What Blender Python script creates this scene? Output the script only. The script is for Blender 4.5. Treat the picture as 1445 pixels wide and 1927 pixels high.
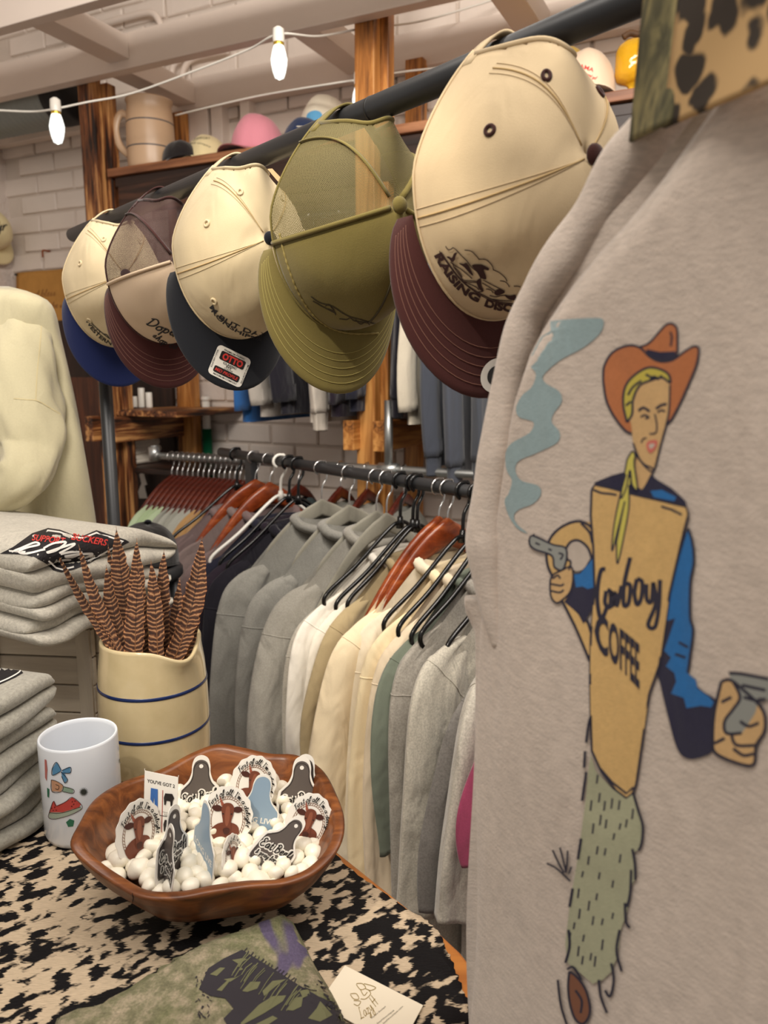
import bpy, bmesh, math, random
import numpy as np
from mathutils import Vector, Matrix
from mathutils.bvhtree import BVHTree

for _o in list(bpy.data.objects):
    bpy.data.objects.remove(_o)
SC = bpy.context.scene
COL = SC.collection
PI = math.pi
random.seed(7)
RNG = np.random.default_rng(7)

# ------------------------------------------------------------------ camera, world, lights, exposure
FPX, CX, CY = 1450.0, 722.5, 963.5
PITCH = math.radians(10.1)
CAM = Vector((0, 0, 1.45))
cd = bpy.data.cameras.new('camera')
cd.sensor_fit = 'VERTICAL'
cd.sensor_height = 36.0
cd.lens = 36.0 * FPX / 1927.0
cd.clip_start = 0.02
cd.dof.use_dof = True
cd.dof.focus_distance = 0.85
cd.dof.aperture_fstop = 8.0
cam = bpy.data.objects.new('camera', cd)
cam.location = CAM
cam.rotation_euler = (math.radians(90) - PITCH, 0, 0)
COL.objects.link(cam)
SC.camera = cam

w = bpy.data.worlds.new('shop_ambience')
SC.world = w
w.use_nodes = True
w.node_tree.nodes['Background'].inputs[0].default_value = (1.0, 0.93, 0.86, 1)
w.node_tree.nodes['Background'].inputs[1].default_value = 0.47

def area_light(name, loc, energy, size, color=(1, 0.93, 0.85), aim=None):
    l = bpy.data.lights.new(name, 'AREA')
    l.shape = 'RECTANGLE'
    l.size, l.size_y = size
    l.energy = energy
    l.color = color
    o = bpy.data.objects.new(name, l)
    o.location = loc
    if aim is not None:
        o.rotation_euler = (Vector(aim) - Vector(loc)).to_track_quat('-Z', 'Y').to_euler()
    COL.objects.link(o)
    return o

area_light('ceiling_fixture_over_counter', (-0.35, -0.25, 2.75), 19, (0.9, 0.5))
area_light('ceiling_fixture_over_aisle', (0.75, 0.35, 2.8), 16, (0.9, 0.5))
area_light('wall_fill_by_corner', (-0.55, 0.55, 2.6), 17, (0.7, 0.25), aim=(-1.35, 2.9, 1.75))  # unseen fill light, added to brighten the back wall near the corner
area_light('wall_fill_over_rail', (0.35, 0.95, 2.5), 20, (0.9, 0.25), aim=(0.15, 2.5, 1.6))  # second added fill, no fixture seen; lifts the wall behind the rail
_sp = bpy.data.lights.new('track_spot', 'SPOT')
_sp.energy = 60
_sp.color = (1, 0.9, 0.74)
_sp.spot_size = math.radians(26)
_sp.spot_blend = 0.35
_sp.shadow_soft_size = 0.025
_spo = bpy.data.objects.new('track_spot', _sp)
_spo.location = (-0.62, -0.1, 2.45)
_spo.rotation_euler = (Vector((0.10, 1.12, 0.95)) - Vector((-0.62, -0.1, 2.45))).to_track_quat('-Z', 'Y').to_euler()
COL.objects.link(_spo)

vs = SC.view_settings
vs.view_transform = 'Standard'
vs.look = 'None'
vs.gamma = 1.0
vs.use_curve_mapping = False
vs.exposure = 0.0

# ------------------------------------------------------------------ pixel <-> world helpers (photo frame 1445 x 1927)
_F = Vector((0, math.cos(PITCH), -math.sin(PITCH)))
_U = Vector((0, math.sin(PITCH), math.cos(PITCH)))
_R = Vector((1, 0, 0))
def ray(u, v):
    return _F + _R * ((u - CX) / FPX) + _U * ((CY - v) / FPX)
def P(u, v, d):
    return CAM + ray(u, v) * d
def Pz(u, v, z):
    r = ray(u, v)
    return CAM + r * ((z - CAM.z) / r.z)
def Pp(u, v, n, D):
    """point of the pixel's ray on the vertical plane n.(x,y) = D"""
    r = ray(u, v)
    return CAM + r * (D / (n[0] * r.x + n[1] * r.y))
def px(p):
    q = Vector(p) - CAM
    d = q.dot(_F)
    return CX + FPX * q.dot(_R) / d, CY - FPX * q.dot(_U) / d, d

A2 = Vector((-0.636, 0.772, 0)).normalized()     # along the clothes rails, away from the camera
N2 = Vector((0.772, 0.636, 0)).normalized()      # across the rails, away from the camera
W2 = Vector((-0.899, 0.438, 0)).normalized()     # along the back wall
D2 = Vector((0.438, 0.899, 0)).normalized()      # into the back wall
UP = Vector((0, 0, 1))
def AN(a, n, z):
    return A2 * a + N2 * n + UP * z
def WD(wv, d, z):
    return W2 * wv + D2 * d + UP * z
def wd_of(p):
    return p.dot(W2), p.dot(D2)

# ------------------------------------------------------------------ object helpers
def lin(c):
    def f(x):
        x = x / 255.0
        return x / 12.92 if x <= 0.04045 else ((x + 0.055) / 1.055) ** 2.4
    return (f(c[0]), f(c[1]), f(c[2]), 1.0)

def tag(o, label=None, cat=None, group=None, kind=None):
    if label: o['label'] = label
    if cat: o['category'] = cat
    if group: o['group'] = group
    if kind: o['kind'] = kind
    return o

def empty(name, loc=(0, 0, 0), label=None, cat=None, group=None, kind=None):
    o = bpy.data.objects.new(name, None)
    o.location = loc
    o.empty_display_size = 0.02
    COL.objects.link(o)
    return tag(o, label, cat, group, kind)

GEO = {}
def root_off(parent):
    off = Vector((0, 0, 0))
    while parent is not None:
        off = off + Vector(parent.location)
        parent = parent.parent
    return off

def mesh_obj(name, verts, faces, m, parent=None, smooth=True, uv=None, keep=False, center=False):
    """verts are world coordinates; the object sits at its parent's origin"""
    V = np.asarray([tuple(v) for v in verts] if not isinstance(verts, np.ndarray) else verts, dtype=float)
    me = bpy.data.meshes.new(name)
    off = root_off(parent)
    loc = Vector((0, 0, 0))
    if center and parent is None:
        loc = Vector(((V[:, 0].min() + V[:, 0].max()) / 2, (V[:, 1].min() + V[:, 1].max()) / 2, V[:, 2].min()))
        off = loc
    me.from_pydata((V - np.array(off)).tolist(), [], [list(map(int, f)) for f in faces])
    if uv is not None:
        l = me.uv_layers.new(name='UVMap')
        idx = np.empty(len(me.loops), dtype=int)
        me.loops.foreach_get('vertex_index', idx)
        l.data.foreach_set('uv', np.asarray(uv, dtype=float)[idx].ravel())
    if smooth:
        me.polygons.foreach_set('use_smooth', [True] * len(me.polygons))
    me.update()
    if m is not None:
        me.materials.append(m)
    o = bpy.data.objects.new(name, me)
    o.parent = parent
    if center and parent is None:
        o.location = loc
    COL.objects.link(o)
    if keep:
        GEO[o] = (V, [tuple(map(int, f)) for f in faces])
    return o

def bvh_of(*objs):
    vs_, fs_ = [], []
    for o in objs:
        V, F = GEO[o]
        b = len(vs_)
        vs_ += [tuple(v) for v in V]
        fs_ += [tuple(i + b for i in f) for f in F]
    return BVHTree.FromPolygons(vs_, fs_)

def cat_geo(parts):
    V, F = [], []
    for v, f in parts:
        b = len(V)
        V += [tuple(x) for x in v]
        F += [tuple(i + b for i in q) for q in f]
    return V, F

def grid_faces(nr, nc, closed=False):
    F = []
    cc = nc if closed else nc - 1
    for i in range(nr - 1):
        for j in range(cc):
            k = (j + 1) % nc
            F.append((i * nc + j, i * nc + k, (i + 1) * nc + k, (i + 1) * nc + j))
    return F

def loft(rings, cap0=False, cap1=False, closed=True):
    n = len(rings[0])
    V = [tuple(p) for r in rings for p in r]
    F = grid_faces(len(rings), n, closed)
    if cap0: F.append(tuple(range(n - 1, -1, -1)))
    if cap1: F.append(tuple((len(rings) - 1) * n + i for i in range(n)))
    return V, F

def catmull(pts, k=8, closed=False):
    pts = [np.asarray(p, float) for p in pts]
    n = len(pts)
    out = []
    rng = range(n) if closed else range(n - 1)
    for i in rng:
        if closed:
            p0, p1, p2, p3 = pts[i - 1], pts[i], pts[(i + 1) % n], pts[(i + 2) % n]
        else:
            p0, p1, p2, p3 = pts[max(i - 1, 0)], pts[i], pts[i + 1], pts[min(i + 2, n - 1)]
        for j in range(k):
            t = j / k
            out.append(0.5 * ((2 * p1) + (-p0 + p2) * t + (2 * p0 - 5 * p1 + 4 * p2 - p3) * t * t + (-p0 + 3 * p1 - 3 * p2 + p3) * t ** 3))
    if not closed:
        out.append(pts[-1])
    return out

def tube(pts, r, n=8, closed=False, caps=True, flat=1.0):
    pts = [Vector(p) for p in pts]
    m = len(pts)
    R_ = r if isinstance(r, (list, tuple, np.ndarray)) else [r] * m
    rings = []
    up = None
    for i in range(m):
        if closed:
            t = pts[(i + 1) % m] - pts[i - 1]
        else:
            t = pts[min(i + 1, m - 1)] - pts[max(i - 1, 0)]
        if t.length < 1e-9: t = Vector((0, 0, 1))
        t.normalize()
        if up is None:
            up = Vector((0, 0, 1)) if abs(t.z) < 0.9 else Vector((1, 0, 0))
        x = up - t * up.dot(t)
        if x.length < 1e-6:
            x = t.orthogonal()
        x.normalize()
        up = x
        y = t.cross(x)
        rings.append([pts[i] + (x * math.cos(2 * PI * k / n) * flat + y * math.sin(2 * PI * k / n)) * R_[i] for k in range(n)])
    if closed:
        rings.append(rings[0])
        V, F = loft(rings)
        return V, F
    return loft(rings, caps, caps)

def lathe(prof, loc, n=48, axis=None):
    loc = Vector(loc)
    rings = []
    for r, z in prof:
        rings.append([loc + Vector((r * math.cos(2 * PI * k / n), r * math.sin(2 * PI * k / n), z)) for k in range(n)])
    return loft(rings, False, False)

def basis(x, y, z, o):
    M = Matrix.Identity(4)
    for i in range(3):
        M[i][0], M[i][1], M[i][2], M[i][3] = x[i], y[i], z[i], o[i]
    return M

_boxcache = {}
def box_mesh(dx, dy, dz, bev=0.003, m=None, seg=2):
    key = (round(dx, 4), round(dy, 4), round(dz, 4), bev, m.name if m else '')
    if key in _boxcache:
        return _boxcache[key]
    bm = bmesh.new()
    bmesh.ops.create_cube(bm, size=1)
    for v in bm.verts:
        v.co.x *= dx; v.co.y *= dy; v.co.z *= dz
    if bev > 0:
        bmesh.ops.bevel(bm, geom=list(bm.edges), offset=bev, segments=seg, affect='EDGES', profile=0.6)
    me = bpy.data.meshes.new('board')
    bm.to_mesh(me)
    bm.free()
    if m: me.materials.append(m)
    _boxcache[key] = me
    return me

def board(name, c, x, y, z, dx, dy, dz, m, parent=None, bev=0.003):
    """a bevelled board: centre c, axes x (grain), y, z and full sizes dx, dy, dz"""
    o = bpy.data.objects.new(name, box_mesh(dx, dy, dz, bev, m))
    o.parent = parent
    o.matrix_local = basis(x, y, z, Vector(c) - root_off(parent))
    COL.objects.link(o)
    return o

def copy_tree(o, parent=None):
    c = o.copy()
    COL.objects.link(c)
    c.parent = parent
    for ch in o.children:
        copy_tree(ch, c)
    return c

# ------------------------------------------------------------------ materials
_mats = {}
class NT:
    def __init__(s, name):
        s.m = bpy.data.materials.new(name)
        s.m.use_nodes = True
        s.t = s.m.node_tree
        s.b = s.t.nodes['Principled BSDF']
        s.out = s.t.nodes['Material Output']
    def n(s, kind, **kw):
        x = s.t.nodes.new(kind)
        for k, v in kw.items():
            if k.startswith('i_'):
                x.inputs[k[2:].replace('_', ' ')].default_value = v
            else:
                setattr(x, k, v)
        return x
    def l(s, a, b):
        s.t.links.new(a, b)
    def coord(s, kind='Object', scale=(1, 1, 1), rot=(0, 0, 0)):
        c = s.n('ShaderNodeTexCoord')
        mp = s.n('ShaderNodeMapping')
        mp.inputs['Scale'].default_value = scale
        mp.inputs['Rotation'].default_value = rot
        s.l(c.outputs[kind], mp.inputs['Vector'])
        return mp.outputs['Vector']
    def noise(s, vec, scale, detail=3, rough=0.55, dist=0.0):
        x = s.n('ShaderNodeTexNoise')
        x.inputs['Scale'].default_value = scale
        x.inputs['Detail'].default_value = detail
        x.inputs['Roughness'].default_value = rough
        x.inputs['Distortion'].default_value = dist
        s.l(vec, x.inputs['Vector'])
        return x.outputs['Fac']
    def ramp(s, fac, stops, interp='LINEAR'):
        r = s.n('ShaderNodeValToRGB')
        r.color_ramp.interpolation = interp
        e = r.color_ramp.elements
        while len(e) < len(stops): e.new(0.5)
        for el, (p, c) in zip(e, stops):
            el.position = p
            el.color = c
        s.l(fac, r.inputs['Fac'])
        return r.outputs['Color']
    def mix(s, fac, a, b, blend='MIX'):
        x = s.n('ShaderNodeMix', data_type='RGBA', blend_type=blend)
        for val, sock in ((fac, x.inputs[0]), (a, x.inputs[6]), (b, x.inputs[7])):
            if hasattr(val, 'links') or hasattr(val, 'is_linked'):
                s.l(val, sock)
            else:
                sock.default_value = val
        return x.outputs[2]
    def math(s, op, a, b=0.0):
        x = s.n('ShaderNodeMath', operation=op)
        for val, sock in ((a, x.inputs[0]), (b, x.inputs[1])):
            if hasattr(val, 'is_linked'):
                s.l(val, sock)
            else:
                sock.default_value = val
        return x.outputs[0]
    def bump(s, h, strength=0.3, dist=0.002):
        x = s.n('ShaderNodeBump')
        x.inputs['Strength'].default_value = strength
        x.inputs['Distance'].default_value = dist
        s.l(h, x.inputs['Height'])
        s.l(x.outputs['Normal'], s.b.inputs['Normal'])
    def set(s, **kw):
        for k, v in kw.items():
            s.b.inputs[k.replace('_', ' ')].default_value = v
        return s

def plain(name, c, rough=0.6, metal=0.0, **kw):
    if name in _mats: return _mats[name]
    t = NT(name)
    t.set(Base_Color=lin(c), Roughness=rough, Metallic=metal)
    for k, v in kw.items():
        t.b.inputs[k.replace('_', ' ')].default_value = v
    _mats[name] = t.m
    return t.m

def fabric(name, c, var=0.10, scale=260.0, heather=0.0, bump=0.25, big=6.0, sheen=0.25, streak=(1, 1, 1), rough=0.95, fine=900.0, wr=0.5):
    if name in _mats: return _mats[name]
    t = NT(name)
    v = t.coord('Object', streak)
    n1 = t.noise(v, scale, 4, 0.6)
    n2 = t.noise(t.coord('Object'), big, 2)
    k = lin(c)
    dk = tuple(x * (1 - var - heather) for x in k[:3]) + (1,)
    lt = tuple(min(1, x * (1 + var + heather * 0.6)) for x in k[:3]) + (1,)
    c1 = t.ramp(n1, [(0.32, dk), (0.68, lt)])
    c2 = t.ramp(n2, [(0.3, (0.93, 0.93, 0.93, 1)), (0.7, (1.04, 1.04, 1.04, 1))])
    t.l(t.mix(1.0, c1, c2, 'MULTIPLY'), t.b.inputs['Base Color'])
    t.set(Roughness=rough, Sheen_Weight=sheen, Sheen_Roughness=0.5)
    t.b.inputs['Specular IOR Level'].default_value = 0.15
    n3 = t.noise(t.coord('Object'), fine, 2)
    t.bump(n3, bump, 0.0012)
    if wr > 0:
        n4 = t.noise(t.coord('Object', (1, 1, 0.38)), 24, 2, 0.45, 0.6)
        b2 = t.n('ShaderNodeBump')
        b2.inputs['Strength'].default_value = 0.55 * wr
        b2.inputs['Distance'].default_value = 0.02
        t.l(n4, b2.inputs['Height'])
        fine_b = [x for x in t.t.nodes if x.type == 'BUMP' and x != b2][0]
        t.l(b2.outputs['Normal'], fine_b.inputs['Normal'])
    _mats[name] = t.m
    return t.m

def wood(name, dark, light, mid=None, gs=1.0, rough=0.55, contrast=(0.35, 0.65), bump=0.2, knots=0.0):
    if name in _mats: return _mats[name]
    t = NT(name)
    v = t.coord('Object', (1.6 * gs, 22 * gs, 22 * gs))
    n1 = t.noise(v, 1.5, 5, 0.62, 0.9)
    n2 = t.noise(t.coord('Object', (0.8 * gs, 4 * gs, 4 * gs)), 2.2, 3, 0.5, 0.4)
    f = t.math('ADD', t.math('MULTIPLY', n1, 0.6), t.math('MULTIPLY', n2, 0.4))
    st = [(contrast[0], lin(dark)), (contrast[1], lin(light))]
    if mid is not None:
        st = [(contrast[0], lin(dark)), ((contrast[0] + contrast[1]) / 2, lin(mid)), (contrast[1], lin(light))]
    t.l(t.ramp(f, st), t.b.inputs['Base Color'])
    t.set(Roughness=rough)
    t.bump(n1, bump, 0.003)
    _mats[name] = t.m
    return t.m

def painted(name, c, rough=0.7, bump=0.5, scale=14.0, var=0.06, dist=0.006):
    if name in _mats: return _mats[name]
    t = NT(name)
    n1 = t.noise(t.coord('Object'), scale, 5, 0.65)
    n2 = t.noise(t.coord('Object'), 3.0, 3)
    k = lin(c)
    c1 = t.ramp(n2, [(0.3, tuple(x * (1 - var) for x in k[:3]) + (1,)), (0.7, tuple(min(1, x * (1 + var)) for x in k[:3]) + (1,))])
    t.l(c1, t.b.inputs['Base Color'])
    t.set(Roughness=rough)
    t.bump(n1, bump, dist)
    _mats[name] = t.m
    return t.m

M_WALL = painted('white_painted_brick', (236, 224, 213), 0.6, 0.6, 22, 0.05, 0.006)
M_MORTAR = painted('white_painted_mortar', (216, 204, 192), 0.7, 0.8, 40, 0.08, 0.006)
M_PLASTER = painted('rough_white_plaster', (232, 218, 208), 0.75, 1.0, 30, 0.05, 0.02)
M_BEAM = painted('white_painted_timber', (236, 222, 210), 0.5, 0.15, 9, 0.03, 0.004)
M_CEIL = painted('white_ceiling_paint', (214, 204, 194), 0.8, 0.3, 9)
M_BURN = wood('scorched_pine', (26, 12, 8), (204, 150, 92), (118, 68, 36), 1.3, 0.5, (0.42, 0.60))
M_BURNL = wood('amber_pine', (74, 40, 18), (216, 156, 86), (170, 108, 48), 1.2, 0.45, (0.36, 0.62))
M_DARKWOOD = wood('dark_stained_shaded_board', (22, 13, 10), (84, 52, 36), (46, 28, 20), 1.0, 0.5, (0.36, 0.68))  # stained wood; below the long shelf its dark tone is painted shade
M_SHELFEDGE = wood('brown_shelf_plank', (84, 48, 28), (176, 122, 84), (132, 84, 54), 1.0, 0.5)
M_TABLE = wood('orange_table_wood', (150, 84, 32), (214, 142, 66), None, 0.8, 0.35, (0.3, 0.7), 0.08)
M_BLACKMETAL = plain('black_powder_coat', (42, 43, 45), 0.42, 0.0)
M_CHROME = plain('chrome_wire', (205, 205, 205), 0.22, 1.0)
M_GALV = plain('galvanised_pipe', (176, 178, 176), 0.38, 0.9)
M_BLACKPL = plain('glossy_black_plastic', (14, 14, 15), 0.22)
M_WHITEPL = plain('white_plastic', (236, 232, 222), 0.35)
M_FLOCK = fabric('grey_flocked_hanger', (150, 146, 132), 0.05, 300)
M_HANGWOOD = wood('varnished_hanger_wood', (86, 30, 12), (170, 88, 38), (130, 56, 22), 2.0, 0.3, (0.3, 0.7), 0.05)
M_HANGRED = wood('red_brown_hanger_wood', (44, 12, 7), (112, 42, 20), (74, 24, 12), 2.0, 0.35, (0.3, 0.7), 0.05)
# ------------------------------------------------------------------ the room
DWALL = 2.50
_corner = Pp(18, 400, D2, DWALL)
WC = wd_of(_corner)[0]                 # wall coordinate of the left corner
WR = -2.6                              # right end of the wall that could be seen
def quad_wall(name, a, b, z0, z1, m, n=2):
    V = [(a.x, a.y, z0), (b.x, b.y, z0), (b.x, b.y, z1), (a.x, a.y, z1)]
    return mesh_obj(name, V, [(0, 1, 2, 3)], m, None, False)
def slab(name, c, x, y, z, dx, dy, dz, m, bev=0.0):
    return board(name, c, x, y, z, dx, dy, dz, m, None, bev)
fl = slab('floor', (0, 1.0, -0.02), Vector((1, 0, 0)), Vector((0, 1, 0)), UP, 9, 9, 0.04, wood('worn_floor_boards', (70, 52, 40), (126, 98, 76), None, 0.5, 0.5))
tag(fl, 'worn brown floor of the shop under the racks', None, None, 'structure')
ce = slab('ceiling', WD(0, 0.9, 3.33), W2, D2, UP, 8, 3.6, 0.04, M_CEIL)
tag(ce, 'white painted ceiling above the timber grid', None, None, 'structure')
wb = slab('wall_back', WD((WC + WR) / 2, DWALL + 0.05, 1.65), W2, D2, UP, WC - WR, 0.1, 3.3, M_MORTAR)
tag(wb, 'white painted brick wall behind the shelving', None, None, 'structure')
wl = slab('wall_left', WD(WC + 0.05, 1.2, 1.65), D2, W2, UP, 2.7, 0.1, 3.3, M_PLASTER)
tag(wl, 'rough white plastered side wall', None, None, 'structure')

# bricks: those in open view are objects of their own, the hidden and far ones one joined part
BP, BH = 0.212, 0.079
def brick_mesh(seed):
    rr = random.Random(seed)
    bm = bmesh.new()
    bmesh.ops.create_cube(bm, size=1)
    for v in bm.verts:
        v.co.x *= 0.203; v.co.y *= 0.016; v.co.z *= 0.0695
    bmesh.ops.bevel(bm, geom=[e for e in bm.edges], offset=0.004, segments=1, affect='EDGES')
    for v in bm.verts:
        v.co.x += rr.uniform(-.0018, .0018); v.co.z += rr.uniform(-.0018, .0018); v.co.y += rr.uniform(-.0012, .0012)
    me = bpy.data.meshes.new('brick')
    bm.to_mesh(me); bm.free()
    me.materials.append(M_WALL)
    return me
_bms = [brick_mesh(i) for i in range(8)]
WIN = [(18, 262, 166, 520), (200, 360, 250, 410), (365, 735, 700, 900), (170, 0, 690, 62), (180, 90, 470, 175), (330, 195, 640, 262), (555, 60, 690, 180), (710, 20, 960, 130), (930, 0, 1215, 165)]
_vis, _rest = [], []
for row in range(0, 42):
    z = 0.04 + row * BH
    off = (row % 2) * BP / 2
    k = 0
    while True:
        wv = WC - 0.09 - off - k * BP
        k += 1
        if wv < WR: break
        p = WD(wv, DWALL - 0.004, z)
        u_, v_, d_ = px(p)
        if any(a - 25 < u_ < c + 25 and b - 8 < v_ < e + 8 for a, b, c, e in WIN):
            _vis.append((p, row * 100 + k))
        elif z > 0.6:
            _rest.append((p, row * 100 + k))
_vis = _vis[:300]
for p, s in _vis:
    o = bpy.data.objects.new('brick', _bms[s % 8])
    o.parent = wb
    o.matrix_parent_inverse = Matrix.Identity(4)
    wloc = Vector(WD((WC + WR) / 2, DWALL + 0.05, 1.65))
    rel = p - wloc
    o.location = (rel.dot(W2), rel.dot(D2), rel.z)
    rr = random.Random(s)
    o.rotation_euler = (rr.uniform(-.012, .012), rr.uniform(-.01, .01), rr.uniform(-.02, .02))
    COL.objects.link(o)
_bv = [np.array([v.co for v in m.vertices]) for m in _bms]
_bf = [[tuple(p.vertices) for p in m.polygons] for m in _bms]
_parts = []
_wloc = Vector(WD((WC + WR) / 2, DWALL + 0.05, 1.65))
for p, s in _rest:
    rel = p - _wloc
    _parts.append((_bv[s % 8] + np.array((rel.dot(W2), rel.dot(D2), rel.z)), _bf[s % 8]))
_v, _f = cat_geo(_parts)
_me = bpy.data.meshes.new('bricks_beyond')
_me.from_pydata(_v, [], _f)
_me.materials.append(M_WALL)
_o = bpy.data.objects.new('bricks_beyond', _me)
_o.parent = wb
tag(_o, kind='stuff')
COL.objects.link(_o)

# timber grid under the ceiling
ZB = Pp(0, 275, D2, 2.44).z
BHT = 0.105
def beam_at(u, v, thick=0.04, wa=WC, wbn=WR, D=None, h=BHT, zb=ZB, name='beam'):
    if D is None:
        D = wd_of(Pz(u, v, zb))[1]
    o = board(name, WD((wa + wbn) / 2, D + thick / 2, zb + h / 2), W2, D2, UP, abs(wa - wbn), thick, h, M_BEAM)
    return o, D
b3, DB3 = beam_at(0, 275, 0.05, D=2.43)
b2, DB2 = beam_at(0, 183)
b1, DB1 = beam_at(0, 52)
tag(b3, 'white painted ceiling beam fixed along the brick wall', 'beam', None, 'structure')
tag(b2, 'white painted ceiling beam that crosses behind the scorched post', 'beam', None, 'structure')
tag(b1, 'white painted ceiling beam at the very top of the picture', 'beam', None, 'structure')
def joist(u, v, Da, Db, label, zoff=0.0, wdt=0.085):
    p = Pz(u, v, ZB + zoff)
    wv = wd_of(p)[0]
    o = board('beam', WD(wv, (Da + Db) / 2, ZB + zoff + 0.04), D2, W2, UP, abs(Db - Da), wdt, 0.07, M_BEAM)
    tag(o, label, 'beam', None, 'structure')
joist(92, 55, DB1 + 0.04, DB2 + 0.0, 'white cross joist beside the silver duct', 0.02)
joist(250, 155, DB2 + 0.04, DB3, 'white cross joist behind the scorched post', 0.01)
joist(590, 78, DB2 + 0.04, DB3, 'white cross joist between the string bulb and amber post', 0.01)
joist(960, 10, DB2 + 0.04, DB3, 'white cross joist above the large cream cap', 0.01)
# window-like white trim on the wall behind the pitcher
for i, (u, wdt) in enumerate(((415, 0.05), (380, 0.09), (468, 0.04))):
    p = Pp(u, 230, D2, 2.47)
    o = board('trim_%d' % (i + 1), p - UP * 0.12, UP, W2, D2, 0.5, wdt, 0.05, M_BEAM)
    tag(o, ('narrow', 'wide', 'slim')[i] + ' white upright trim on the wall behind the shelf caps', None, None, 'structure')

# duct and conduits near the ceiling
r_ = empty('round_duct', Pp(60, 205, D2, 2.2), 'round grey ventilation duct with black collar under white beams', 'duct')
_c = Pp(150, 172, D2, 2.25)
def cyl_pts(a, b, n): return [a + (b - a) * (i / (n - 1)) for i in range(n)]
_a, _b = _c + W2 * 0.62, _c + W2 * 0.1
_pts = cyl_pts(_a, _b, 60)
V, F = tube(_pts, [0.098 + (0.005 if i % 3 == 0 else 0) for i in range(60)], 32)
mesh_obj('duct_body', V, F, plain('dull_duct_metal', (150, 158, 156), 0.45, 0.5), r_)
V, F = tube(cyl_pts(_b, _b - W2 * 0.11, 6), 0.106, 32)
mesh_obj('duct_collar', V, F, plain('matt_black_rubber', (26, 26, 28), 0.7), r_)
def conduit(pts, r, label, m=M_BEAM, name='conduit'):
    V, F = tube(catmull(pts, 8), r, 10)
    return tag(mesh_obj(name, V, F, m, None, center=True), label, 'pipe')
DQ = 2.455
conduit([Pp(180, 50, D2, DQ), Pp(230, 35, D2, DQ), Pp(278, 24, D2, DQ), Pp(296, 34, D2, DQ), Pp(304, 62, D2, DQ), Pp(300, 120, D2, DQ)], 0.012, 'white conduit bending down the brick above the pitcher')
for i, (u, lab) in enumerate(((279, 'leftmost white conduit standing on the wall beam behind the pitcher'), (303, 'second white conduit standing on the wall beam behind the pitcher'))):
    conduit([Pp(u, 110, D2, DQ - .01), Pp(u, 140, D2, DQ - .01), Pp(u, 200, D2, DQ - .01)], 0.011, lab)
conduit([Pp(400, 98, D2, DQ), Pp(352, 108, D2, DQ), Pp(328, 122, D2, DQ), Pp(322, 150, D2, DQ), Pp(322, 200, D2, DQ)], 0.011, 'outer curved white conduit above the wall beam')
conduit([Pp(430, 95, D2, DQ), Pp(370, 108, D2, DQ), Pp(348, 126, D2, DQ), Pp(340, 160, D2, DQ), Pp(340, 200, D2, DQ)], 0.011, 'inner curved white conduit above the wall beam')
conduit([Pp(105, 18, D2, 2.3), Pp(155, 45, D2, 2.33), Pp(205, 72, D2, 2.36)], 0.016, 'grey pipe slanting below the ceiling near the cross joist', M_GALV)
conduit([Pp(125, 15, D2, 2.3), Pp(175, 44, D2, 2.33), Pp(225, 75, D2, 2.36)], 0.016, 'second grey pipe slanting below the ceiling near the cross joist', M_GALV)

# string lights
def bulb(u, v, d, label, r=0.0215):
    """v: pixel row of the bulb's middle"""
    c = P(u, v, d)
    e = empty('string_bulb', c + UP * 0.07, label, 'light bulb', 'bulbs of the string lights')
    prof = [(0.003, -0.048), (0.012, -0.044), (0.017, -0.030), (r * 0.96, -0.012), (r, 0.0), (0.018, 0.016), (0.014, 0.030), (0.012, 0.034)]
    V, F = lathe(prof, c, 20)
    g = NT('bulb_glow') if 'bulb_glow' not in _mats else None
    if g:
        g.set(Base_Color=(1, .98, .92, 1), Roughness=.2)
        g.b.inputs['Emission Color'].default_value = (0.93, 1.0, 0.97, 1)
        g.b.inputs['Emission Strength'].default_value = 1.15
        _mats['bulb_glow'] = g.m
    mesh_obj('glass', V, F, _mats['bulb_glow'], e)
    V, F = lathe([(0.0125, 0.030), (0.0135, 0.036), (0.0135, 0.041), (0.012, 0.043)], c, 16)
    mesh_obj('brass_base', V, F, plain('brass_cap', (226, 190, 70), 0.3, 0.8), e)
    V, F = lathe([(0.0145, 0.040), (0.0155, 0.05), (0.0145, 0.072), (0.006, 0.078)], c, 16)
    mesh_obj('socket', V, F, M_WHITEPL, e)
bulb(107, 238, 2.25, 'glowing string bulb hanging at far left before the duct')
bulb(525, 112, 2.0, 'glowing string bulb hanging before the second ceiling beam')
bulb(676, 188, 2.2, 'glowing string bulb peeking out beside the amber post', 0.02)
def cable(pts, r, label):
    V, F = tube(catmull(pts, 8), r, 8)
    tag(mesh_obj('light_cable', V, F, M_WHITEPL, None, center=True), label, 'cable')
cable([P(-30, 206, 2.3), P(60, 210, 2.3), P(107, 204, 2.25), P(165, 192, 2.3), P(250, 175, 2.3), P(380, 128, 2.2), P(470, 92, 2.1), P(525, 64, 2.0), P(600, 68, 2.1), P(690, 52, 2.2), P(800, 38, 2.3), P(990, -20, 2.3)], 0.003, 'white string light cable sagging across below the beams')
cable([P(330, 217, 2.62), P(400, 200, 2.5), P(500, 178, 2.4), P(640, 155, 2.25), P(676, 150, 2.2), P(760, 135, 2.3), P(900, 120, 2.3)], 0.003, 'thin white cable running low behind the pitcher to the amber post')

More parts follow.
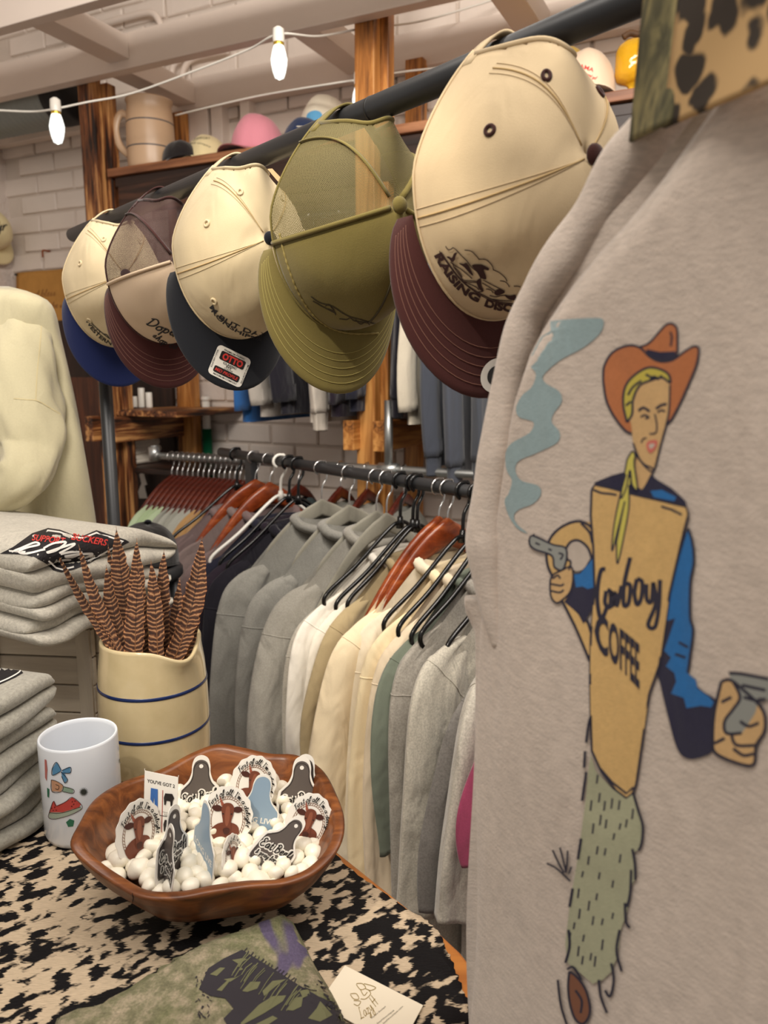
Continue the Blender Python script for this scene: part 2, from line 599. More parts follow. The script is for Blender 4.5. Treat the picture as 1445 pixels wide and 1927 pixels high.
# ------------------------------------------------------------------ shelving
DF = 2.10                                         # front of the shelving
DBK = 2.44
ZS = Pp(195, 318, D2, DF).z                       # top of the long shelf
w1 = wd_of(Pp(181, 300, D2, DF))[0]
w2 = wd_of(Pp(699, 300, D2, DF))[0]
unit = empty('shelving_unit', WD((w1 + w2) / 2, DF, 0), 'scorched timber shelving with tall posts and one long high shelf', 'shelving')
def post(wv, D, z0, z1, m, dw=0.062, dd=0.04, dw2=0.035):
    zt = (z0 + z1) / 2
    board('post', WD(wv + 0.012, D + dd / 2, zt), UP, W2, D2, z1 - z0, dw, dd, m, unit)
    board('post_brace', WD(wv - 0.004, D + dd + 0.022, zt - 0.05), UP, W2, D2, z1 - z0 - 0.1, dw * 1.25, 0.04, m, unit)
post(w1, DF - 0.02, 0, Pp(165, 95, D2, DF).z, M_BURN, 0.068)
post(w2, DF - 0.02, 0, 2.72, M_BURNL)
wb1 = wd_of(Pp(341, 300, D2, DBK))[0]
wb2 = wd_of(Pp(788, 140, D2, DBK))[0]
board('rear_post', WD(wb1, DBK - .02, 1.2), UP, W2, D2, 2.4, 0.085, 0.04, M_BURNL, unit)
board('rear_post', WD(wb2, DBK - .02, Pp(788, 118, D2, DBK).z / 2), UP, W2, D2, Pp(788, 118, D2, DBK).z, 0.06, 0.04, M_BURNL, unit)
_wl, _wr = w1 - 0.04, WR + 0.35
for i in range(2):
    board('shelf_plank', WD((_wl + _wr) / 2, DF + 0.085 + 0.165 * i, ZS - 0.013), W2, D2, UP, _wl - _wr, 0.16, 0.026, M_SHELFEDGE, unit, 0.003)
board('shelf_underside_shade', WD((_wl + _wr) / 2, DF + 0.17, ZS - 0.042), W2, D2, UP, _wl - _wr - 0.04, 0.30, 0.03, M_DARKWOOD, unit)  # dark colour paints in the shade under the shelf
board('shelf_shade_strip', WD((_wl + _wr) / 2, DF + 0.035, ZS - 0.085), W2, UP, D2, _wl - _wr - 0.06, 0.12, 0.028, M_DARKWOOD, unit)  # dark strip added for the shaded band below the plank
# low cross members that sandwich each post
def bracket(wv, zt, m, back, so=0.055):
    for s in (-1, 1):
        board('cross_member', WD(wv + s * so, (DF - 0.06 + back) / 2, zt - 0.045), D2, W2, UP, back - DF + 0.06, 0.038, 0.09, m, unit)
ZL = Pp(215, 783, D2, DF).z
bracket(w1, ZL, M_BURN, DBK + 0.02)
board('low_shelf', WD(w1 - 0.15, DF + 0.20, ZL + 0.012), D2, W2, UP, 0.40, 0.30, 0.022, M_BURN, unit)
bracket(w2, Pp(700, 790, D2, DF).z, M_BURNL, DBK + 0.02, 0.05)
board('low_shelf', WD(w2 - 0.45, DF + 0.2, Pp(700, 790, D2, DF).z + 0.012), W2, D2, UP, 1.0, 0.30, 0.022, M_DARKWOOD, unit)
board('back_panel', WD(wd_of(Pp(222, 850, D2, 2.45))[0], 2.46, 0.85), UP, W2, D2, 1.66, 0.62, 0.02, M_DARKWOOD, unit)
board('side_panel', WD(wd_of(Pp(150, 850, D2, 2.2))[0] , 2.25, 0.72), UP, W2, D2, 1.44, 0.17, 0.03, wood('reddish_side_panel', (40, 20, 12), (112, 62, 36), (74, 40, 24)), unit)
board('bin_shelf', WD(w1 - 0.17, DF + 0.22, Pp(225, 872, D2, DF + .2).z), W2, D2, UP, 0.34, 0.34, 0.02, M_DARKWOOD, unit)
ZBIN = Pp(225, 872, D2, DF + .2).z + 0.01
# three candles on the low shelf
for i, (u, h, lab) in enumerate(((255, 0.042, 'shortest of three white candles on the scorched low shelf'), (268, 0.075, 'tallest of three white candles on the scorched low shelf'), (282, 0.058, 'middle-height white candle on the scorched low shelf'))):
    c = Pp(u, 782, D2, DF + 0.2)
    c.z = ZL + 0.023
    e = empty('candle', c, lab, 'candle', 'candles on the low shelf')
    V, F = lathe([(0.0005, 0), (0.012, 0), (0.0125, 0.003), (0.0125, h - 0.003), (0.011, h), (0.003, h - 0.001), (0.0005, h - 0.001)], c, 16)
    mesh_obj('wax', V, F, M_WHITEPL, e)
    V, F = tube([c + UP * (h - .001), c + UP * (h + 0.006)], 0.001, 6)
    mesh_obj('wick', V, F, M_BLACKPL, e)
# galvanised rail below the shelf, with its drop pipe
ZR = Pp(300, 858, D2, 2.02).z
wra = wd_of(Pp(291, 858, D2, 2.02))[0]
rail = empty('pipe_rail', WD(wra, 2.02, ZR), 'galvanised pipe clothes rail hung below the scorched shelf', 'clothes rail')
V, F = tube([WD(wra, 2.02, ZR + .0), WD(wra - 2.2, 2.02, ZR)], 0.0125, 14)
mesh_obj('rail_pipe', V, F, M_GALV, rail)
V, F = tube(catmull([WD(wra, 2.02, ZL - 0.09), WD(wra, 2.02, ZR + 0.03), WD(wra + 0.002, 2.02, ZR + 0.006), WD(wra - 0.02, 2.02, ZR)], 6), 0.0135, 14)
mesh_obj('drop_pipe', V, F, M_GALV, rail)
V, F = tube([WD(wra + .002, 2.02, ZR + 0.03), WD(wra, 2.02, ZR - 0.016)], 0.019, 14)
mesh_obj('elbow', V, F, M_GALV, rail)
_wp = wd_of(Pp(731, 860, D2, 2.02))[0]
V, F = tube([WD(_wp, 2.02, ZR - .018), WD(_wp, 2.02, ZR + 0.2)], 0.0125, 14)
mesh_obj('drop_pipe', V, F, M_GALV, rail)
V, F = tube([WD(_wp + .03, 2.02, ZR), WD(_wp - .03, 2.02, ZR)], 0.019, 14)
mesh_obj('tee_fitting', V, F, M_GALV, rail)
# upper rail under the long shelf (behind the caps)
ZR2 = ZS - 0.2
rail2 = empty('pipe_rail', WD(wra - 0.3, 2.2, ZR2), 'galvanised clothes rail high under the long shelf behind the caps', 'clothes rail')
V, F = tube([WD(w1 - 0.25, 2.2, ZR2), WD(WR + .4, 2.2, ZR2)], 0.0125, 14)
mesh_obj('rail_pipe', V, F, M_GALV, rail2)
for wv in (w1 - 0.27, w2 - 0.1, WR + 0.5):
    V, F = tube([WD(wv, 2.2, ZS - 0.055), WD(wv, 2.2, ZR2 - 0.012)], 0.012, 12)
    mesh_obj('drop_pipe', V, F, M_GALV, rail2)
# green and white pole against the wall
c = Pp(389, 800, D2, 2.45)
e = empty('wall_pole', (c.x, c.y, 0.0), 'white pole with a green lower half standing at the brick wall', 'pole')
V, F = tube([(c.x, c.y, 0), (c.x, c.y, Pp(389, 807, D2, 2.45).z)], 0.019, 14)
mesh_obj('green_length', V, F, plain('green_enamel', (0, 92, 58), 0.4), e)
V, F = tube([(c.x, c.y, Pp(389, 807, D2, 2.45).z), (c.x, c.y, Pp(389, 752, D2, 2.45).z)], 0.016, 14)
mesh_obj('white_length', V, F, M_WHITEPL, e)
V, F = tube([(c.x, c.y, Pp(389, 754, D2, 2.45).z), (c.x, c.y, Pp(389, 746, D2, 2.45).z)], [0.02, 0.017], 14)
mesh_obj('end_cap', V, F, M_WHITEPL, e)
# kraft paper poster with its nails
pc = [Pp(32, 514, D2, 2.478), Pp(152, 503, D2, 2.478), Pp(152, 690, D2, 2.478), Pp(36, 690, D2, 2.478)]
M_KRAFT = fabric('kraft_paper', (196, 144, 78), 0.05, 30, 0, 0.1, 4, 0.0)
nu, nv_ = 14, 18
V = []
for j in range(nv_):
    for i in range(nu):
        a, b = i / (nu - 1), j / (nv_ - 1)
        p = (pc[0] * (1 - a) + pc[1] * a) * (1 - b) + (pc[3] * (1 - a) + pc[2] * a) * b
        V.append(p - D2 * (0.004 * math.sin(7 * a + 3 * b) + 0.004))
poster = empty('paper_notice', pc[3], 'kraft paper notice with faint handwriting pinned to the brick', 'poster')
KP = mesh_obj('paper', V, grid_faces(nv_, nu), M_KRAFT, poster, keep=True)
_s = KP.modifiers.new('thickness', 'SOLIDIFY'); _s.thickness = 0.0008
for u, v in ((31, 517), (149, 506)):
    p = Pp(u, v, D2, 2.47)
    V, F = tube([p + D2 * 0.01, p - D2 * 0.008], [0.004, 0.005], 10)
    mesh_obj('pin', V, F, M_BLACKPL, poster)
# rusty screw hole stain: a small hook in the brick
p = Pp(87, 472, D2, 2.48)
V, F = tube(catmull([p + D2 * .02, p - D2 * .012, p - D2 * .02 - UP * .006, p - D2 * .02 - UP * .03], 5), 0.004, 8)
tag(mesh_obj('wall_hook', V, F, plain('rusty_iron', (150, 78, 36), 0.8, 0.3), None, center=True), 'small rusty hook in the white brick above the notice', 'hook')
# ------------------------------------------------------------------ clothes racks, hangers and garments
ZHB = P(990, 90, 0.6).z                           # hat bar height
NHB = 0.498
ZCB = P(880, 925, 1.4).z                          # clothes bar height
NCB = 1.0
def u_to_a(u, n, v=1150):
    r = ray(u, v)
    k = r.x / r.y
    return n * (N2.x - k * N2.y) / (k * A2.y - A2.x)
hat_rack = empty('cap_rack', AN(1.2, NHB, 0), 'charcoal steel tube rack that carries the row of caps', 'rack')
_af = u_to_a(137, NHB, 440)
V, F = tube([AN(_af, NHB, ZHB), AN(-0.05, NHB, ZHB)], 0.0118, 24)
mesh_obj('bar', V, F, M_BLACKMETAL, hat_rack)
_ap = u_to_a(206, NHB, 850)
V, F = tube([AN(_ap, NHB, ZHB), AN(_ap, NHB, 0.0)], 0.0112, 20)
mesh_obj('upright', V, F, M_BLACKMETAL, hat_rack)
V, F = tube([AN(0.0, NHB, ZHB), AN(0.0, NHB, 0.0)], 0.0112, 20)
mesh_obj('upright', V, F, M_BLACKMETAL, hat_rack)
for a in (_ap, 0.0):
    V, F = tube([AN(a, NHB - 0.03, 0.015), AN(a, NHB + 0.28, 0.015)], 0.0112, 14)
    mesh_obj('foot', V, F, M_BLACKMETAL, hat_rack)
_aj = u_to_a(703, NHB, 200)
V, F = tube([AN(_aj + .0012, NHB, ZHB), AN(_aj - .0012, NHB, ZHB)], 0.0122, 24)
mesh_obj('joint_ring', V, F, plain('joint_black', (18, 18, 19), .6), hat_rack)

rack = empty('garment_rack', AN(1.2, NCB, 0), 'black steel clothes rack with round bar and flat end post', 'rack')
_cf = u_to_a(416, NCB, 850)
V, F = tube([AN(_cf, NCB, ZCB), AN(0.45, NCB, ZCB)], 0.0125, 24)
mesh_obj('bar', V, F, M_BLACKMETAL, rack)
_cp = u_to_a(473, NCB, 900)
board('end_post', AN(_cp, NCB, ZCB / 2), UP, A2, N2, ZCB, 0.034, 0.02, M_BLACKMETAL, rack)
board('end_post', AN(0.5, NCB, ZCB / 2), UP, A2, N2, ZCB, 0.034, 0.02, M_BLACKMETAL, rack)
for a in (_cp, 0.5):
    board('foot', AN(a, NCB, 0.016), N2, A2, UP, 0.5, 0.034, 0.03, M_BLACKMETAL, rack)

def hanger(name, label, group, Pb, S, T, kind, neck=0.095, tip=0.20, hw=0.195, rb=0.0125, yaw=0.0, res=1):
    """hanger hooked over a bar at Pb; S points to its near arm, T along the bar"""
    S = (S * math.cos(yaw) + T * math.sin(yaw)).normalized()
    e = empty(name, Pb - UP * tip, label, 'hanger', group)
    r = rb + 0.0035
    pts = []
    for k in range(11):
        a = math.radians(-60 + k * 24)
        pts.append(Pb + S * (-math.cos(a) * r * 1.15) * -1 + UP * math.sin(a) * r)
    pts = pts[:9]
    lo = Pb - UP * (neck)
    pts += [Pb - S * (r * 0.95) - UP * 0.022, Pb - S * 0.002 - UP * 0.045, lo]
    plast = kind in ('black', 'white')
    m = {'black': M_BLACKPL, 'white': M_WHITEPL, 'wood': M_HANGWOOD, 'red': M_HANGRED, 'flock': M_FLOCK}[kind]
    V, F = tube(catmull(pts, 4), 0.0036 if plast else 0.0019, 8)
    mesh_obj('hook', V, F, m if plast else M_CHROME, e)
    if plast:
        path = [lo, lo + S * 0.03 - UP * 0.012, lo + S * hw * 0.6 - UP * (tip - neck) * 0.6, lo + S * (hw - 0.01) - UP * (tip - neck) * 0.93, lo + S * hw - UP * (tip - neck + 0.012), lo + S * (hw - 0.014) - UP * (tip - neck + 0.028), lo + S * (hw - 0.05) - UP * (tip - neck + 0.03)]
        far = [Pb - (p - Pb - UP * (p - Pb).z) + UP * (p - Pb).z for p in path]
        loop = path + far[::-1][:-1]
        V, F = tube(catmull(loop, 5, True), 0.0042, 8, True)
        mesh_obj('arms', V, F, m, e)
        V, F = tube([lo + UP * .012, lo - UP * .012], [0.0055, 0.009], 10)
        mesh_obj('neck', V, F, m, e)
    else:
        n = 22
        rings = []
        for i in range(n + 1):
            s = -1 + 2 * i / n
            d = abs(s)
            zc = -(tip - neck) * (d ** 1.7) - 0.008
            hh = {'flock': 0.020 - 0.008 * d, 'red': 0.018 - 0.010 * d}.get(kind, 0.027 - 0.014 * d)
            tt = (0.0075 if kind != 'flock' else 0.003) * (1.0 if d < .97 else .6)
            if d < 0.10: zc += 0.006 * (1 - d / .1)
            bow = -0.02 * d * d
            c = lo + S * (s * hw) + UP * zc + T * bow
            ring = []
            for k in range(10):
                a = 2 * PI * k / 10
                ring.append(c + T * math.copysign(abs(math.cos(a)) ** .6, math.cos(a)) * tt + UP * math.copysign(abs(math.sin(a)) ** .8, math.sin(a)) * hh)
            rings.append(ring)
        V, F = loft(rings, True, True)
        mesh_obj('arms', V, F, m, e)
    return e

def smooth01(x):
    x = np.clip(x, 0, 1)
    return x * x * (3 - 2 * x)

def folds(s, z, seed, amp, fs=(14, 26, 43), fz=(2, 3.5, 6)):
    r = np.random.default_rng(seed)
    out = np.zeros_like(s)
    for i, f in enumerate(fs):
        out = out + np.sin(f * s + fz[i] * z * r.uniform(-1, 1) + r.uniform(0, 6.28) + 0.8 * np.sin(3 * z + r.uniform(0, 6))) / (1 + i * 0.9)
    return out * amp

def garment(name, label, cat, group, Pb, S, T, m, kind='sweat', hw=0.22, length=0.72, nd=0.14, sd=0.25, sl=0.55, slw=0.066, thick=0.05, seed=1, yaw=0.0, far=True, collar=True, hood=False, res=1.0, flare=0.0, slout=0.03, foldamp=0.008, sthick=0.019, mcol=None, pleat=0.0055, slant=0.0):
    """garment hanging below a bar point Pb; S = towards its near sleeve, T = across (towards the viewer's end of the bar)"""
    S0, T0 = S, T
    S = (S0 * math.cos(yaw) + T0 * math.sin(yaw)).normalized()
    T = (T0 * math.cos(yaw) - S0 * math.sin(yaw)).normalized()
    rg = np.random.default_rng(seed)
    e = empty(name, Pb - UP * length, label, cat, group)
    Sn, Tn, Un, Pn = (np.array(x) for x in (S, T, UP, Pb))
    nk = 0.062
    def zsh(d):
        return np.where(d < nk, nd + 0.0 * d, nd + (sd - nd) * (np.clip((d - nk) / (hw - nk), 0, 2)) ** 1.12)
    ns, nq = int(34 * res) + 8, int(30 * res) + 8
    sg = np.sin(np.linspace(-PI / 2, PI / 2, ns))
    rows = []
    for iq in range(nq):
        q = (iq / (nq - 1)) ** 1.35
        s = sg * hw * (1 + flare * q)
        zt = zsh(np.abs(sg) * hw)
        z = zt * (1 - q) + length * q
        zt_ = z
        th = thick * 0.5 * (0.16 + 0.84 * smooth01(np.array(q * 3.2))) * np.sqrt(np.clip(1 - np.abs(sg) ** 5, 0, 1)) + 0.002
        dip = np.where(np.abs(sg) * hw < nk, 0.0, 0)
        fd = folds(s, zt_, seed, foldamp * float(smooth01(np.array(q * 2.0))))
        fr = np.stack([s, th + fd, -z - 0.012 * np.where(np.abs(s) < nk, (1 - (s / nk) ** 2), 0) * (1 - q)], 1)
        fd2 = folds(s, zt_, seed + 50, foldamp * float(smooth01(np.array(q * 2.0))))
        bk = np.stack([s, -th + fd2 * .7, -z], 1)[::-1][1:-1]
        rows.append(np.vstack([fr, bk]))
    X = np.concatenate(rows)
    V = Pn + X[:, :1] * Sn + X[:, 1:2] * Tn + X[:, 2:3] * Un
    nc = len(rows[0])
    F = grid_faces(nq, nc, True)
    mesh_obj('body', V, F, m, e)
    # sleeves
    for sgn in ((1, -1) if far else (1,)):
        toff = rg.uniform(-.004, .012)
        so = slout * rg.uniform(.6, 1.2)
        if kind == 'tee':
            path = [(hw - 0.075, sd - 0.045), (hw - 0.016, sd - 0.004), (hw + 0.010 + so * .5, sd + 0.05), (hw + 0.02 + so, sd + sl * 0.6), (hw + 0.012 + so, sd + sl)]
            wd = [0.016, slw * 0.62, slw * .92, slw, slw * 1.04]
        else:
            path = [(hw - 0.08, sd - 0.048), (hw - 0.018, sd - 0.006), (hw + 0.006, sd + 0.045), (hw + so * .7, sd + sl * 0.35), (hw + so, sd + sl * .7), (hw + so * .8, sd + sl)]
            wd = [0.016, slw * .62, slw * .92, slw * .95, slw * .8, slw * .62]
        pp = catmull([(a, b, w_) for (a, b), w_ in zip(path, wd)], int(5 * res) + 2)
        rings = []
        nr = int(20 * res) + 8
        for i, (a, b, w_) in enumerate(pp):
            f = i / (len(pp) - 1)
            p0, p1 = pp[max(i - 1, 0)], pp[min(i + 1, len(pp) - 1)]
            tx, tz = p1[0] - p0[0], p1[1] - p0[1]
            L = math.hypot(tx, tz) or 1
            nx, nz = tz / L, tx / L          # width direction in (s, up)
            ang = np.linspace(0, 2 * PI, nr, endpoint=False)
            cx_, sx_ = np.cos(ang), np.sin(ang)
            x = np.sign(cx_) * np.abs(cx_) ** .9 * w_
            fl = 0.45 + 0.55 * float(smooth01(np.array(f * 3)))
            bend = pleat * (np.sin(3.1 * cx_ + seed + 1.5 * f) + 0.6 * np.sin(6.8 * cx_ + 2 * seed - 3 * f) + .35 * np.sin(11 * cx_ + 3 * seed + 2 * f)) * (.35 + .65 * f)
            t = np.sign(sx_) * np.abs(sx_) ** 1.35 * sthick * fl + bend + toff * f + 0.006 * math.sin(6 * f + seed)
            c = np.array([sgn * (a - w_ * 0.55), 0, -b])
            ss = c[0] + sgn * x * nx + 0.005 * np.sin(9 * f + seed)
            zz = c[2] + x * nz + slant * x * f * f
            rings.append([tuple(Pn + ss[k] * Sn + (t[k]) * Tn + zz[k] * Un) for k in range(nr)])
        # turn the hem inwards so the opening reads as cloth with thickness
        last = np.array(rings[-1])
        cc = last.mean(0)
        rings.append([tuple(p) for p in cc + (last - cc) * 0.94])
        deep = cc + (last - cc) * 0.9 + np.array((0, 0, 0.05))
        rings.append([tuple(p) for p in deep])
        V, F = loft(rings)
        so_ = mesh_obj('sleeve', V, F, m, e)
        if res >= 1.0:
            kk = int(len(pp) * (.36 if kind == 'tee' else .40))
            V, F = tube([Vector(p) for p in rings[kk]], 0.0011, 5, True)
            mesh_obj('shoulder_seam', V, F, m, so_)
        if kind == 'sweat':
            r0 = np.array(rings[-3]); cc = r0.mean(0)
            cr = []
            for k, (dz, sc) in enumerate(((0.004, 0.98), (-0.002, 0.86), (-0.02, 0.80), (-0.05, 0.78), (-0.056, 0.74), (-0.05, 0.68), (0.0, .66))):
                cr.append([tuple(p + np.array((0, 0, dz))) for p in cc + (r0 - cc) * sc])
            V, F = loft(cr)
            mesh_obj('cuff', V, F, mcol or m, so_)
    if collar:
        ring = []
        rk = 0.0085 if kind == 'tee' else 0.011
        for k in range(28):
            a = 2 * PI * k / 28
            front = max(0, math.sin(a))
            ring.append(Pb + S * (0.074 * math.cos(a)) + T * (0.026 * math.sin(a) + 0.004) - UP * (nd + 0.006 + 0.03 * front - 0.004 * (1 - abs(math.cos(a)))))
        V, F = tube(ring, rk, 8, True)
        mesh_obj('collar', V, F, mcol or m, e)
    if hood:
        rings = []
        for i in range(9):
            f = i / 8
            r1, r2 = 0.095 - .02 * f, 0.045 - 0.012 * f
            rings.append([Pb + S * (r1 * math.cos(2 * PI * k / 24)) + T * (r2 * math.sin(2 * PI * k / 24) + .01) - UP * (nd + 0.03 - 0.085 * math.sin(f * PI * .55) + 0.02 * math.sin(2 * PI * k / 24)) for k in range(24)])
        last = np.array([tuple(p) for p in rings[-1]]); cc = last.mean(0)
        rings.append([Vector(p) for p in cc + (last - cc) * .86])
        rings.append([Vector(p - np.array((0, 0, .05))) for p in cc + (last - cc) * .8])
        V, F = loft(rings)
        mesh_obj('hood', V, F, m, e)
    return e

FAB = {
    'mauve': fabric('mauve_fleece', (118, 100, 98), 0.06, 300, wr=1.0),
    'mauve2': fabric('taupe_fleece', (124, 108, 104), 0.06, 300, wr=1.0),
    'black': fabric('black_fleece', (34, 32, 40), 0.08, 300, wr=1.0),
    'navyblk': fabric('navy_black_fleece', (36, 36, 50), 0.08, 300, wr=1.0),
    'plum': fabric('plum_black_fleece', (42, 34, 44), 0.08, 300, wr=1.0),
    'grey1': fabric('grey_heather_fleece', (146, 144, 136), 0.06, 420, 0.10, wr=1.0),
    'grey2': fabric('mid_grey_heather_fleece', (150, 148, 140), 0.06, 420, 0.10, wr=1.0),
    'grey3': fabric('warm_grey_heather_fleece', (160, 156, 146), 0.06, 420, 0.10, wr=1.0),
    'ltgrey': fabric('pale_grey_heather_fleece', (176, 170, 158), 0.06, 380, 0.10, wr=1.0),
    'white1': fabric('white_cotton', (232, 226, 214), 0.03, 500, wr=1.0),
    'white2': fabric('soft_white_cotton', (228, 220, 204), 0.03, 500, wr=1.0),
    'taupe': fabric('khaki_cotton', (172, 154, 118), 0.04, 500, wr=1.0),
    'cream1': fabric('butter_cream_cotton', (232, 214, 180), 0.03, 500, wr=1.0),
    'off': fabric('ivory_cotton', (224, 212, 188), 0.03, 500, wr=1.0),
    'cream2': fabric('cream_yellow_cotton', (234, 216, 178), 0.03, 500, wr=1.0),
    'pale': fabric('pale_beige_cotton', (226, 208, 180), 0.03, 500, wr=1.0),
    'sage': fabric('sage_green_cotton', (112, 120, 106), 0.05, 500, wr=1.0),
    'h1': fabric('grey_marl_jersey', (164, 158, 148), 0.08, 330, 0.16, wr=1.0),
    'h2': fabric('light_grey_marl_jersey', (190, 184, 170), 0.08, 330, 0.16, wr=1.0),
    'h3': fabric('silver_grey_marl_jersey', (186, 180, 168), 0.08, 330, 0.16, wr=1.0),
    'mag': fabric('magenta_fleece', (150, 62, 92), 0.08, 420, wr=1.0),
    'dk': fabric('dark_heather_jersey', (118, 114, 110), 0.08, 330, 0.14, wr=1.0),
}
NEAR = -N2
GR = 'garments on the black clothes rack'
GH = 'hangers on the black clothes rack'
# u at the shoulder bend, fabric, kind, hanger, label of the garment, label of the hanger, options
RAIL = [
    (312, 'mauve', 'sweat', 'black', 'mauve sweatshirt hung farthest along the black clothes rack', 'black plastic hanger nearest the flat end post of the clothes rack', dict(hw=.22, sd=.255)),
    (338, 'mauve2', 'sweat', 'wood', 'second mauve sweatshirt, in front of the farthest one', 'brown wooden hanger in the mauve sweatshirt, farther of the pair', dict(hw=.225, sd=.255)),
    (362, 'mauve', 'sweat', 'wood', 'third mauve sweatshirt, just before the black ones', 'orange brown wooden hanger between the mauve and black sweatshirts', dict(hw=.225, sd=.262)),
    (380, 'navyblk', 'sweat', 'white', 'navy black sweatshirt next to the mauve ones', 'white plastic hanger in the navy black sweatshirt', dict(hw=.225, sd=.27)),
    (394, 'plum', 'sweat', 'black', 'plum black sweatshirt in the middle of the dark trio', 'black plastic hanger of the plum black sweatshirt', dict(hw=.225, sd=.27)),
    (409, 'black', 'sweat', 'black', 'black sweatshirt beside the first grey heather sweatshirt', 'black plastic hanger of the black sweatshirt beside the greys', dict(hw=.225, sd=.27)),
    (440, 'grey1', 'sweat', 'flock', 'grey heather sweatshirt next to the black ones', 'grey flocked hanger of the grey sweatshirt next to the black ones', dict(hw=.235, sd=.262, nd=.105, slw=.08, sthick=.028, thick=.07)),
    (486, 'grey2', 'sweat', 'flock', 'middle one of the three thick grey heather sweatshirts', 'grey flocked hanger of the middle grey sweatshirt', dict(hw=.235, sd=.262, nd=.105, slw=.08, sthick=.028, thick=.07)),
    (532, 'grey3', 'sweat', 'flock', 'grey heather sweatshirt next to the white shirts', 'grey flocked hanger of the grey sweatshirt next to the white shirts', dict(hw=.235, sd=.262, nd=.105, slw=.082, sthick=.028, thick=.07, slout=.05)),
    (566, 'ltgrey', 'sweat', 'flock', 'pale grey sweatshirt tucked between the greys and whites', 'fourth grey flocked hanger, before the black hangers', dict(hw=.215, sd=.29, nd=.17)),
    (590, 'white1', 'tee', 'black', 'bright white shirt with a folded shoulder', 'black plastic hanger of the bright white shirt', dict(hw=.215, sd=.262, sl=.30, slw=.06)),
    (612, 'white2', 'tee', 'black', 'second white shirt, beside the khaki one', 'black plastic hanger of the second white shirt', dict(hw=.215, sd=.265, sl=.30, slw=.06)),
    (632, 'taupe', 'tee', 'black', 'khaki shirt between the white and butter cream shirts', 'black plastic hanger with its hooked tip out of the khaki shirt', dict(hw=.20, sd=.26, sl=.24)),
    (648, 'cream1', 'tee', 'wood', 'butter cream shirt on a wooden hanger', 'varnished wooden hanger of the butter cream shirt', dict(hw=.225, sd=.265, sl=.34, slw=.065)),
    (672, 'off', 'sweat', 'wood', 'ivory long-sleeved shirt behind the cream yellow one', 'varnished wooden hanger of the ivory shirt', dict(hw=.215, sd=.265, slw=.055)),
    (700, 'cream2', 'sweat', 'black', 'cream yellow long-sleeved shirt', 'black plastic hanger of the cream yellow shirt', dict(hw=.215, sd=.265, slw=.05)),
    (722, 'pale', 'sweat', 'black', 'pale beige long-sleeved shirt next to the sage green one', 'black plastic hanger of the pale beige shirt', dict(hw=.215, sd=.265, slw=.05)),
    (742, 'sage', 'tee', 'black', 'sage green shirt squeezed before the grey marl shirts', 'black plastic hanger of the sage green shirt', dict(hw=.215, sd=.268, sl=.3)),
    (764, 'h1', 'sweat', 'black', 'grey marl long-sleeved shirt next to the sage green one', 'black plastic hanger of the grey marl long-sleeved shirt', dict(hw=.215, sd=.262, slw=.055, foldamp=.006)),
    (798, 'h2', 'tee', 'black', 'light grey marl tee with a long wide sleeve', 'black plastic hanger of the light grey marl tee', dict(hw=.225, sd=.262, sl=.40, slw=.092, sthick=.026, slout=.03, yaw=.10, slant=.5, pleat=.009)),
    (850, 'h3', 'tee', 'black', 'silver grey marl tee nearest the oatmeal sweatshirt', 'black plastic hanger of the silver grey marl tee', dict(hw=.225, sd=.272, sl=.34, slw=.095, sthick=.028, slout=.03, yaw=.16, slant=.55, pleat=.010)),
    (893, 'dk', 'tee', 'wood', 'dark grey marl tee half hidden by the oatmeal sweatshirt', 'wooden hanger of the half hidden dark grey tee', dict(hw=.21, sd=.29, sl=.3, slw=.07)),
    (912, 'mag', 'tee', 'black', 'magenta shirt showing only its sleeve at the oatmeal sweatshirt', 'black plastic hanger of the magenta shirt', dict(hw=.262, sd=.285, sl=.17, slw=.06, slout=.0, pleat=.002)),
]
def build_rail():
    hooks = 0
    for i, (u, fb, kd, hk, lab, hlab, op) in enumerate(RAIL):
        op = dict(op)
        hw = op.get('hw', .22)
        a = u_to_a(u, NCB - hw, 1180)
        Pb = AN(a, NCB, ZCB)
        yaw = op.pop('yaw', 0.0) + random.uniform(-.05, .05)
        nd = op.setdefault('nd', .14 if hk != 'wood' else .125)
        sd = op['sd']
        garment('sweatshirt' if kd == 'sweat' else 'shirt', lab, 'sweatshirt' if fb in ('mauve', 'mauve2', 'navyblk', 'plum', 'black', 'grey1', 'grey2', 'grey3', 'ltgrey') else 'shirt', GR, Pb, NEAR, -A2, FAB[fb], kd, seed=i * 7 + 3, yaw=yaw, far=False, length=op.pop('length', .80), **op)
        hanger('coat_hanger', hlab, GH, Pb, NEAR, -A2, hk, neck={'flock': .088, 'wood': .08}.get(hk, .085), tip={'flock': sd - .005, 'wood': sd + .002}.get(hk, sd - .052), hw=hw * .86, yaw=yaw)
build_rail()
# ------------------------------------------------------------------ prints: traced outlines laid on the real surfaces
def ribbon2(pts, wd, closed=False):
    pts = [np.asarray(p, float)[:2] for p in pts]
    n = len(pts)
    V, F = [], []
    W_ = wd if isinstance(wd, (list, tuple, np.ndarray)) else [wd] * n
    for i in range(n):
        if closed: t = pts[(i + 1) % n] - pts[i - 1]
        else: t = pts[min(i + 1, n - 1)] - pts[max(i - 1, 0)]
        L = np.hypot(*t) or 1
        nn = np.array((-t[1], t[0])) / L
        V += [pts[i] + nn * W_[i] / 2, pts[i] - nn * W_[i] / 2]
    for i in range(n - 1 if not closed else n):
        a, b = 2 * i, 2 * ((i + 1) % n)
        F.append((a, a + 1, b + 1, b))
    return V, F

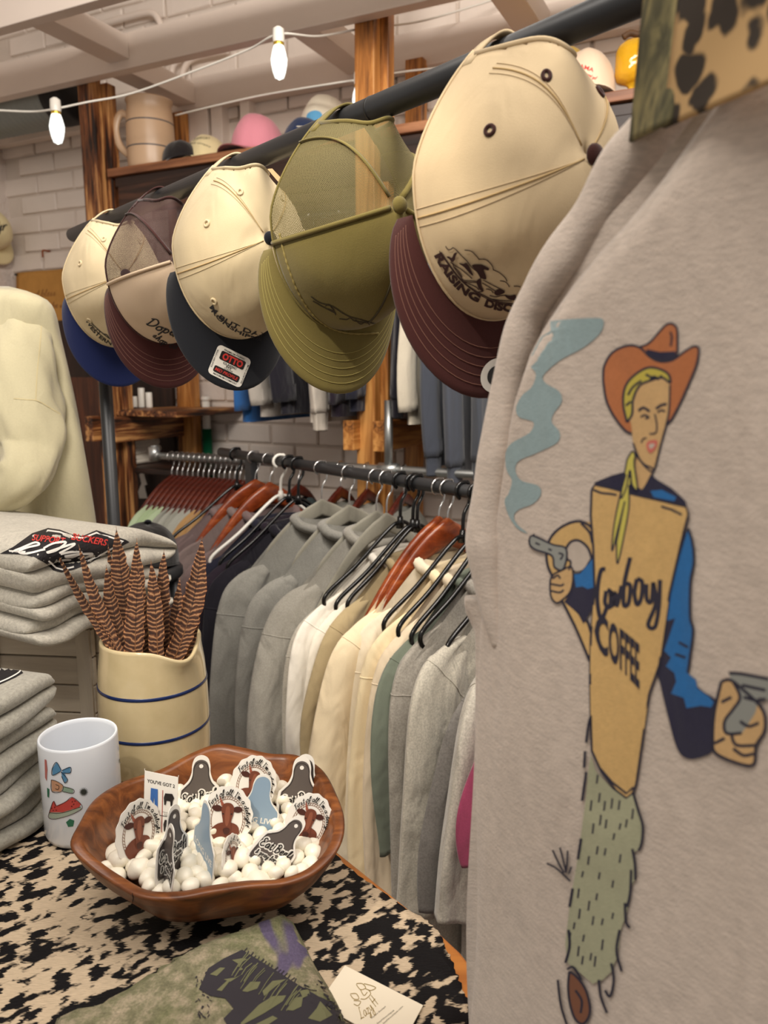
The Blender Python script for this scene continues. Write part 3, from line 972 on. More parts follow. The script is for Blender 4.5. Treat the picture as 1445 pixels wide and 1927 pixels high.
def fill2(pts, maxlen=None):
    bm = bmesh.new()
    vs_ = [bm.verts.new((float(p[0]), float(p[1]), 0)) for p in pts]
    for i in range(len(vs_)):
        try: bm.edges.new((vs_[i], vs_[(i + 1) % len(vs_)]))
        except ValueError: pass
    bmesh.ops.triangle_fill(bm, edges=list(bm.edges), use_beauty=True)
    if maxlen:
        for _ in range(6):
            ee = [e for e in bm.edges if e.calc_length() > maxlen]
            if not ee: break
            bmesh.ops.subdivide_edges(bm, edges=ee, cuts=1)
            bmesh.ops.triangulate(bm, faces=[f for f in bm.faces if len(f.verts) > 3])
    bm.verts.index_update()
    V = [np.array((v.co.x, v.co.y)) for v in bm.verts]
    F = [tuple(v.index for v in f.verts) for f in bm.faces]
    bm.free()
    return V, F

_tcache = {}
def text2(s, size=1.0, bold=0.0, shear=0.0, space=1.0, align='LEFT'):
    key = (s, bold, shear, space, align)
    if key not in _tcache:
        cu = bpy.data.curves.new('lettering', 'FONT')
        cu.body = s
        cu.size = 1.0
        cu.offset = bold
        cu.shear = shear
        cu.space_character = space
        cu.align_x = align
        cu.resolution_u = 3
        ob = bpy.data.objects.new('lettering', cu)
        COL.objects.link(ob)
        dg = bpy.context.evaluated_depsgraph_get()
        me = bpy.data.meshes.new_from_object(ob.evaluated_get(dg))
        V = [np.array((v.co.x, v.co.y)) for v in me.vertices]
        F = [tuple(p.vertices) for p in me.polygons]
        bpy.data.objects.remove(ob)
        bpy.data.curves.remove(cu)
        bpy.data.meshes.remove(me)
        _tcache[key] = (V, F)
    V, F = _tcache[key]
    return [v * size for v in V], F

# a small handwriting alphabet: width and strokes (x-height 1)
HW = {
 'a': (1.0, [[(.8, .85), (.45, 1), (.1, .55), (.25, .05), (.6, .2), (.82, .85), (.78, .2), (1.0, .1)]]),
 'b': (.95, [[(0, .3), (.35, 1.5), (.25, 1.85), (.12, 1.3), (.15, .15), (.5, 0), (.8, .45), (.5, .85), (.2, .5)], [(.5, .85), (.95, .8)]]),
 'c': (.8, [[(.75, .8), (.45, 1), (.1, .5), (.35, 0), (.8, .2)]]),
 'd': (1.0, [[(.75, .8), (.4, 1), (.1, .5), (.3, 0), (.65, .3), (.85, 1.8), (.75, .2), (1, .1)]]),
 'e': (.8, [[(.1, .45), (.55, .6), (.6, .95), (.3, .95), (.1, .45), (.35, 0), (.8, .25)]]),
 'f': (.7, [[(.1, .3), (.5, 1.3), (.55, 1.8), (.3, 1.6), (.25, 0), (.2, -.7), (.35, -.6), (.35, .1), (.7, .5)]]),
 'g': (.95, [[(.8, .8), (.4, 1), (.1, .55), (.35, .1), (.75, .4), (.82, .9), (.75, -.5), (.4, -.8), (.25, -.5), (.95, .2)]]),
 'h': (.95, [[(.05, .3), (.35, 1.6), (.2, 1.7), (.15, 0), (.3, .7), (.6, .95), (.65, .2), (.95, .15)]]),
 'i': (.5, [[(.05, .4), (.25, .95), (.22, .15), (.5, .15)], [(.3, 1.3), (.33, 1.38)]]),
 'l': (.55, [[(.05, .3), (.4, 1.5), (.3, 1.85), (.15, 1.2), (.2, .1), (.55, .2)]]),
 'm': (1.3, [[(.05, .8), (.15, .95), (.12, 0), (.3, .8), (.5, .9), (.5, 0), (.7, .8), (.9, .9), (.92, .15), (1.3, .2)]]),
 'n': (1.0, [[(.05, .8), (.15, .95), (.12, 0), (.35, .8), (.6, .9), (.62, .15), (1.0, .2)]]),
 'o': (.85, [[(.5, .95), (.15, .7), (.15, .2), (.5, 0), (.75, .45), (.5, .95), (.85, .85)]]),
 'p': (.95, [[(.05, .8), (.2, .95), (.1, -.8), (.2, .5), (.5, .95), (.8, .5), (.5, .05), (.2, .3)]]),
 'r': (.75, [[(.05, .7), (.2, .95), (.15, 0), (.25, .6), (.5, .95), (.75, .85)]]),
 's': (.75, [[(.05, .2), (.4, .95), (.3, .6), (.6, .2), (.3, 0), (.1, .1)]]),
 't': (.65, [[(.3, 1.6), (.25, .2), (.45, 0), (.65, .2)], [(.0, 1.05), (.6, 1.1)]]),
 'u': (1.0, [[(.1, .95), (.12, .2), (.45, 0), (.75, .5), (.8, .95), (.78, .15), (1.0, .15)]]),
 'w': (1.2, [[(.05, .9), (.15, .1), (.4, .2), (.55, .8), (.6, .1), (.9, .2), (1.05, .95), (1.2, .85)]]),
 'y': (.95, [[(.1, .95), (.15, .3), (.5, .2), (.8, .95), (.7, -.5), (.35, -.8), (.25, -.4), (.95, .2)]]),
 'z': (.85, [[(.1, .9), (.7, .9), (.1, .1), (.6, 0), (.5, -.6), (.2, -.6), (.85, .2)]]),
 'v': (.85, [[(.05, .9), (.3, 0), (.75, .95)]]),
 'x': (.8, [[(.1, .9), (.7, .05)], [(.7, .9), (.1, .05)]]), 'k': (.9, [[(.1, 1.8), (.12, 0)], [(.7, .95), (.15, .4), (.75, 0), (.9, .15)]]),
 'j': (.5, [[(.3, .95), (.3, -.6), (.05, -.7)]]), 'q': (.9, [[(.7, .85), (.3, 1), (.1, .5), (.4, 0), (.72, .9), (.7, -.8)]]),
 'E': (1.15, [[(.95, 1.6), (.6, 1.9), (.25, 1.6), (.45, 1.05), (.7, 1.0), (.3, .9), (.05, .4), (.4, -.05), (1.0, .3)]]),
 'B': (1.25, [[(.3, 1.75), (.22, 0)], [(.05, 1.6), (.5, 1.95), (.95, 1.6), (.7, 1.1), (.35, 1.0), (.8, .95), (1.05, .45), (.6, -.05), (.15, .1)]]),
 'F': (1.0, [[(.05, 1.6), (.4, 1.8), (1.0, 1.85)], [(.5, 1.8), (.35, .2), (.1, 0)], [(.25, .95), (.75, 1.0)]]),
 'I': (.6, [[(.1, 1.8), (.5, 1.8)], [(.3, 1.8), (.25, 0)], [(.05, 0), (.5, 0)]]),
 'C': (1.25, [[(1.05, 1.7), (.85, 2.0), (.4, 1.7), (.1, .8), (.25, .1), (.65, -.05), (1.15, .3)]]),
 'L': (1.05, [[(.8, 1.75), (.5, 1.9), (.4, 1.2), (.3, .2), (.1, 0), (.45, .05), (1.0, 0)]]),
 'H': (1.25, [[(.2, 1.9), (.15, 0)], [(.95, 1.9), (.9, 0)], [(0, .95), (1.2, 1.0)]]),
 'D': (1.3, [[(.3, 1.7), (.3, .1)], [(.0, 1.5), (.6, 1.9), (1.15, 1.3), (1.0, .4), (.4, 0), (.15, .2)]]),
 'R': (1.2, [[(.3, 1.8), (.2, 0)], [(.05, 1.6), (.6, 1.95), (.95, 1.5), (.35, 1.0), (1.1, 0)]]),
 'S': (1.0, [[(.85, 1.6), (.5, 1.9), (.2, 1.5), (.7, .9), (.7, .2), (.3, 0), (.05, .3)]]),
 '&': (1.1, [[(.9, .2), (.35, 1.3), (.5, 1.7), (.7, 1.3), (.15, .5), (.35, 0), (.9, .7)]]),
 ',': (.4, [[(.2, .1), (.1, -.3)]]), "'": (.35, [[(.2, 1.8), (.15, 1.5)]]), '.': (.35, [[(.15, .0), (.18, .06)]]),
}
def hand2(s, size, wd, slant=0.18, track=0.05):
    """handwritten text as ribbons, x-height = size"""
    parts, x = [], 0.0
    for ch in s:
        if ch == ' ':
            x += 0.55; continue
        g = HW.get(ch)
        if g is None:
            x += 0.5; continue
        for st in g[1]:
            pts = catmull([((px_ + x + slant * py_) * size, py_ * size) for px_, py_ in st], 5) if len(st) > 2 else [np.array(((px_ + x + slant * py_) * size, py_ * size)) for px_, py_ in st]
            parts.append(ribbon2(pts, wd))
        x += g[0] + track
    return join2(parts), x * size

def join2(parts):
    V, F = [], []
    for v, f in parts:
        b = len(V)
        V += list(v)
        F += [tuple(i + b for i in q) for q in f]
    return V, F

def map2(vf, fn):
    V, F = vf
    return [np.asarray(fn(p[0], p[1])) for p in V], F

def along(path):
    """x runs along the pixel path, y to its upper side"""
    pts = np.array(catmull(path, 10))
    seg = np.diff(pts, axis=0)
    L = np.concatenate([[0], np.cumsum(np.hypot(seg[:, 0], seg[:, 1]))])
    def fn(x, y):
        k = min(max(np.searchsorted(L, x) - 1, 0), len(seg) - 1)
        t = (x - L[k]) / max(L[k + 1] - L[k], 1e-6)
        p = pts[k] + seg[k] * t
        d = seg[k] / (np.hypot(*seg[k]) or 1)
        return p + np.array((d[1], -d[0])) * y
    return fn, L[-1]

def lay(name, parent, bvh, vf, m, off=0.0006, maxd=None):
    """put a traced outline (photo pixels) onto the surface it is printed on"""
    V, F = vf
    out, ok = [], []
    for p in V:
        d = ray(float(p[0]), float(p[1])).normalized()
        h = bvh.ray_cast(CAM, d)
        if h[0] is None or (maxd and h[3] > maxd):
            out.append((0, 0, 0)); ok.append(False); continue
        n = h[1]
        if n.dot(d) > 0: n = -n
        out.append(tuple(h[0] + n * off)); ok.append(True)
    G = [f for f in F if all(ok[i] for i in f) and max((Vector(out[f[0]]) - Vector(out[i])).length for i in f) < 0.08]
    used = sorted({i for f in G for i in f})
    if not G:
        return None
    ix = {k: j for j, k in enumerate(used)}
    return mesh_obj(name, [out[i] for i in used], [tuple(ix[i] for i in f) for f in G], m, parent, False)

M_INK = plain('black_ink', (22, 18, 22), 0.7)
M_THREADBROWN = plain('dark_brown_thread', (52, 22, 20), 0.75)
M_THREADBLK = plain('black_thread', (26, 24, 30), 0.75)
M_WHITEPRINT = plain('white_print', (238, 234, 226), 0.6)
M_REDPRINT = plain('red_print', (206, 58, 52), 0.6)

# faint pencil handwriting on the kraft notice
_kb = bvh_of(KP)
M_PENCIL = plain('faint_brown_marker', (150, 100, 48), 0.8)
_l = []
for y0, s, x0, sz in ((560, 'God bless', 56, 7.0), (580, 'be with', 98, 6.0), (606, 'you and', 70, 5.5)):
    g, _ = hand2(s, sz, 1.6)
    _l.append(map2(g, lambda x, y: (x0 + x, y0 - y - x * .08)))
lay('handwriting', poster, _kb, join2(_l), M_PENCIL, 0.0012)

# ------------------------------------------------------------------ caps
def mesh_fabric(name, c):
    if name in _mats: return _mats[name]
    t = NT(name)
    uvn = t.n('ShaderNodeUVMap')
    sep = t.n('ShaderNodeSeparateXYZ')
    t.l(uvn.outputs['UV'], sep.inputs[0])
    k = 2 * PI / 0.0030
    a = t.math('ADD', sep.outputs[0], sep.outputs[1])
    b = t.math('SUBTRACT', sep.outputs[0], sep.outputs[1])
    sa = t.math('SINE', t.math('MULTIPLY', a, k * .62))
    sb = t.math('SINE', t.math('MULTIPLY', b, k * .62))
    pr = t.math('MULTIPLY', sa, sb)
    ab = t.math('ABSOLUTE', pr)
    hole = t.math('GREATER_THAN', ab, 0.62)
    t.set(Base_Color=lin(c), Roughness=0.8)
    tr = t.n('ShaderNodeBsdfTransparent')
    mx = t.n('ShaderNodeMixShader')
    t.l(hole, mx.inputs[0])
    t.l(t.b.outputs[0], mx.inputs[1])
    t.l(tr.outputs[0], mx.inputs[2])
    t.l(mx.outputs[0], t.out.inputs[0])
    _mats[name] = t.m
    return t.m

def cap(label, group, M, mc, mb, mbtn, style='cotton', mmesh=None, rx=0.109, ry=0.080, H=0.108, bl=0.066, arch=True, res=1.0, eyelets=None, seams=True, stitch=None, seed=0, name='cap', bend=3.6, cat='cap', lean=0.0):
    """baseball cap: x towards the bill, y sideways, z up through the button; M places it"""
    e = empty(name, M.translation, label, cat, group)
    rg = np.random.default_rng(seed)
    ph = rg.uniform(0, 6, 6)
    def S(phi, s, off=0.0):
        c = np.cos(phi)
        ex = 0.74 - 0.02 * np.clip(c, 0, 1)
        rr = np.cos(np.clip(s, 0, PI / 2 - 1e-4)) ** ex
        x = rx * rr * c
        y = ry * rr * np.sin(phi) * (1 - 0.42 * np.clip(-c, 0, 1) ** 1.2 * np.cos(s) ** .5)
        hh = H * (1 + 0.05 * c)
        z = hh * np.sin(s) ** 0.97
        z = z + lean * x * np.sin(s)
        # soft dents between the panel seams
        dent = -0.004 * np.clip(-c, 0, 1) * np.sin(2 * s) * np.sin(4 * phi + ph[2]) + 0.0018 * np.cos(6 * phi) * np.sin(2 * s) + 0.0014 * np.sin(3 * phi + ph[0] + 3 * s) * np.sin(2 * s) + 0.001 * np.sin(7 * phi + ph[1] - 4 * s) * np.sin(2 * s)
        k = 1 + (dent + off) / 0.09
        return np.stack([x * k, y * k, z * (1 + (dent * .4 + off) / 0.12)], -1)
    M3 = np.array(M.to_3x3()); M0 = np.array(M.translation)
    def wv(p):
        return np.asarray(p) @ M3.T + M0
    nph, nst = int(72 * res), int(26 * res)
    phis = np.linspace(-PI, PI, nph, endpoint=False)
    sv = np.linspace(0, PI / 2, nst)
    PH, SS = np.meshgrid(phis, sv)
    X = wv(S(PH, SS).reshape(-1, 3))
    arch_w = 0.62
    def in_arch(phi, s):
        if not arch: return False
        d = abs(abs(phi) - PI)
        return d < arch_w and s > 0.10 and s < 0.10 + 0.80 * math.sqrt(max(0, 1 - (d / arch_w) ** 2))
    fr_lim = 1.32
    groups = {'front': [], 'back': []}
    for i in range(nst - 1):
        for j in range(nph):
            k = (j + 1) % nph
            pc = phis[j] + PI / nph
            sc = (sv[i] + sv[i + 1]) / 2
            if in_arch(pc, sc): continue
            if arch and abs(abs(pc) - PI) < arch_w and sc < 0.10: continue
            f = (i * nph + j, i * nph + k, (i + 1) * nph + k, (i + 1) * nph + j)
            groups['front' if (style == 'trucker' and abs(pc) < fr_lim) else 'back'].append(f)
    UVc = np.stack([PH.ravel() * 0.085, SS.ravel() * 0.11], 1)
    parts = []
    def sub(name_, fs, m, uv=False, solid=0.0016):
        used = sorted({i for f in fs for i in f})
        ix = {a: b for b, a in enumerate(used)}
        o = mesh_obj(name_, X[used], [tuple(ix[i] for i in f) for f in fs], m, e, uv=UVc[used] if uv else None, keep=True)
        if solid:
            mo = o.modifiers.new('thickness', 'SOLIDIFY'); mo.thickness = solid; mo.offset = -1
        parts.append(o)
        return o
    if style == 'trucker':
        sub('mesh_back', groups['back'], mmesh, True, 0)
        sub('front_panel', groups['front'], mc, False, 0.004)
        for sg in (-1, 1):
            ss = np.linspace(0.02, PI / 2 - 0.05, 30)
            pl = wv(S(np.full(30, sg * fr_lim), ss, 0.0012))
            V, F = tube([Vector(p) for p in pl], 0.0024, 8)
            mesh_obj('panel_binding', V, F, mc, e)
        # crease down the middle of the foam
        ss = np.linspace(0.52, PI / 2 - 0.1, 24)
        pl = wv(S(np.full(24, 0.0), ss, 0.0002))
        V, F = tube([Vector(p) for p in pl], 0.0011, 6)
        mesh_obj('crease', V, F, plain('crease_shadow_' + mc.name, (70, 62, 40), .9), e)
        # net seams
        for pa in (PI * .72, -PI * .72):
            ss = np.linspace(0.02, PI / 2 - 0.05, 24)
            pl = wv(S(np.full(24, pa), ss, 0.0004))
            V, F = tube([Vector(p) for p in pl], 0.0035, 6, flat=0.3)
            mesh_obj('seam_tape', V, F, mbtn, e)
    else:
        sub('crown', groups['back'], mc)
        if seams:
            for k, pa in enumerate((1.25, -1.25, 2.3, -2.3)):
                ss = np.linspace(0.02 if abs(pa) < 2.2 else 0.45, PI / 2 - 0.04, 30)
                for dd, rr in ((0.0, 0.0007), (0.06, 0.0003), (-0.06, 0.0003)):
                    pl = wv(S(np.full(30, pa) + dd * np.cos(ss) ** .3, ss, 0.0004))
                    V, F = tube([Vector(p) for p in pl], rr, 6)
                    mesh_obj('seam' if dd == 0 else 'stitch_line', V, F, mc if dd else plain('seam_' + mc.name, (188, 160, 112), .9), e)
    if arch:
        # binding of the rear opening and the strap over the bar
        bd = []
        for k in range(25):
            d = -arch_w + 2 * arch_w * k / 24
            s = 0.10 + 0.80 * math.sqrt(max(0, 1 - (d / arch_w) ** 2))
            bd.append(Vector(wv(S(np.array(PI + d), np.array(s), 0.0003))))
        V, F = tube(bd, 0.0022, 8)
        mesh_obj('opening_binding', V, F, mc if style != 'trucker' else mbtn, e)
        rings = []
        for k in range(21):
            d = -arch_w - .12 + 2 * (arch_w + .12) * k / 20
            lo = wv(S(np.array(PI + d), np.array(0.0), 0.0010)); hi = wv(S(np.array(PI + d), np.array(0.13), 0.0010))
            lo2 = wv(S(np.array(PI + d), np.array(0.0), -0.0010)); hi2 = wv(S(np.array(PI + d), np.array(0.13), -0.0010))
            rings.append([Vector(lo), Vector(hi), Vector(hi2), Vector(lo2)])
        V, F = loft(rings, True, True)
        mesh_obj('strap', V, F, mc if style != 'trucker' else mbtn, e)
    # button
    top = S(np.array(0.0), np.array(PI / 2))
    bt = []
    for i in range(8):
        a = i / 7 * PI / 2
        bt.append([tuple(wv(top + np.array((0.0078 * math.cos(a) * math.cos(2 * PI * k / 16), 0.0078 * math.cos(a) * math.sin(2 * PI * k / 16), 0.0052 * math.sin(a) - 0.001)))) for k in range(16)])
    V, F = loft(bt, True, False)
    mesh_obj('button', V, F, mbtn, e)
    # eyelets
    for pa, sa, me_ in (eyelets or []):
        c = S(np.array(pa), np.array(sa)); 
        du = S(np.array(pa + .02), np.array(sa)) - c; dv = S(np.array(pa), np.array(sa + .02)) - c
        du = du / np.linalg.norm(du); dv = dv / np.linalg.norm(dv); nn = np.cross(du, dv); nn /= np.linalg.norm(nn)
        ring = [Vector(wv(c + 0.0034 * (du * math.cos(2 * PI * k / 16) + dv * math.sin(2 * PI * k / 16)) + nn * 0.0004)) for k in range(16)]
        V, F = tube(ring, 0.0015, 6, True)
        mesh_obj('eyelet', V, F, me_, e)
    # bill
    lim = 1.28
    nb, nw = int(44 * res), int(14 * res)
    def bill(phi, wq, zoff=0.0):
        inner = S(phi, np.full_like(phi, 0.015))
        f = np.cos(np.clip(phi / lim, -1, 1) * PI / 2)
        ext = bl * (np.clip(f, 0, 1) ** 0.42)
        yy = inner[..., 1] * (1 + 0.20 * wq * (np.clip(f, 0, 1) ** .3))
        xx = inner[..., 0] + ext * wq
        zz = -bend * (yy ** 2) * (0.35 + 0.65 * wq) - 0.006 * wq + 0.002 + zoff
        return np.stack([xx, yy, zz], -1)
    rings = []
    pv = np.sin(np.linspace(-PI / 2, PI / 2, nb)) * lim
    top_, bot_ = [], []
    for iw in range(nw):
        wq = iw / (nw - 1)
        top_.append(wv(bill(pv, wq, 0.0016)))
        bot_.append(wv(bill(pv, wq, -0.0016)))
    edge = wv(bill(pv, 1.012, 0.0))
    rows = [top_[i] for i in range(nw)] + [edge] + [bot_[i] for i in range(nw - 1, -1, -1)]
    V = np.concatenate(rows)
    F = grid_faces(len(rows), nb)
    bo = mesh_obj('bill', V, F, mb, e, keep=True)
    parts.append(bo)
    if stitch is not None:
        for wq in (0.36, 0.48, 0.60, 0.72, 0.84):
            pl = wv(bill(pv * 0.985, wq, 0.0019))
            V, F = tube([Vector(p) for p in pl], 0.0004, 5)
            mesh_obj('stitch_line', V, F, stitch, e)
    # sweat rim
    rim = [Vector(wv(S(np.array(p), np.array(0.02), 0.0005))) for p in np.linspace(-2.6, 2.6, 60)]
    V, F = tube(rim, 0.0013, 6)
    mesh_obj('rim_binding', V, F, mc if style != 'trucker' else mbtn, e)
    e['_r'] = rx
    return e, parts, S, wv, bill

C_CREAM = fabric('cream_twill', (210, 188, 152), 0.02, 1600, 0, 0.3, 9, 0.1, fine=1800, wr=.45)
C_CREAM2 = fabric('ivory_twill', (212, 194, 158), 0.02, 1600, 0, 0.3, 9, 0.1, fine=1800, wr=.45)
C_FOAM = fabric('beige_foam', (206, 182, 154), 0.02, 1400, 0, 0.12, 9, 0.1, wr=.15)
C_OLIVE = fabric('olive_foam', (122, 110, 62), 0.04, 1500, 0, 0.2, 9, 0.15, wr=.15)
C_BROWN = fabric('dark_brown_twill', (72, 38, 36), 0.05, 1700, 0, 0.3, 9, 0.15, fine=1800, wr=.1)
C_NAVY = fabric('navy_twill', (30, 40, 84), 0.06, 1700, 0, 0.3, 9, 0.15, fine=1800, wr=.1)
C_BLACK = fabric('black_twill', (32, 34, 40), 0.06, 1700, 0, 0.3, 9, 0.15, fine=1800, wr=.1)
C_BRNET = mesh_fabric('brown_net', (70, 46, 42))
C_OLNET = mesh_fabric('olive_net', (112, 102, 62))
C_OLTHREAD = plain('olive_thread', (168, 156, 92), .8)
C_BRTHREAD = plain('brown_thread', (124, 84, 72), .8)
C_BRBTN = fabric('dark_brown_button', (62, 34, 30), 0.05, 1800, 0, 0.3)
C_NAVYBTN = fabric('dark_navy_button', (20, 22, 30), 0.05, 1800, 0, 0.3)

def hung(u, v, tilt=1.5, roll=0.0, yaw=-9.0, rx=0.109):
    """a cap hung by its rear strap over the cap bar, crown towards the near end of the bar"""
    a = u_to_a(u, NHB, v)
    zax = (-A2)
    xax = -UP
    t = math.radians(tilt)
    x = (xax * math.cos(t) - zax * math.sin(t)).normalized()
    z = (zax * math.cos(t) + xax * math.sin(t)).normalized()
    y = z.cross(x)
    if yaw:
        R_ = Matrix.Rotation(math.radians(yaw), 3, UP)
        x, y, z = R_ @ x, R_ @ y, R_ @ z
    if roll:
        R_ = Matrix.Rotation(math.radians(roll), 3, z)
        x, y, z = R_ @ x, R_ @ y, R_ @ z
    pivot = AN(a, NHB, ZHB + 0.0135)
    o = pivot + x * rx
    return basis(x, y, z, o)
CG = 'caps hung on the charcoal cap rack'
def ey(m, front=True): return ([(0.78, 0.55, m), (-0.78, 0.55, m)] if front else []) + [(1.75, 0.72, m), (-1.75, 0.72, m), (2.42, 1.0, m), (-2.42, 1.0, m)]
cap1, c1p, *_ = cap('cream cap with a navy bill hung farthest along the bar', CG, hung(208, 400, yaw=-12), C_CREAM2, C_NAVY, C_NAVYBTN, seed=1, eyelets=ey(C_CREAM2))
cap2, c2p, *_ = cap('brown trucker cap with a beige front and net back', CG, hung(300, 365, yaw=-14), C_FOAM, C_BROWN, C_BRBTN, 'trucker', C_BRNET, seed=2, stitch=C_BRTHREAD)
cap3, c3p, *_ = cap('cream cap with a black bill and a square size sticker', CG, hung(440, 300), C_CREAM2, C_BLACK, C_NAVYBTN, seed=3, eyelets=ey(C_CREAM2))
cap4, c4p, *_ = cap('olive green trucker cap with a net back', CG, hung(645, 215), C_OLIVE, C_OLIVE, C_OLIVE, 'trucker', C_OLNET, seed=4, stitch=C_OLTHREAD)
cap5, c5p, *_ = cap('large cream cap with a dark brown bill nearest the oatmeal sweatshirt', CG, hung(940, 80), C_CREAM, C_BROWN, C_BRBTN, seed=5, eyelets=ey(C_BRBTN, False), stitch=C_BRTHREAD)
# ------------------------------------------------------------------ counter table, cow hide and what stands on it
ZT = CAM.z - 0.515
table = empty('display_table', AN(0.85, 0.05, 0), 'orange wooden counter table with rounded corners under the cow hide', 'table')
def rrect(a0, a1, n0, n1, r, k=10):
    pts = []
    for ca, cn, s in ((a0 + r, n0 + r, 180), (a1 - r, n0 + r, 270), (a1 - r, n1 - r, 0), (a0 + r, n1 - r, 90)):
        for i in range(k + 1):
            t = math.radians(s + 90 * i / k)
            pts.append((ca + r * math.cos(t), cn + r * math.sin(t)))
    return pts
def flat_slab(outline, z0, z1, round_=0.006):
    rings = []
    c = np.mean(np.array(outline), 0)
    for dz, ins in ((0, round_), (round_, 0), (z1 - z0 - round_, 0), (z1 - z0 - round_ * .3, round_ * .3), (z1 - z0, round_)):
        rings.append([AN(p[0] - (p[0] - c[0]) / max(np.hypot(*(np.array(p) - c)), .01) * ins, p[1] - (p[1] - c[1]) / max(np.hypot(*(np.array(p) - c)), .01) * ins, z0 + dz) for p in outline])
    return loft(rings, True, True)
_to = rrect(0.30, 1.75, -0.62, 0.452, 0.16)
V, F = flat_slab(_to, ZT - 0.034, ZT - 0.003)
mesh_obj('table_top', V, F, M_TABLE, table)
for a, n in ((0.45, 0.28), (1.6, 0.28), (0.45, -0.48), (1.6, -0.48)):
    V, F = tube([AN(a, n, ZT - .03), AN(a, n, 0)], [0.03, 0.02], 14)
    mesh_obj('leg', V, F, M_TABLE, table)
board('apron', AN(1.02, 0.30, ZT - 0.07), A2, N2, UP, 1.1, 0.022, 0.07, M_TABLE, table)
board('apron', AN(1.02, -0.48, ZT - 0.07), A2, N2, UP, 1.1, 0.022, 0.07, M_TABLE, table)

# cow hide
def hide_mat():
    t = NT('speckled_cow_hide')
    base = t.coord('Object', (1, 1, 1), (0, 0, math.radians(-38)))
    # hair direction: stretch the coordinates
    hair = t.coord('Object', (45, 210, 60), (0, 0, math.radians(-38)))
    hn = t.noise(hair, 2.4, 3, 0.6)
    hv = t.n('ShaderNodeVectorMath', operation='SCALE')
    cm = t.n('ShaderNodeCombineXYZ')
    t.l(t.math('SUBTRACT', hn, 0.5), cm.inputs[0])
    t.l(cm.outputs[0], hv.inputs[0])
    hv.inputs['Scale'].default_value = 0.016
    ad = t.n('ShaderNodeVectorMath', operation='ADD')
    t.l(base, ad.inputs[0]); t.l(hv.outputs[0], ad.inputs[1])
    mp = t.n('ShaderNodeMapping'); mp.inputs['Scale'].default_value = (0.78, 1.0, 1.0)
    t.l(ad.outputs[0], mp.inputs['Vector'])
    n1 = t.noise(mp.outputs[0], 84, 1.6, 0.5)
    n0 = t.noise(ad.outputs[0], 5.0, 2, 0.5)
    # more white towards the left of the counter: a broad mark of the hide itself
    geo = t.n('ShaderNodeTexCoord')
    sp = t.n('ShaderNodeSeparateXYZ'); t.l(geo.outputs['Object'], sp.inputs[0])
    g = t.math('SUBTRACT', t.math('MULTIPLY', sp.outputs[0], -0.22), 0.055)
    f = t.math('ADD', t.math('ADD', n1, t.math('MULTIPLY', t.math('SUBTRACT', n0, .5), 0.35)), g)
    c = t.ramp(f, [(0.495, (0.006, 0.005, 0.006, 1)), (0.55, lin((214, 194, 166)))])
    fine = t.noise(t.coord('Object', (60, 700, 300), (0, 0, math.radians(-38))), 2.0, 3)
    c2 = t.ramp(fine, [(.3, (.74, .72, .7, 1)), (.7, (1.08, 1.06, 1.04, 1))])
    t.l(t.mix(1.0, c, c2, 'MULTIPLY'), t.b.inputs['Base Color'])
    t.set(Roughness=0.55, Sheen_Weight=0.0)
    t.b.inputs['Specular IOR Level'].default_value = 0.15
    t.bump(fine, 0.5, 0.004)
    return t.m
_ho = []
hp = [(604, 1588), (650, 1628), (716, 1676), (770, 1712), (815, 1742), (836, 1775), (852, 1812), (870, 1862), (884, 1925)]
_ho = [Pz(u, v, ZT) for u, v in hp]
_ho += [AN(0.30, 0.31, ZT), AN(0.27, 0.0, ZT), AN(0.29, -0.5, ZT), AN(0.9, -0.6, ZT), AN(1.5, -0.58, ZT), AN(1.66, -0.1, ZT), AN(1.6, 0.28, ZT), AN(1.2, 0.41, ZT), AN(0.95, 0.42, ZT)]
_hp2 = [(p.x, p.y) for p in _ho]
_hp2 = [tuple(p) for p in catmull(_hp2, 10, True)]
_hp2 = [(x + random.uniform(-.0012, .0012), y + random.uniform(-.0012, .0012)) for x, y in _hp2]
v2, f2 = fill2(_hp2, 0.05)
hide = mesh_obj('cow_hide', [(p[0], p[1], ZT) for p in v2], f2, hide_mat(), None, True)
_m = hide.modifiers.new('thickness', 'SOLIDIFY'); _m.thickness = 0.003; _m.offset = -1
tag(hide, 'black and cream speckled cow hide spread over the table', 'hide')

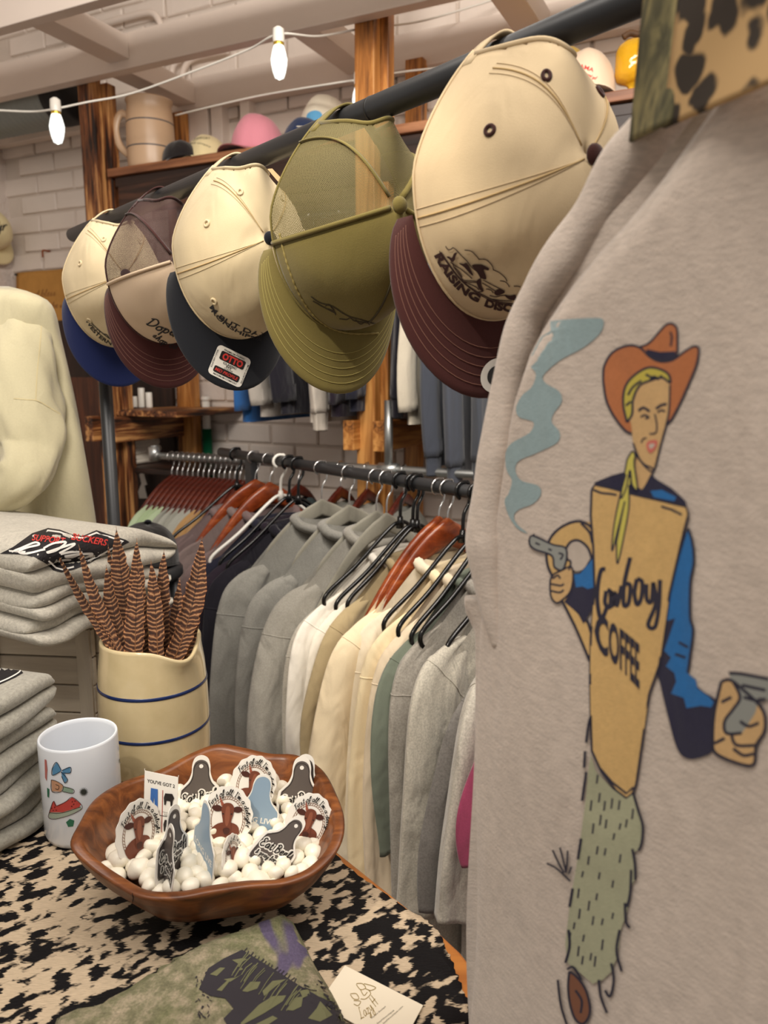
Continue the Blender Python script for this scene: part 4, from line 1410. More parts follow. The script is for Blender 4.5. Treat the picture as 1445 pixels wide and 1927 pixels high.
# ---- stoneware crock with blue stripes
M_STONE = NT('glazed_stoneware')
_n = M_STONE.noise(M_STONE.coord('Object'), 18, 4, .6)
M_STONE.l(M_STONE.ramp(_n, [(.3, lin((192, 174, 134))), (.7, lin((208, 190, 150)))]), M_STONE.b.inputs['Base Color'])
M_STONE.set(Roughness=0.16); M_STONE.b.inputs['Coat Weight'].default_value = 0.5; M_STONE.b.inputs['Coat Roughness'].default_value = .08
M_STONE = M_STONE.m
M_STRIPE = plain('cobalt_stripe', (22, 40, 86), 0.25)
def crock(loc, R, H, stripes, label, name='stoneware_crock', spout_dir=None, taper=0.86, handle=None, m=M_STONE, dull=False, spout=0.02, drop=0.0):
    loc = Vector(loc)
    e = empty(name, loc, label, 'crock' if handle is None else 'pitcher')
    n = 72
    prof = [(0.001, 0.0), (R * .93, 0.0), (R * .965, 0.004), (R * .985, H * .06), (R, H * .20), (R, H * .42), (R * .985, H * .62), (R * .95, H * .80), (R * .905, H * .93), (R * taper * 1.005, H * .975), (R * taper, H * .993), (R * taper * .97, H), (R * taper * .93, H * .995), (R * taper * .92, H * .97), (R * .86, H * .90), (R * .9, H * .7), (R * .92, H * .3), (R * .9, H * .06), (0.001, H * .05)]
    def warp(r, z, k):
        a = 2 * PI * k / n
        x, y = r * math.cos(a), r * math.sin(a)
        zz = z
        if spout_dir is not None and z > H * .78:
            d = math.atan2(math.sin(a - spout_dir), math.cos(a - spout_dir))
            g = math.exp(-(d / 0.42) ** 2) * smooth01(np.array((z - H * .78) / (H * .22)))
            rr = 1 + spout / R * g
            x *= rr; y *= rr
            zz = z - drop * g
        return loc + Vector((x, y, zz))
    rings = [[warp(r, z, k) for k in range(n)] for r, z in prof]
    V, F = loft(rings)
    body = mesh_obj('crock_body', V, F, m, e, keep=True)
    def rad(z):
        zs = [p[1] for p in prof[1:12]]; rs = [p[0] for p in prof[1:12]]
        return float(np.interp(z, zs, rs))
    for f in stripes:
        z = H * f
        rings = []
        for dz, o in ((-.0022, .0002), (-.0018, .0007), (.0018, .0007), (.0022, .0002)):
            rings.append([loc + Vector(((rad(z + dz) + o) * math.cos(2 * PI * k / n), (rad(z + dz) + o) * math.sin(2 * PI * k / n), z + dz)) for k in range(n)])
        V, F = loft(rings)
        mesh_obj('blue_stripe', V, F, M_STRIPE if not dull else plain('dull_stripe', (86, 84, 86), .4), e)
    if handle is not None:
        d = Vector((math.cos(handle), math.sin(handle), 0))
        pts = [loc + d * (R * .93) + UP * H * .80, loc + d * (R * 1.25) + UP * H * .82, loc + d * (R * 1.48) + UP * H * .62, loc + d * (R * 1.35) + UP * H * .38, loc + d * (R * .97) + UP * H * .24]
        V, F = tube(catmull(pts, 8), 0.0085, 12, flat=1.5)
        mesh_obj('handle', V, F, m, e)
    return e, body
_cb = Pz(284, 1450, ZT)
CR, CH = 0.0715, 0.176
CRK, crkbody = crock(_cb + Vector((0, 0.03, 0)), CR, CH, (0.33, 0.655), 'cream stoneware crock with blue stripes holding the feathers', spout_dir=math.radians(-38), spout=0.011, drop=0.016, taper=.90)
CRC = _cb + Vector((0, 0.03, 0))

# ---- feathers
def feather_mat():
    t = NT('barred_pheasant_feather')
    uvn = t.n('ShaderNodeUVMap')
    sep = t.n('ShaderNodeSeparateXYZ'); t.l(uvn.outputs['UV'], sep.inputs[0])
    ax = t.math('ABSOLUTE', sep.outputs[0])
    nz = t.noise(t.coord('Object'), 75, 3)
    ph = t.math('ADD', t.math('MULTIPLY', sep.outputs[1], 2 * PI / 0.0060), t.math('ADD', t.math('MULTIPLY', ax, 1.2), t.math('MULTIPLY', nz, 11.0)))
    s = t.math('SINE', ph)
    c = t.ramp(t.math('ADD', t.math('MULTIPLY', s, .5), .5), [(.0, lin((50, 26, 15))), (.55, lin((92, 52, 30))), (.84, lin((136, 92, 60))), (1, lin((182, 138, 98)))])
    edge = t.ramp(ax, [(0.0, lin((60, 30, 16))), (0.06, (1, 1, 1, 1)), (0.8, (1, 1, 1, 1)), (1.0, (1.5, 1.3, 1.1, 1))])
    t.l(t.mix(1.0, c, edge, 'MULTIPLY'), t.b.inputs['Base Color'])
    t.set(Roughness=0.6)
    barb = t.noise(t.coord('UV', (40, 900, 1)), 1.5, 2)
    t.bump(barb, .5, .002)
    return t.m
M_FEATHER = feather_mat()
M_QUILL = plain('feather_quill', (120, 78, 44), 0.5)
def feather(label, tipuv, rimuv, wpx, dd, bow=0.006, k=30, ragged=0.0, seed=0, twist=0.0):
    """tip and rim crossing given in photo pixels; dd = distance behind the crock's axis"""
    d0 = px(CRC + UP * CH)[2] + dd
    tip = P(tipuv[0], tipuv[1], d0 + 0.01)
    rim = P(rimuv[0], rimuv[1], d0)
    ax = (tip - rim)
    L0 = ax.length
    root = rim - ax.normalized() * 0.07
    root.z = max(root.z, ZT + 0.03)
    e = empty('feather', root, label, 'feather', 'feathers in the crock')
    side = ax.cross(Vector((0, 1, 0))).normalized()
    side = (side * math.cos(twist) + Vector((0, -1, 0)) * math.sin(twist)).normalized()
    nrm = side.cross(ax).normalized()
    hwid = wpx / 2 / FPX * d0
    rg = random.Random(seed)
    V, UVs = [], []
    nc = 9
    L = (tip - root).length
    spine = []
    for i in range(k + 1):
        f = i / k
        c = root + (tip - root) * f + nrm * (bow * math.sin(f * PI)) + side * (bow * 1.6 * math.sin(f * PI * .9))
        spine.append(c)
        wd = hwid * (0.75 + 0.25 * math.sin(min(f * 1.6, 1) * PI / 2)) * (1 - max(0, (f - 0.55) / 0.45) ** 1.8) + 0.0006
        for j in range(nc):
            q = -1 + 2 * j / (nc - 1)
            rag = 1 - (ragged * rg.random() if abs(q) > .9 else 0)
            lift = -0.35 * wd * q * q
            V.append(c + side * (q * wd * rag) + nrm * lift + ax.normalized() * (abs(q) * wd * 0.5))
            UVs.append((q, f * L))
    o = mesh_obj('vane', V, grid_faces(k + 1, nc), M_FEATHER, e, uv=UVs)
    so = o.modifiers.new('thickness', 'SOLIDIFY'); so.thickness = 0.0004
    V, F = tube([c + nrm * 0.0003 for c in spine] + [spine[-1] + (spine[-1] - spine[-2]) * 0.8], [0.0014 * (1 - .75 * i / k) for i in range(k + 1)] + [0.0002], 6)
    mesh_obj('quill', V, F, M_QUILL, e)
FE = [
 ('wispy feather leaning farthest to the sweatshirt stack', (112, 1042), (205, 1200), 22, -.05, .006),
 ('slim feather with a bent tip second from the stack side', (153, 1030), (222, 1203), 24, -.045, .005),
 ('short broad feather with a blunt dark tip', (203, 1068), (232, 1206), 34, -.025, .004),
 ('slender feather behind the tallest one', (206, 1030), (240, 1200), 24, .02, .003),
 ('tallest broad feather with a split pale tip', (222, 998), (256, 1200), 40, .015, .004),
 ('broad feather in the middle with a forked tip', (259, 1020), (270, 1204), 36, .005, .002),
 ('wide feather in front at the middle of the crock', (262, 1075), (258, 1212), 40, -.03, .002),
 ('upright feather just behind the wide middle one', (283, 1060), (292, 1206), 30, -.02, -.002),
 ('feather ending in a long bare quill', (309, 1040), (304, 1205), 32, .0, .001),
 ('small feather tucked behind the quill-ended one', (336, 1092), (322, 1205), 24, .025, -.003),
 ('tall curved feather leaning over the pouring lip', (374, 1016), (322, 1212), 42, -.02, -.008),
 ('thin ragged feather outermost beside the pouring lip', (379, 1060), (347, 1212), 16, -.012, -.005),
]
for i, (lab, tp, rm, w_, dd, bw) in enumerate(FE):
    feather(lab, tp, rm, w_ * 1.05, dd, bw, seed=i, ragged=.25, twist=random.uniform(-.35, .35))

# ---- mug
def mug():
    loc = Pz(160, 1560, ZT)
    d = px(loc)[2]
    R = 0.0425
    H = 0.118
    e = empty('mug', loc, 'white ceramic mug with drawings of a bow, spur and shoe', 'mug')
    prof = [(0.001, 0.001), (R * .86, 0.0), (R * .95, 0.002), (R, 0.008), (R, H * .5), (R, H - .003), (R * .985, H - .0006), (R * .96, H), (R * .93, H - .001), (R * .915, H - .005), (R * .91, H * .5), (R * .9, 0.012), (R * .8, 0.006), (0.001, 0.006)]
    V, F = lathe(prof, loc, 64)
    m = plain('white_glaze', (226, 230, 236), 0.12)
    body = mesh_obj('mug_body', V, F, m, e, keep=True)
    dv = Vector((-0.42, 1, 0)).normalized()
    pts = [loc + dv * R * .97 + UP * H * .82, loc + dv * (R + .026) + UP * H * .80, loc + dv * (R + .033) + UP * H * .5, loc + dv * (R + .024) + UP * H * .22, loc + dv * R * .97 + UP * H * .2]
    V, F = tube(catmull(pts, 8), 0.0065, 12)
    mesh_obj('handle', V, F, m, e)
    b = bvh_of(body)
    def pr(name, polys, c, strokes=(), wd=1.2):
        g = [fill2(p, 8) for p in polys] + [ribbon2(catmull(s, 5), wd) for s in strokes]
        lay(name, e, b, join2(g), plain('mug_ink_%d_%d_%d' % c, c, .35), .0005 if strokes == () else .0008)
    sc = lambda pts: [(x * 420 / 1356, 1330 + y * 597 / 1927) for x, y in pts]
    pr('bow_print', [sc([(375, 385), (345, 335), (320, 375), (322, 415), (368, 392)]), sc([(378, 385), (428, 365), (428, 400), (385, 400)]), sc([(372, 392), (388, 395), (412, 440), (395, 460), (376, 420)])], (86, 142, 182))
    pr('bow_outline', [], (28, 44, 60), [sc([(375, 385), (345, 335), (320, 375), (322, 415), (368, 392)]), sc([(378, 385), (428, 365), (428, 400), (385, 400)]), sc([(372, 392), (412, 440), (395, 460), (376, 420)])])
    pr('spur_leather', [sc([(314, 442), (345, 450), (385, 478), (372, 515), (318, 512)])], (198, 150, 118))
    pr('spur_shank', [sc([(385, 482), (446, 500), (442, 524), (380, 512)])], (142, 168, 148))
    ro = [((508 + 14 * math.cos(a) * (1 + 1.2 * (i % 2))), (516 + 14 * math.sin(a) * (1 + 1.2 * (i % 2)))) for i, a in enumerate(np.linspace(0, 2 * PI, 36, endpoint=False))]
    pr('spur_rowel', [sc(ro)], (52, 58, 54))
    pr('spur_outline', [], (60, 40, 30), [sc([(314, 442), (345, 450), (385, 478), (372, 515), (318, 512), (314, 442)]), sc([(385, 482), (446, 500), (442, 524), (380, 512)]), sc([(340, 470), (360, 480), (355, 500), (338, 495)])], 1.0)
    pr('shoe_upper', [sc([(322, 580), (332, 572), (345, 600), (400, 575), (440, 548), (492, 590), (480, 610), (380, 640), (303, 640)])], (196, 72, 66))
    pr('shoe_sole', [sc([(300, 640), (380, 640), (490, 605), (494, 620), (430, 655), (340, 680), (300, 672)])], (166, 178, 160))
    pr('shoe_outline', [], (70, 40, 36), [sc([(322, 580), (332, 572), (345, 600), (400, 575), (440, 548), (492, 590), (494, 620), (430, 655), (340, 680), (300, 672), (303, 640), (322, 580)]), sc([(303, 642), (380, 642), (490, 606)])], 1.0)
    chk = [sc([(x, y), (x + 9, y - 2), (x + 9, y + 7), (x, y + 9)]) for x, y in ((312, 612), (330, 606), (322, 624), (340, 622), (435, 572), (452, 568), (444, 588), (462, 586), (432, 600))]
    pr('shoe_checks', chk, (120, 32, 34))
    pr('gem_print', [sc([(402, 700), (425, 680), (452, 690), (445, 725), (415, 728)])], (44, 110, 82))
    pr('gem_print', [sc([(288, 490), (302, 500), (300, 550), (290, 545)])], (44, 110, 82))
    pr('boot_print', [sc([(273, 318), (284, 322), (290, 380), (286, 450), (276, 430)])], (190, 110, 104))
    pr('key_print', [], (70, 74, 70), [sc([(731, 305), (722, 325), (731, 345), (740, 325), (731, 305)]), sc([(731, 345), (734, 400), (740, 410)])], 1.2)
mug()

# ---- wooden bowl with wavy rim
BC = Pz(397, 1655, ZT)
def bowl():
    # rim traced in the photo: angle -> radius, height
    e = empty('wooden_bowl', BC, 'wavy-rimmed acacia wood bowl filled with white pebbles', 'bowl')
    rimpx = [(648, 1540), (640, 1590), (598, 1638), (540, 1662), (470, 1668), (400, 1678), (330, 1690), (262, 1686), (205, 1655), (160, 1622), (132, 1588), (150, 1545), (180, 1500), (235, 1468), (300, 1447), (360, 1416), (410, 1399), (455, 1405), (510, 1417), (560, 1420), (605, 1445), (632, 1490)]
    # heights of the wavy rim over the table
    hz = [.098, .090, .080, .074, .074, .072, .070, .070, .074, .084, .094, .098, .097, .093, .093, .100, .104, .101, .095, .095, .101, .103]
    pts = []
    for (u, v), h in zip(rimpx, hz):
        pts.append(np.array(Pz(u, v, ZT + h)))
    pts = np.array(catmull(pts, 6, True))
    n = len(pts)
    c = np.array((BC.x, BC.y + 0.012, 0))
    c[:2] = pts[:, :2].mean(0)
    # outward thickness is taken inwards
    rings = []
    base_r = 0.016
    def ring(f, zz, scale_to=None):
        out = []
        for p in pts:
            d = p[:2] - c[:2]
            r = np.hypot(*d); dr = d / r
            r2 = base_r + (r - base_r) * f
            z = ZT + (p[2] - ZT) * zz
            out.append((c[0] + dr[0] * r2, c[1] + dr[1] * r2, z))
        return out
    rings.append([(c[0], c[1], ZT + 0.001)] * n)
    rings.append(ring(-0.05, 0.012))
    for f, zz in ((0.0, 0.0), (0.10, 0.015), (0.40, 0.14), (0.66, 0.36), (0.84, 0.62), (0.94, 0.82), (0.985, 0.94), (1.0, 0.985)):
        rings.append(ring(f, zz))
    def inner(th, zoff, f=1.0, zz=1.0):
        out = []
        for p in pts:
            d = p[:2] - c[:2]
            r = np.hypot(*d); dr = d / r
            r2 = base_r + (r - base_r) * f - th
            out.append((c[0] + dr[0] * r2, c[1] + dr[1] * r2, ZT + (p[2] - ZT) * zz + zoff))
        return out
    rings.append(inner(0.002, 0.0002))
    rings.append(inner(0.009, 0.0))
    rings.append(inner(0.0115, -0.0025))
    for f, zz in ((0.95, 0.80), (0.84, 0.60), (0.66, 0.38), (0.4, 0.2), (0.0, 0.12)):
        rings.append(inner(0.011, 0.004, f, zz))
    rings.append([(c[0], c[1], ZT + 0.014)] * n)
    V, F = loft(rings)
    m = NT('acacia_wood')
    v = m.coord('Object', (9, 42, 30), (0.3, 0.2, 0.35))
    n1 = m.noise(v, 1.6, 5, .6, 1.2)
    n2 = m.noise(m.coord('Object', (1, 1, 1)), 9, 2)
    col = m.ramp(n1, [(.28, lin((70, 36, 15))), (.5, lin((110, 62, 28))), (.72, lin((148, 90, 44)))])
    col2 = m.ramp(n2, [(.3, (.80, .76, .72, 1)), (.7, (1.1, 1.06, 1.02, 1))])
    m.l(m.mix(1.0, col, col2, 'MULTIPLY'), m.b.inputs['Base Color'])
    m.set(Roughness=.38)
    m.bump(n1, .08, .002)
    o = mesh_obj('bowl_body', V, F, m.m, e, keep=True)
    return e, o, c, pts
BOWL, BOWLB, BWC, BRIM = bowl()
_bb = bvh_of(BOWLB)
cr = [Vector(p) for p in []]
for nm, pth in (('rim_crack', [(249, 1681), (251, 1690), (250, 1698), (254, 1708), (252, 1716)]),):
    lay(nm, BOWL, _bb, ribbon2(catmull(pth, 4), 1.6), plain('crack_shadow', (40, 18, 8), .9), .0004)

# ---- pebbles
M_PEB = NT('white_pebble')
_n = M_PEB.noise(M_PEB.coord('Object'), 60, 3)
M_PEB.l(M_PEB.ramp(_n, [(.3, lin((226, 218, 198))), (.7, lin((244, 238, 222)))]), M_PEB.b.inputs['Base Color'])
M_PEB.set(Roughness=.35, Subsurface_Weight=0.0)
M_PEB = M_PEB.m
def pebble_mesh(seed):
    rg = np.random.default_rng(seed)
    bm = bmesh.new()
    bmesh.ops.create_icosphere(bm, subdivisions=3, radius=1)
    ph = rg.uniform(0, 6.28, 6); am = rg.uniform(.03, .09, 6)
    sx, sy, sz = rg.uniform(.95, 1.25), rg.uniform(.8, 1.0), rg.uniform(.62, .86)
    for v in bm.verts:
        x, y, z = v.co
        k = 1 + am[0] * math.sin(2 * x + ph[0]) + am[1] * math.sin(2.6 * y + ph[1]) + am[2] * math.sin(3 * z + ph[2]) + am[3] * .5 * math.sin(4 * (x + y) + ph[3])
        v.co = Vector((x * sx * k, y * sy * k, z * sz * k))
    for f in bm.faces: f.smooth = True
    me = bpy.data.meshes.new('pebble')
    bm.to_mesh(me); bm.free()
    me.materials.append(M_PEB)
    return me
_pm = [pebble_mesh(i) for i in range(10)]
def rim_at(ang):
    d = BRIM[:, :2] - BWC[:2]
    a = np.arctan2(d[:, 1], d[:, 0])
    k = int(np.argmin(np.abs(np.angle(np.exp(1j * (a - ang))))))
    return np.hypot(*d[k]), BRIM[k, 2] - ZT
def fill_z(x, y):
    """height of the pebble bed"""
    dx, dy = x - BWC[0], y - BWC[1]
    r = math.hypot(dx, dy); a = math.atan2(dy, dx)
    R0, h = rim_at(a)
    return ZT + 0.062 + 0.008 * (1 - (r / R0) ** 2) + 0.06 * dy
pebs = []
tries = 0
prg = random.Random(11)
while tries < 16000 and len(pebs) < 298:
    tries += 1
    r0 = prg.uniform(0.0066, 0.0108)
    x = BWC[0] + prg.uniform(-.16, .16); y = BWC[1] + prg.uniform(-.14, .14)
    a = math.atan2(y - BWC[1], x - BWC[0]); R0, h = rim_at(a)
    zb_ = (fill_z(x, y) - ZT - 0.007) / h
    if math.hypot(x - BWC[0], y - BWC[1]) > 0.055 + (R0 - 0.055) * float(np.interp(zb_, (.2, .38, .6, .8, 1), (.4, .66, .84, .95, 1))) - 0.012 - r0 * .6: continue
    if all((x - q[0]) ** 2 + (y - q[1]) ** 2 > (0.63 * (r0 + q[2])) ** 2 for q in pebs):
        pebs.append((x, y, r0))
for i, (x, y, r0) in enumerate(pebs):
    o = bpy.data.objects.new('pebble', _pm[i % 10])
    o.location = (x, y, fill_z(x, y) + prg.uniform(-.004, .006))
    o.rotation_euler = (prg.uniform(-.6, .6), prg.uniform(-.6, .6), prg.uniform(0, 6.28))
    o.scale = (r0, r0, r0)
    COL.objects.link(o)
    tag(o, 'smooth white pebble lying in the wavy wooden bowl', 'pebble', 'white pebbles in the wooden bowl')
# ------------------------------------------------------------------ the near oatmeal sweatshirt with its print
M_OAT = fabric('oatmeal_heather_fleece', (210, 195, 181), 0.05, 110, 0.09, 0.45, 5, 0.35, streak=(1, 1, 5), fine=700)
M_OATIN = M_OAT
def near_sweatshirt():
    e = empty('oatmeal_sweatshirt', P(1230, 1927, .40), 'oatmeal heather sweatshirt with a coffee cup cowboy print', 'sweatshirt')
    # plan curve of the front: from the rolled side (q = 0) to the far side beyond the frame
    plan = [(0.0800, 0.520), (0.0690, 0.514), (0.0640, 0.503), (0.0660, 0.492), (0.0790, 0.466), (0.1010, 0.430), (0.1340, 0.383), (0.1680, 0.335), (0.2050, 0.282), (0.2420, 0.236), (0.262, 0.220), (0.285, 0.222)]
    pl = np.array(catmull(plan, 8))
    z0 = 0.62
    # top of the cloth above every plan point: along the shoulder
    us = np.array([px((p[0], p[1], CAM.z))[0] for p in pl])
    ds = np.array([p[1] for p in pl])
    sh = [(880, 1420), (905, 1320), (911, 1250), (915, 1147), (923, 1068), (937, 951), (952, 842), (962, 760), (976, 680), (1005, 614), (1048, 539), (1099, 468), (1154, 405), (1220, 318), (1271, 240), (1322, 160), (1400, 120), (1600, 90), (2400, 160), (4000, 300)]
    topv = np.interp(us, [a for a, b in sh], [b for a, b in sh])
    rows = 90
    V = []
    ztop = []
    for (x, y), u, v in zip(pl, us, topv):
        # height of pixel row v at this plan point
        r = ray(u, v); t = y / r.y
        ztop.append(CAM.z + r.z * t)
    ztop = np.array(ztop)
    ztop[:24] = ztop[24] - 0.002 * (24 - np.arange(24))
    tang = np.gradient(pl, axis=0); tang /= np.linalg.norm(tang, axis=1)[:, None]
    nrm = np.stack([tang[:, 1], -tang[:, 0]], 1)
    nrm = np.where((nrm @ np.array((0, -1)) > 0)[:, None], nrm, -nrm)
    L = np.concatenate([[0], np.cumsum(np.linalg.norm(np.diff(pl, axis=0), axis=1))])
    for i in range(rows):
        f = i / (rows - 1)
        f2 = f ** 1.15
        for j in range(len(pl)):
            z = ztop[j] * (1 - f2) + z0 * f2
            dn = 0.0025 * math.sin(9 * z + 30 * L[j]) + 0.0018 * math.sin(22 * z - 17 * L[j] + 1)
            top = math.exp(-((ztop[j] - z) / 0.012) ** 2)
            dn -= 0.008 * top
            V.append((pl[j, 0] + nrm[j, 0] * dn, pl[j, 1] + nrm[j, 1] * dn, z))
    F = [tuple(reversed(f)) for f in grid_faces(rows, len(pl))]
    body = mesh_obj('front', V, F, M_OAT, e, keep=True)
    s_ = body.modifiers.new('thickness', 'SOLIDIFY'); s_.thickness = 0.003; s_.offset = -1
    # back panel, a little behind
    Vb = []
    for i in range(rows):
        f = i / (rows - 1)
        for j in range(len(pl)):
            z = (ztop[j] + (.02 if j > 30 else .0)) * (1 - f) + z0 * f
            q = pl[j] + np.array((N2.x, N2.y)) * (0.022 + .012 * math.sin(f * PI)) + np.array((A2.x, A2.y)) * 0.004
            Vb.append((q[0], q[1], z))
    mesh_obj('back', Vb, F, M_OAT, e)
    # rolled sleeve edge behind the front: follows the shoulder and hangs to the elbow
    path = [(1335, 110, .385), (1285, 170, .392), (1232, 240, .405), (1176, 312, .42), (1124, 402, .434), (1072, 474, .449), (1024, 545, .464), (992, 602, .476), (972, 670, .484), (955, 742, .49), (941, 840, .497), (930, 905, .501), (917, 994, .506), (917, 1052, .507), (926, 1139, .506), (938, 1215, .503)]
    rad = [.014, .014, .0138, .0136, .0132, .0126, .012, .0118, .0116, .0118, .012, .0122, .0122, .012, .009, .004]
    pp = catmull([tuple(P(u, v, d)) + (r,) for (u, v, d), r in zip(path, rad)], 8)
    pts = [Vector(p[:3]) for p in pp]
    rings = []
    for i, p in enumerate(pts):
        t = (pts[min(i + 1, len(pts) - 1)] - pts[max(i - 1, 0)]).normalized()
        dv = (p - CAM).normalized()
        sx = t.cross(dv).normalized()
        sy = sx.cross(t).normalized()
        r = pp[i][3] * (1 + .05 * math.sin(i * .33))
        ring = []
        for k in range(20):
            a = 2 * PI * k / 20
            wob = 1 + 0.06 * math.sin(3 * a + i * .12)
            ring.append(p + sx * (r * math.cos(a) * 1.05 * wob) + sy * (r * 1.5 * math.sin(a)))
        rings.append(ring)
    V, F = loft(rings, True, True)
    mesh_obj('sleeve', V, F, M_OAT, e)
    # shoulder seam ridge on the roll
    sp = [P(u, v, d) for u, v, d in ((1300, 140, .376), (1245, 212, .388), (1190, 288, .402), (1132, 372, .418), (1080, 446, .435))]
    V, F = tube(catmull(sp, 8), list(np.linspace(.005, .0015, 33)), 12)
    mesh_obj('shoulder_seam', V, F, M_OAT, e)
    return e, body
OAT, OATB = near_sweatshirt()

def cowboy_print():
    b = bvh_of(OATB)
    k1 = lambda pts: [(880 + x * 565 / 1445, 560 + y * 690 / 1765) for x, y in pts]     # from the upper close-up
    k2 = lambda pts: [(880 + x * 565 / 1445, 1200 + y * 727 / 1859) for x, y in pts]    # from the lower close-up
    k3 = lambda pts: [(980 + x * 465 / 1445, 960 + y * 500 / 1554) for x, y in pts]     # middle close-up
    ink = plain('print_ink', (44, 42, 58), .8)
    mats = {
        'smoke': fabric('print_smoke_blue', (150, 170, 172), .05, 300), 'hat': fabric('print_hat_brown', (190, 118, 74), .05, 400), 'skin': fabric('print_skin_tan', (212, 174, 122), .05, 400),
        'hair': plain('print_hair_yellow', (196, 180, 78), .85), 'scarf': plain('print_scarf_yellow', (204, 192, 92), .85), 'cup': fabric('print_cup_tan', (216, 178, 116), .06, 300),
        'blue': fabric('print_sleeve_blue', (44, 112, 176), .05, 400), 'navy': fabric('print_navy', (46, 44, 66), .05, 400), 'gun': plain('print_gun_grey', (150, 152, 146), .85),
        'chap': fabric('print_chaps_sage', (172, 172, 142), .05, 300), 'boot': plain('print_boot_brown', (128, 84, 62), .85), 'lip': plain('print_lip_red', (206, 112, 98), .85), 'white': fabric('print_bare_cloth', (200, 186, 172), .05, 200), 'ink': ink}
    lvl = [0]
    def fillp(name, pts, m, smooth=True, off=None):
        lvl[0] += 1
        q = catmull(pts, 6, True) if smooth else pts
        lay(name, OAT, b, fill2(q, 22), mats[m], 0.0004 + 0.00003 * lvl[0])
    def line(name, strokes, wd=4.0, m='ink', smooth=True):
        lvl[0] += 1
        g = [ribbon2(catmull(s, 6) if smooth and len(s) > 2 else [np.array(p) for p in s], wd) for s in strokes]
        lay(name, OAT, b, join2(g), mats[m], 0.0004 + 0.00003 * lvl[0])
    # smoke
    fillp('smoke_print', k1([(330, 150), (400, 115), (600, 98), (655, 110), (640, 170), (560, 240), (450, 300), (370, 370), (375, 410), (440, 450), (455, 500), (415, 560), (408, 600), (445, 650), (430, 700), (330, 750), (250, 785), (232, 830), (260, 880), (340, 905), (355, 945), (320, 990), (250, 1020), (225, 1050), (240, 1090), (290, 1135), (240, 1110), (200, 1050), (180, 980), (200, 940), (215, 880), (190, 830), (185, 750), (215, 700), (300, 650), (318, 600), (250, 575), (235, 530), (265, 470), (310, 430), (330, 370), (300, 330), (270, 320), (290, 230)]), 'smoke')
    # hat: crown then brim
    crown = k1([(830, 238), (880, 215), (960, 130), (1005, 140), (1012, 200), (1003, 285), (930, 300), (860, 270)])
    fillp('hat_crown_print', crown, 'hat')
    fillp('hat_band_print', k1([(862, 248), (930, 262), (1003, 258), (1003, 290), (930, 302), (868, 280)]), 'navy', False)
    line('hat_crown_line', [crown + crown[:1], k1([(978, 165), (985, 190), (980, 235)])], 4)
    brim = k1([(655, 400), (660, 330), (700, 265), (770, 232), (830, 240), (880, 285), (930, 308), (990, 300), (1045, 262), (1090, 236), (1115, 248), (1105, 320), (1070, 410), (1010, 540), (960, 610), (860, 640), (782, 652), (720, 590), (672, 500)])
    fillp('hat_brim_print', brim, 'hat')
    line('hat_brim_line', [brim + brim[:1]], 4.5)
    # head
    face = k1([(800, 480), (830, 420), (880, 380), (950, 385), (978, 420), (975, 520), (965, 590), (930, 720), (900, 830), (868, 822), (830, 775), (800, 700), (790, 610), (770, 560), (785, 520)])
    fillp('face_print', face, 'skin')
    neck = k1([(800, 740), (850, 800), (895, 825), (880, 870), (840, 930), (800, 900)])
    fillp('neck_print', neck, 'skin')
    hair = k1([(770, 600), (752, 510), (762, 430), (805, 375), (870, 338), (930, 345), (970, 370), (978, 410), (940, 385), (880, 400), (830, 425), (800, 490), (795, 560)])
    fillp('hair_print', hair, 'hair')
    line('hair_line', [hair + hair[:1], k1([(775, 470), (800, 430), (840, 400)]), k1([(860, 370), (910, 390), (940, 375)]), k1([(765, 520), (790, 500)]), k1([(880, 400), (900, 380), (925, 395)])], 4.5)
    line('face_line', [face[4:12], neck], 3.5)
    line('eyebrow_line', [k1([(826, 545), (850, 530), (880, 548)]), k1([(910, 535), (935, 518), (962, 512)])], 5)
    line('eye_line', [k1([(836, 575), (858, 565), (876, 576), (858, 582)]), k1([(918, 552), (936, 542), (955, 548)])], 3.5)
    line('nose_line', [k1([(905, 560), (915, 610), (910, 650), (880, 655)])], 3)
    line('jaw_line', [k1([(840, 700), (848, 680), (866, 675)])], 2.5)
    fillp('lip_print', k1([(866, 700), (890, 686), (918, 690), (910, 725), (885, 748), (868, 728)]), 'lip')
    fillp('teeth_print', k1([(878, 708), (900, 702), (905, 712), (886, 728)]), 'white')
    # collar of the shirt
    fillp('collar_print', k1([(612, 890), (700, 855), (775, 835), (810, 900), (850, 930), (890, 850), (910, 872), (990, 920), (1055, 980), (1060, 1000), (900, 965), (750, 935), (640, 905)]), 'navy', False)
    fillp('collar_blue_print', k1([(885, 930), (940, 925), (1010, 960), (1000, 980), (900, 960)]), 'blue', False)
    # arms behind the cup
    armr = k3([(985, 105), (1010, 180), (1020, 300), (1000, 420), (998, 620), (1015, 700), (1000, 830), (985, 940), (1050, 1040), (1140, 1100), (1160, 1150), (1135, 1380), (1080, 1435), (980, 1450), (920, 1390), (870, 1220), (820, 1010), (800, 910), (850, 650), (930, 260)])
    fillp('sleeve_navy_print', armr, 'navy')
    blue = k3([(985, 110), (1008, 180), (1018, 300), (998, 420), (996, 620), (1010, 700), (996, 830), (975, 945), (1030, 990), (1040, 1040), (1110, 1090), (1135, 1120), (1120, 1150), (1060, 1140), (975, 1155), (960, 1095), (885, 1070), (915, 1000), (905, 950), (855, 910), (885, 860), (845, 820), (880, 720), (910, 630), (850, 650), (880, 480), (940, 260)])
    fillp('sleeve_blue_print', blue, 'blue', False)
    line('sleeve_line', [k3([(985, 105), (1010, 180), (1020, 300), (1000, 420), (998, 620), (1015, 700), (1000, 830), (985, 940)]), k3([(930, 770), (985, 800)]), k3([(910, 840), (970, 860)])], 5)
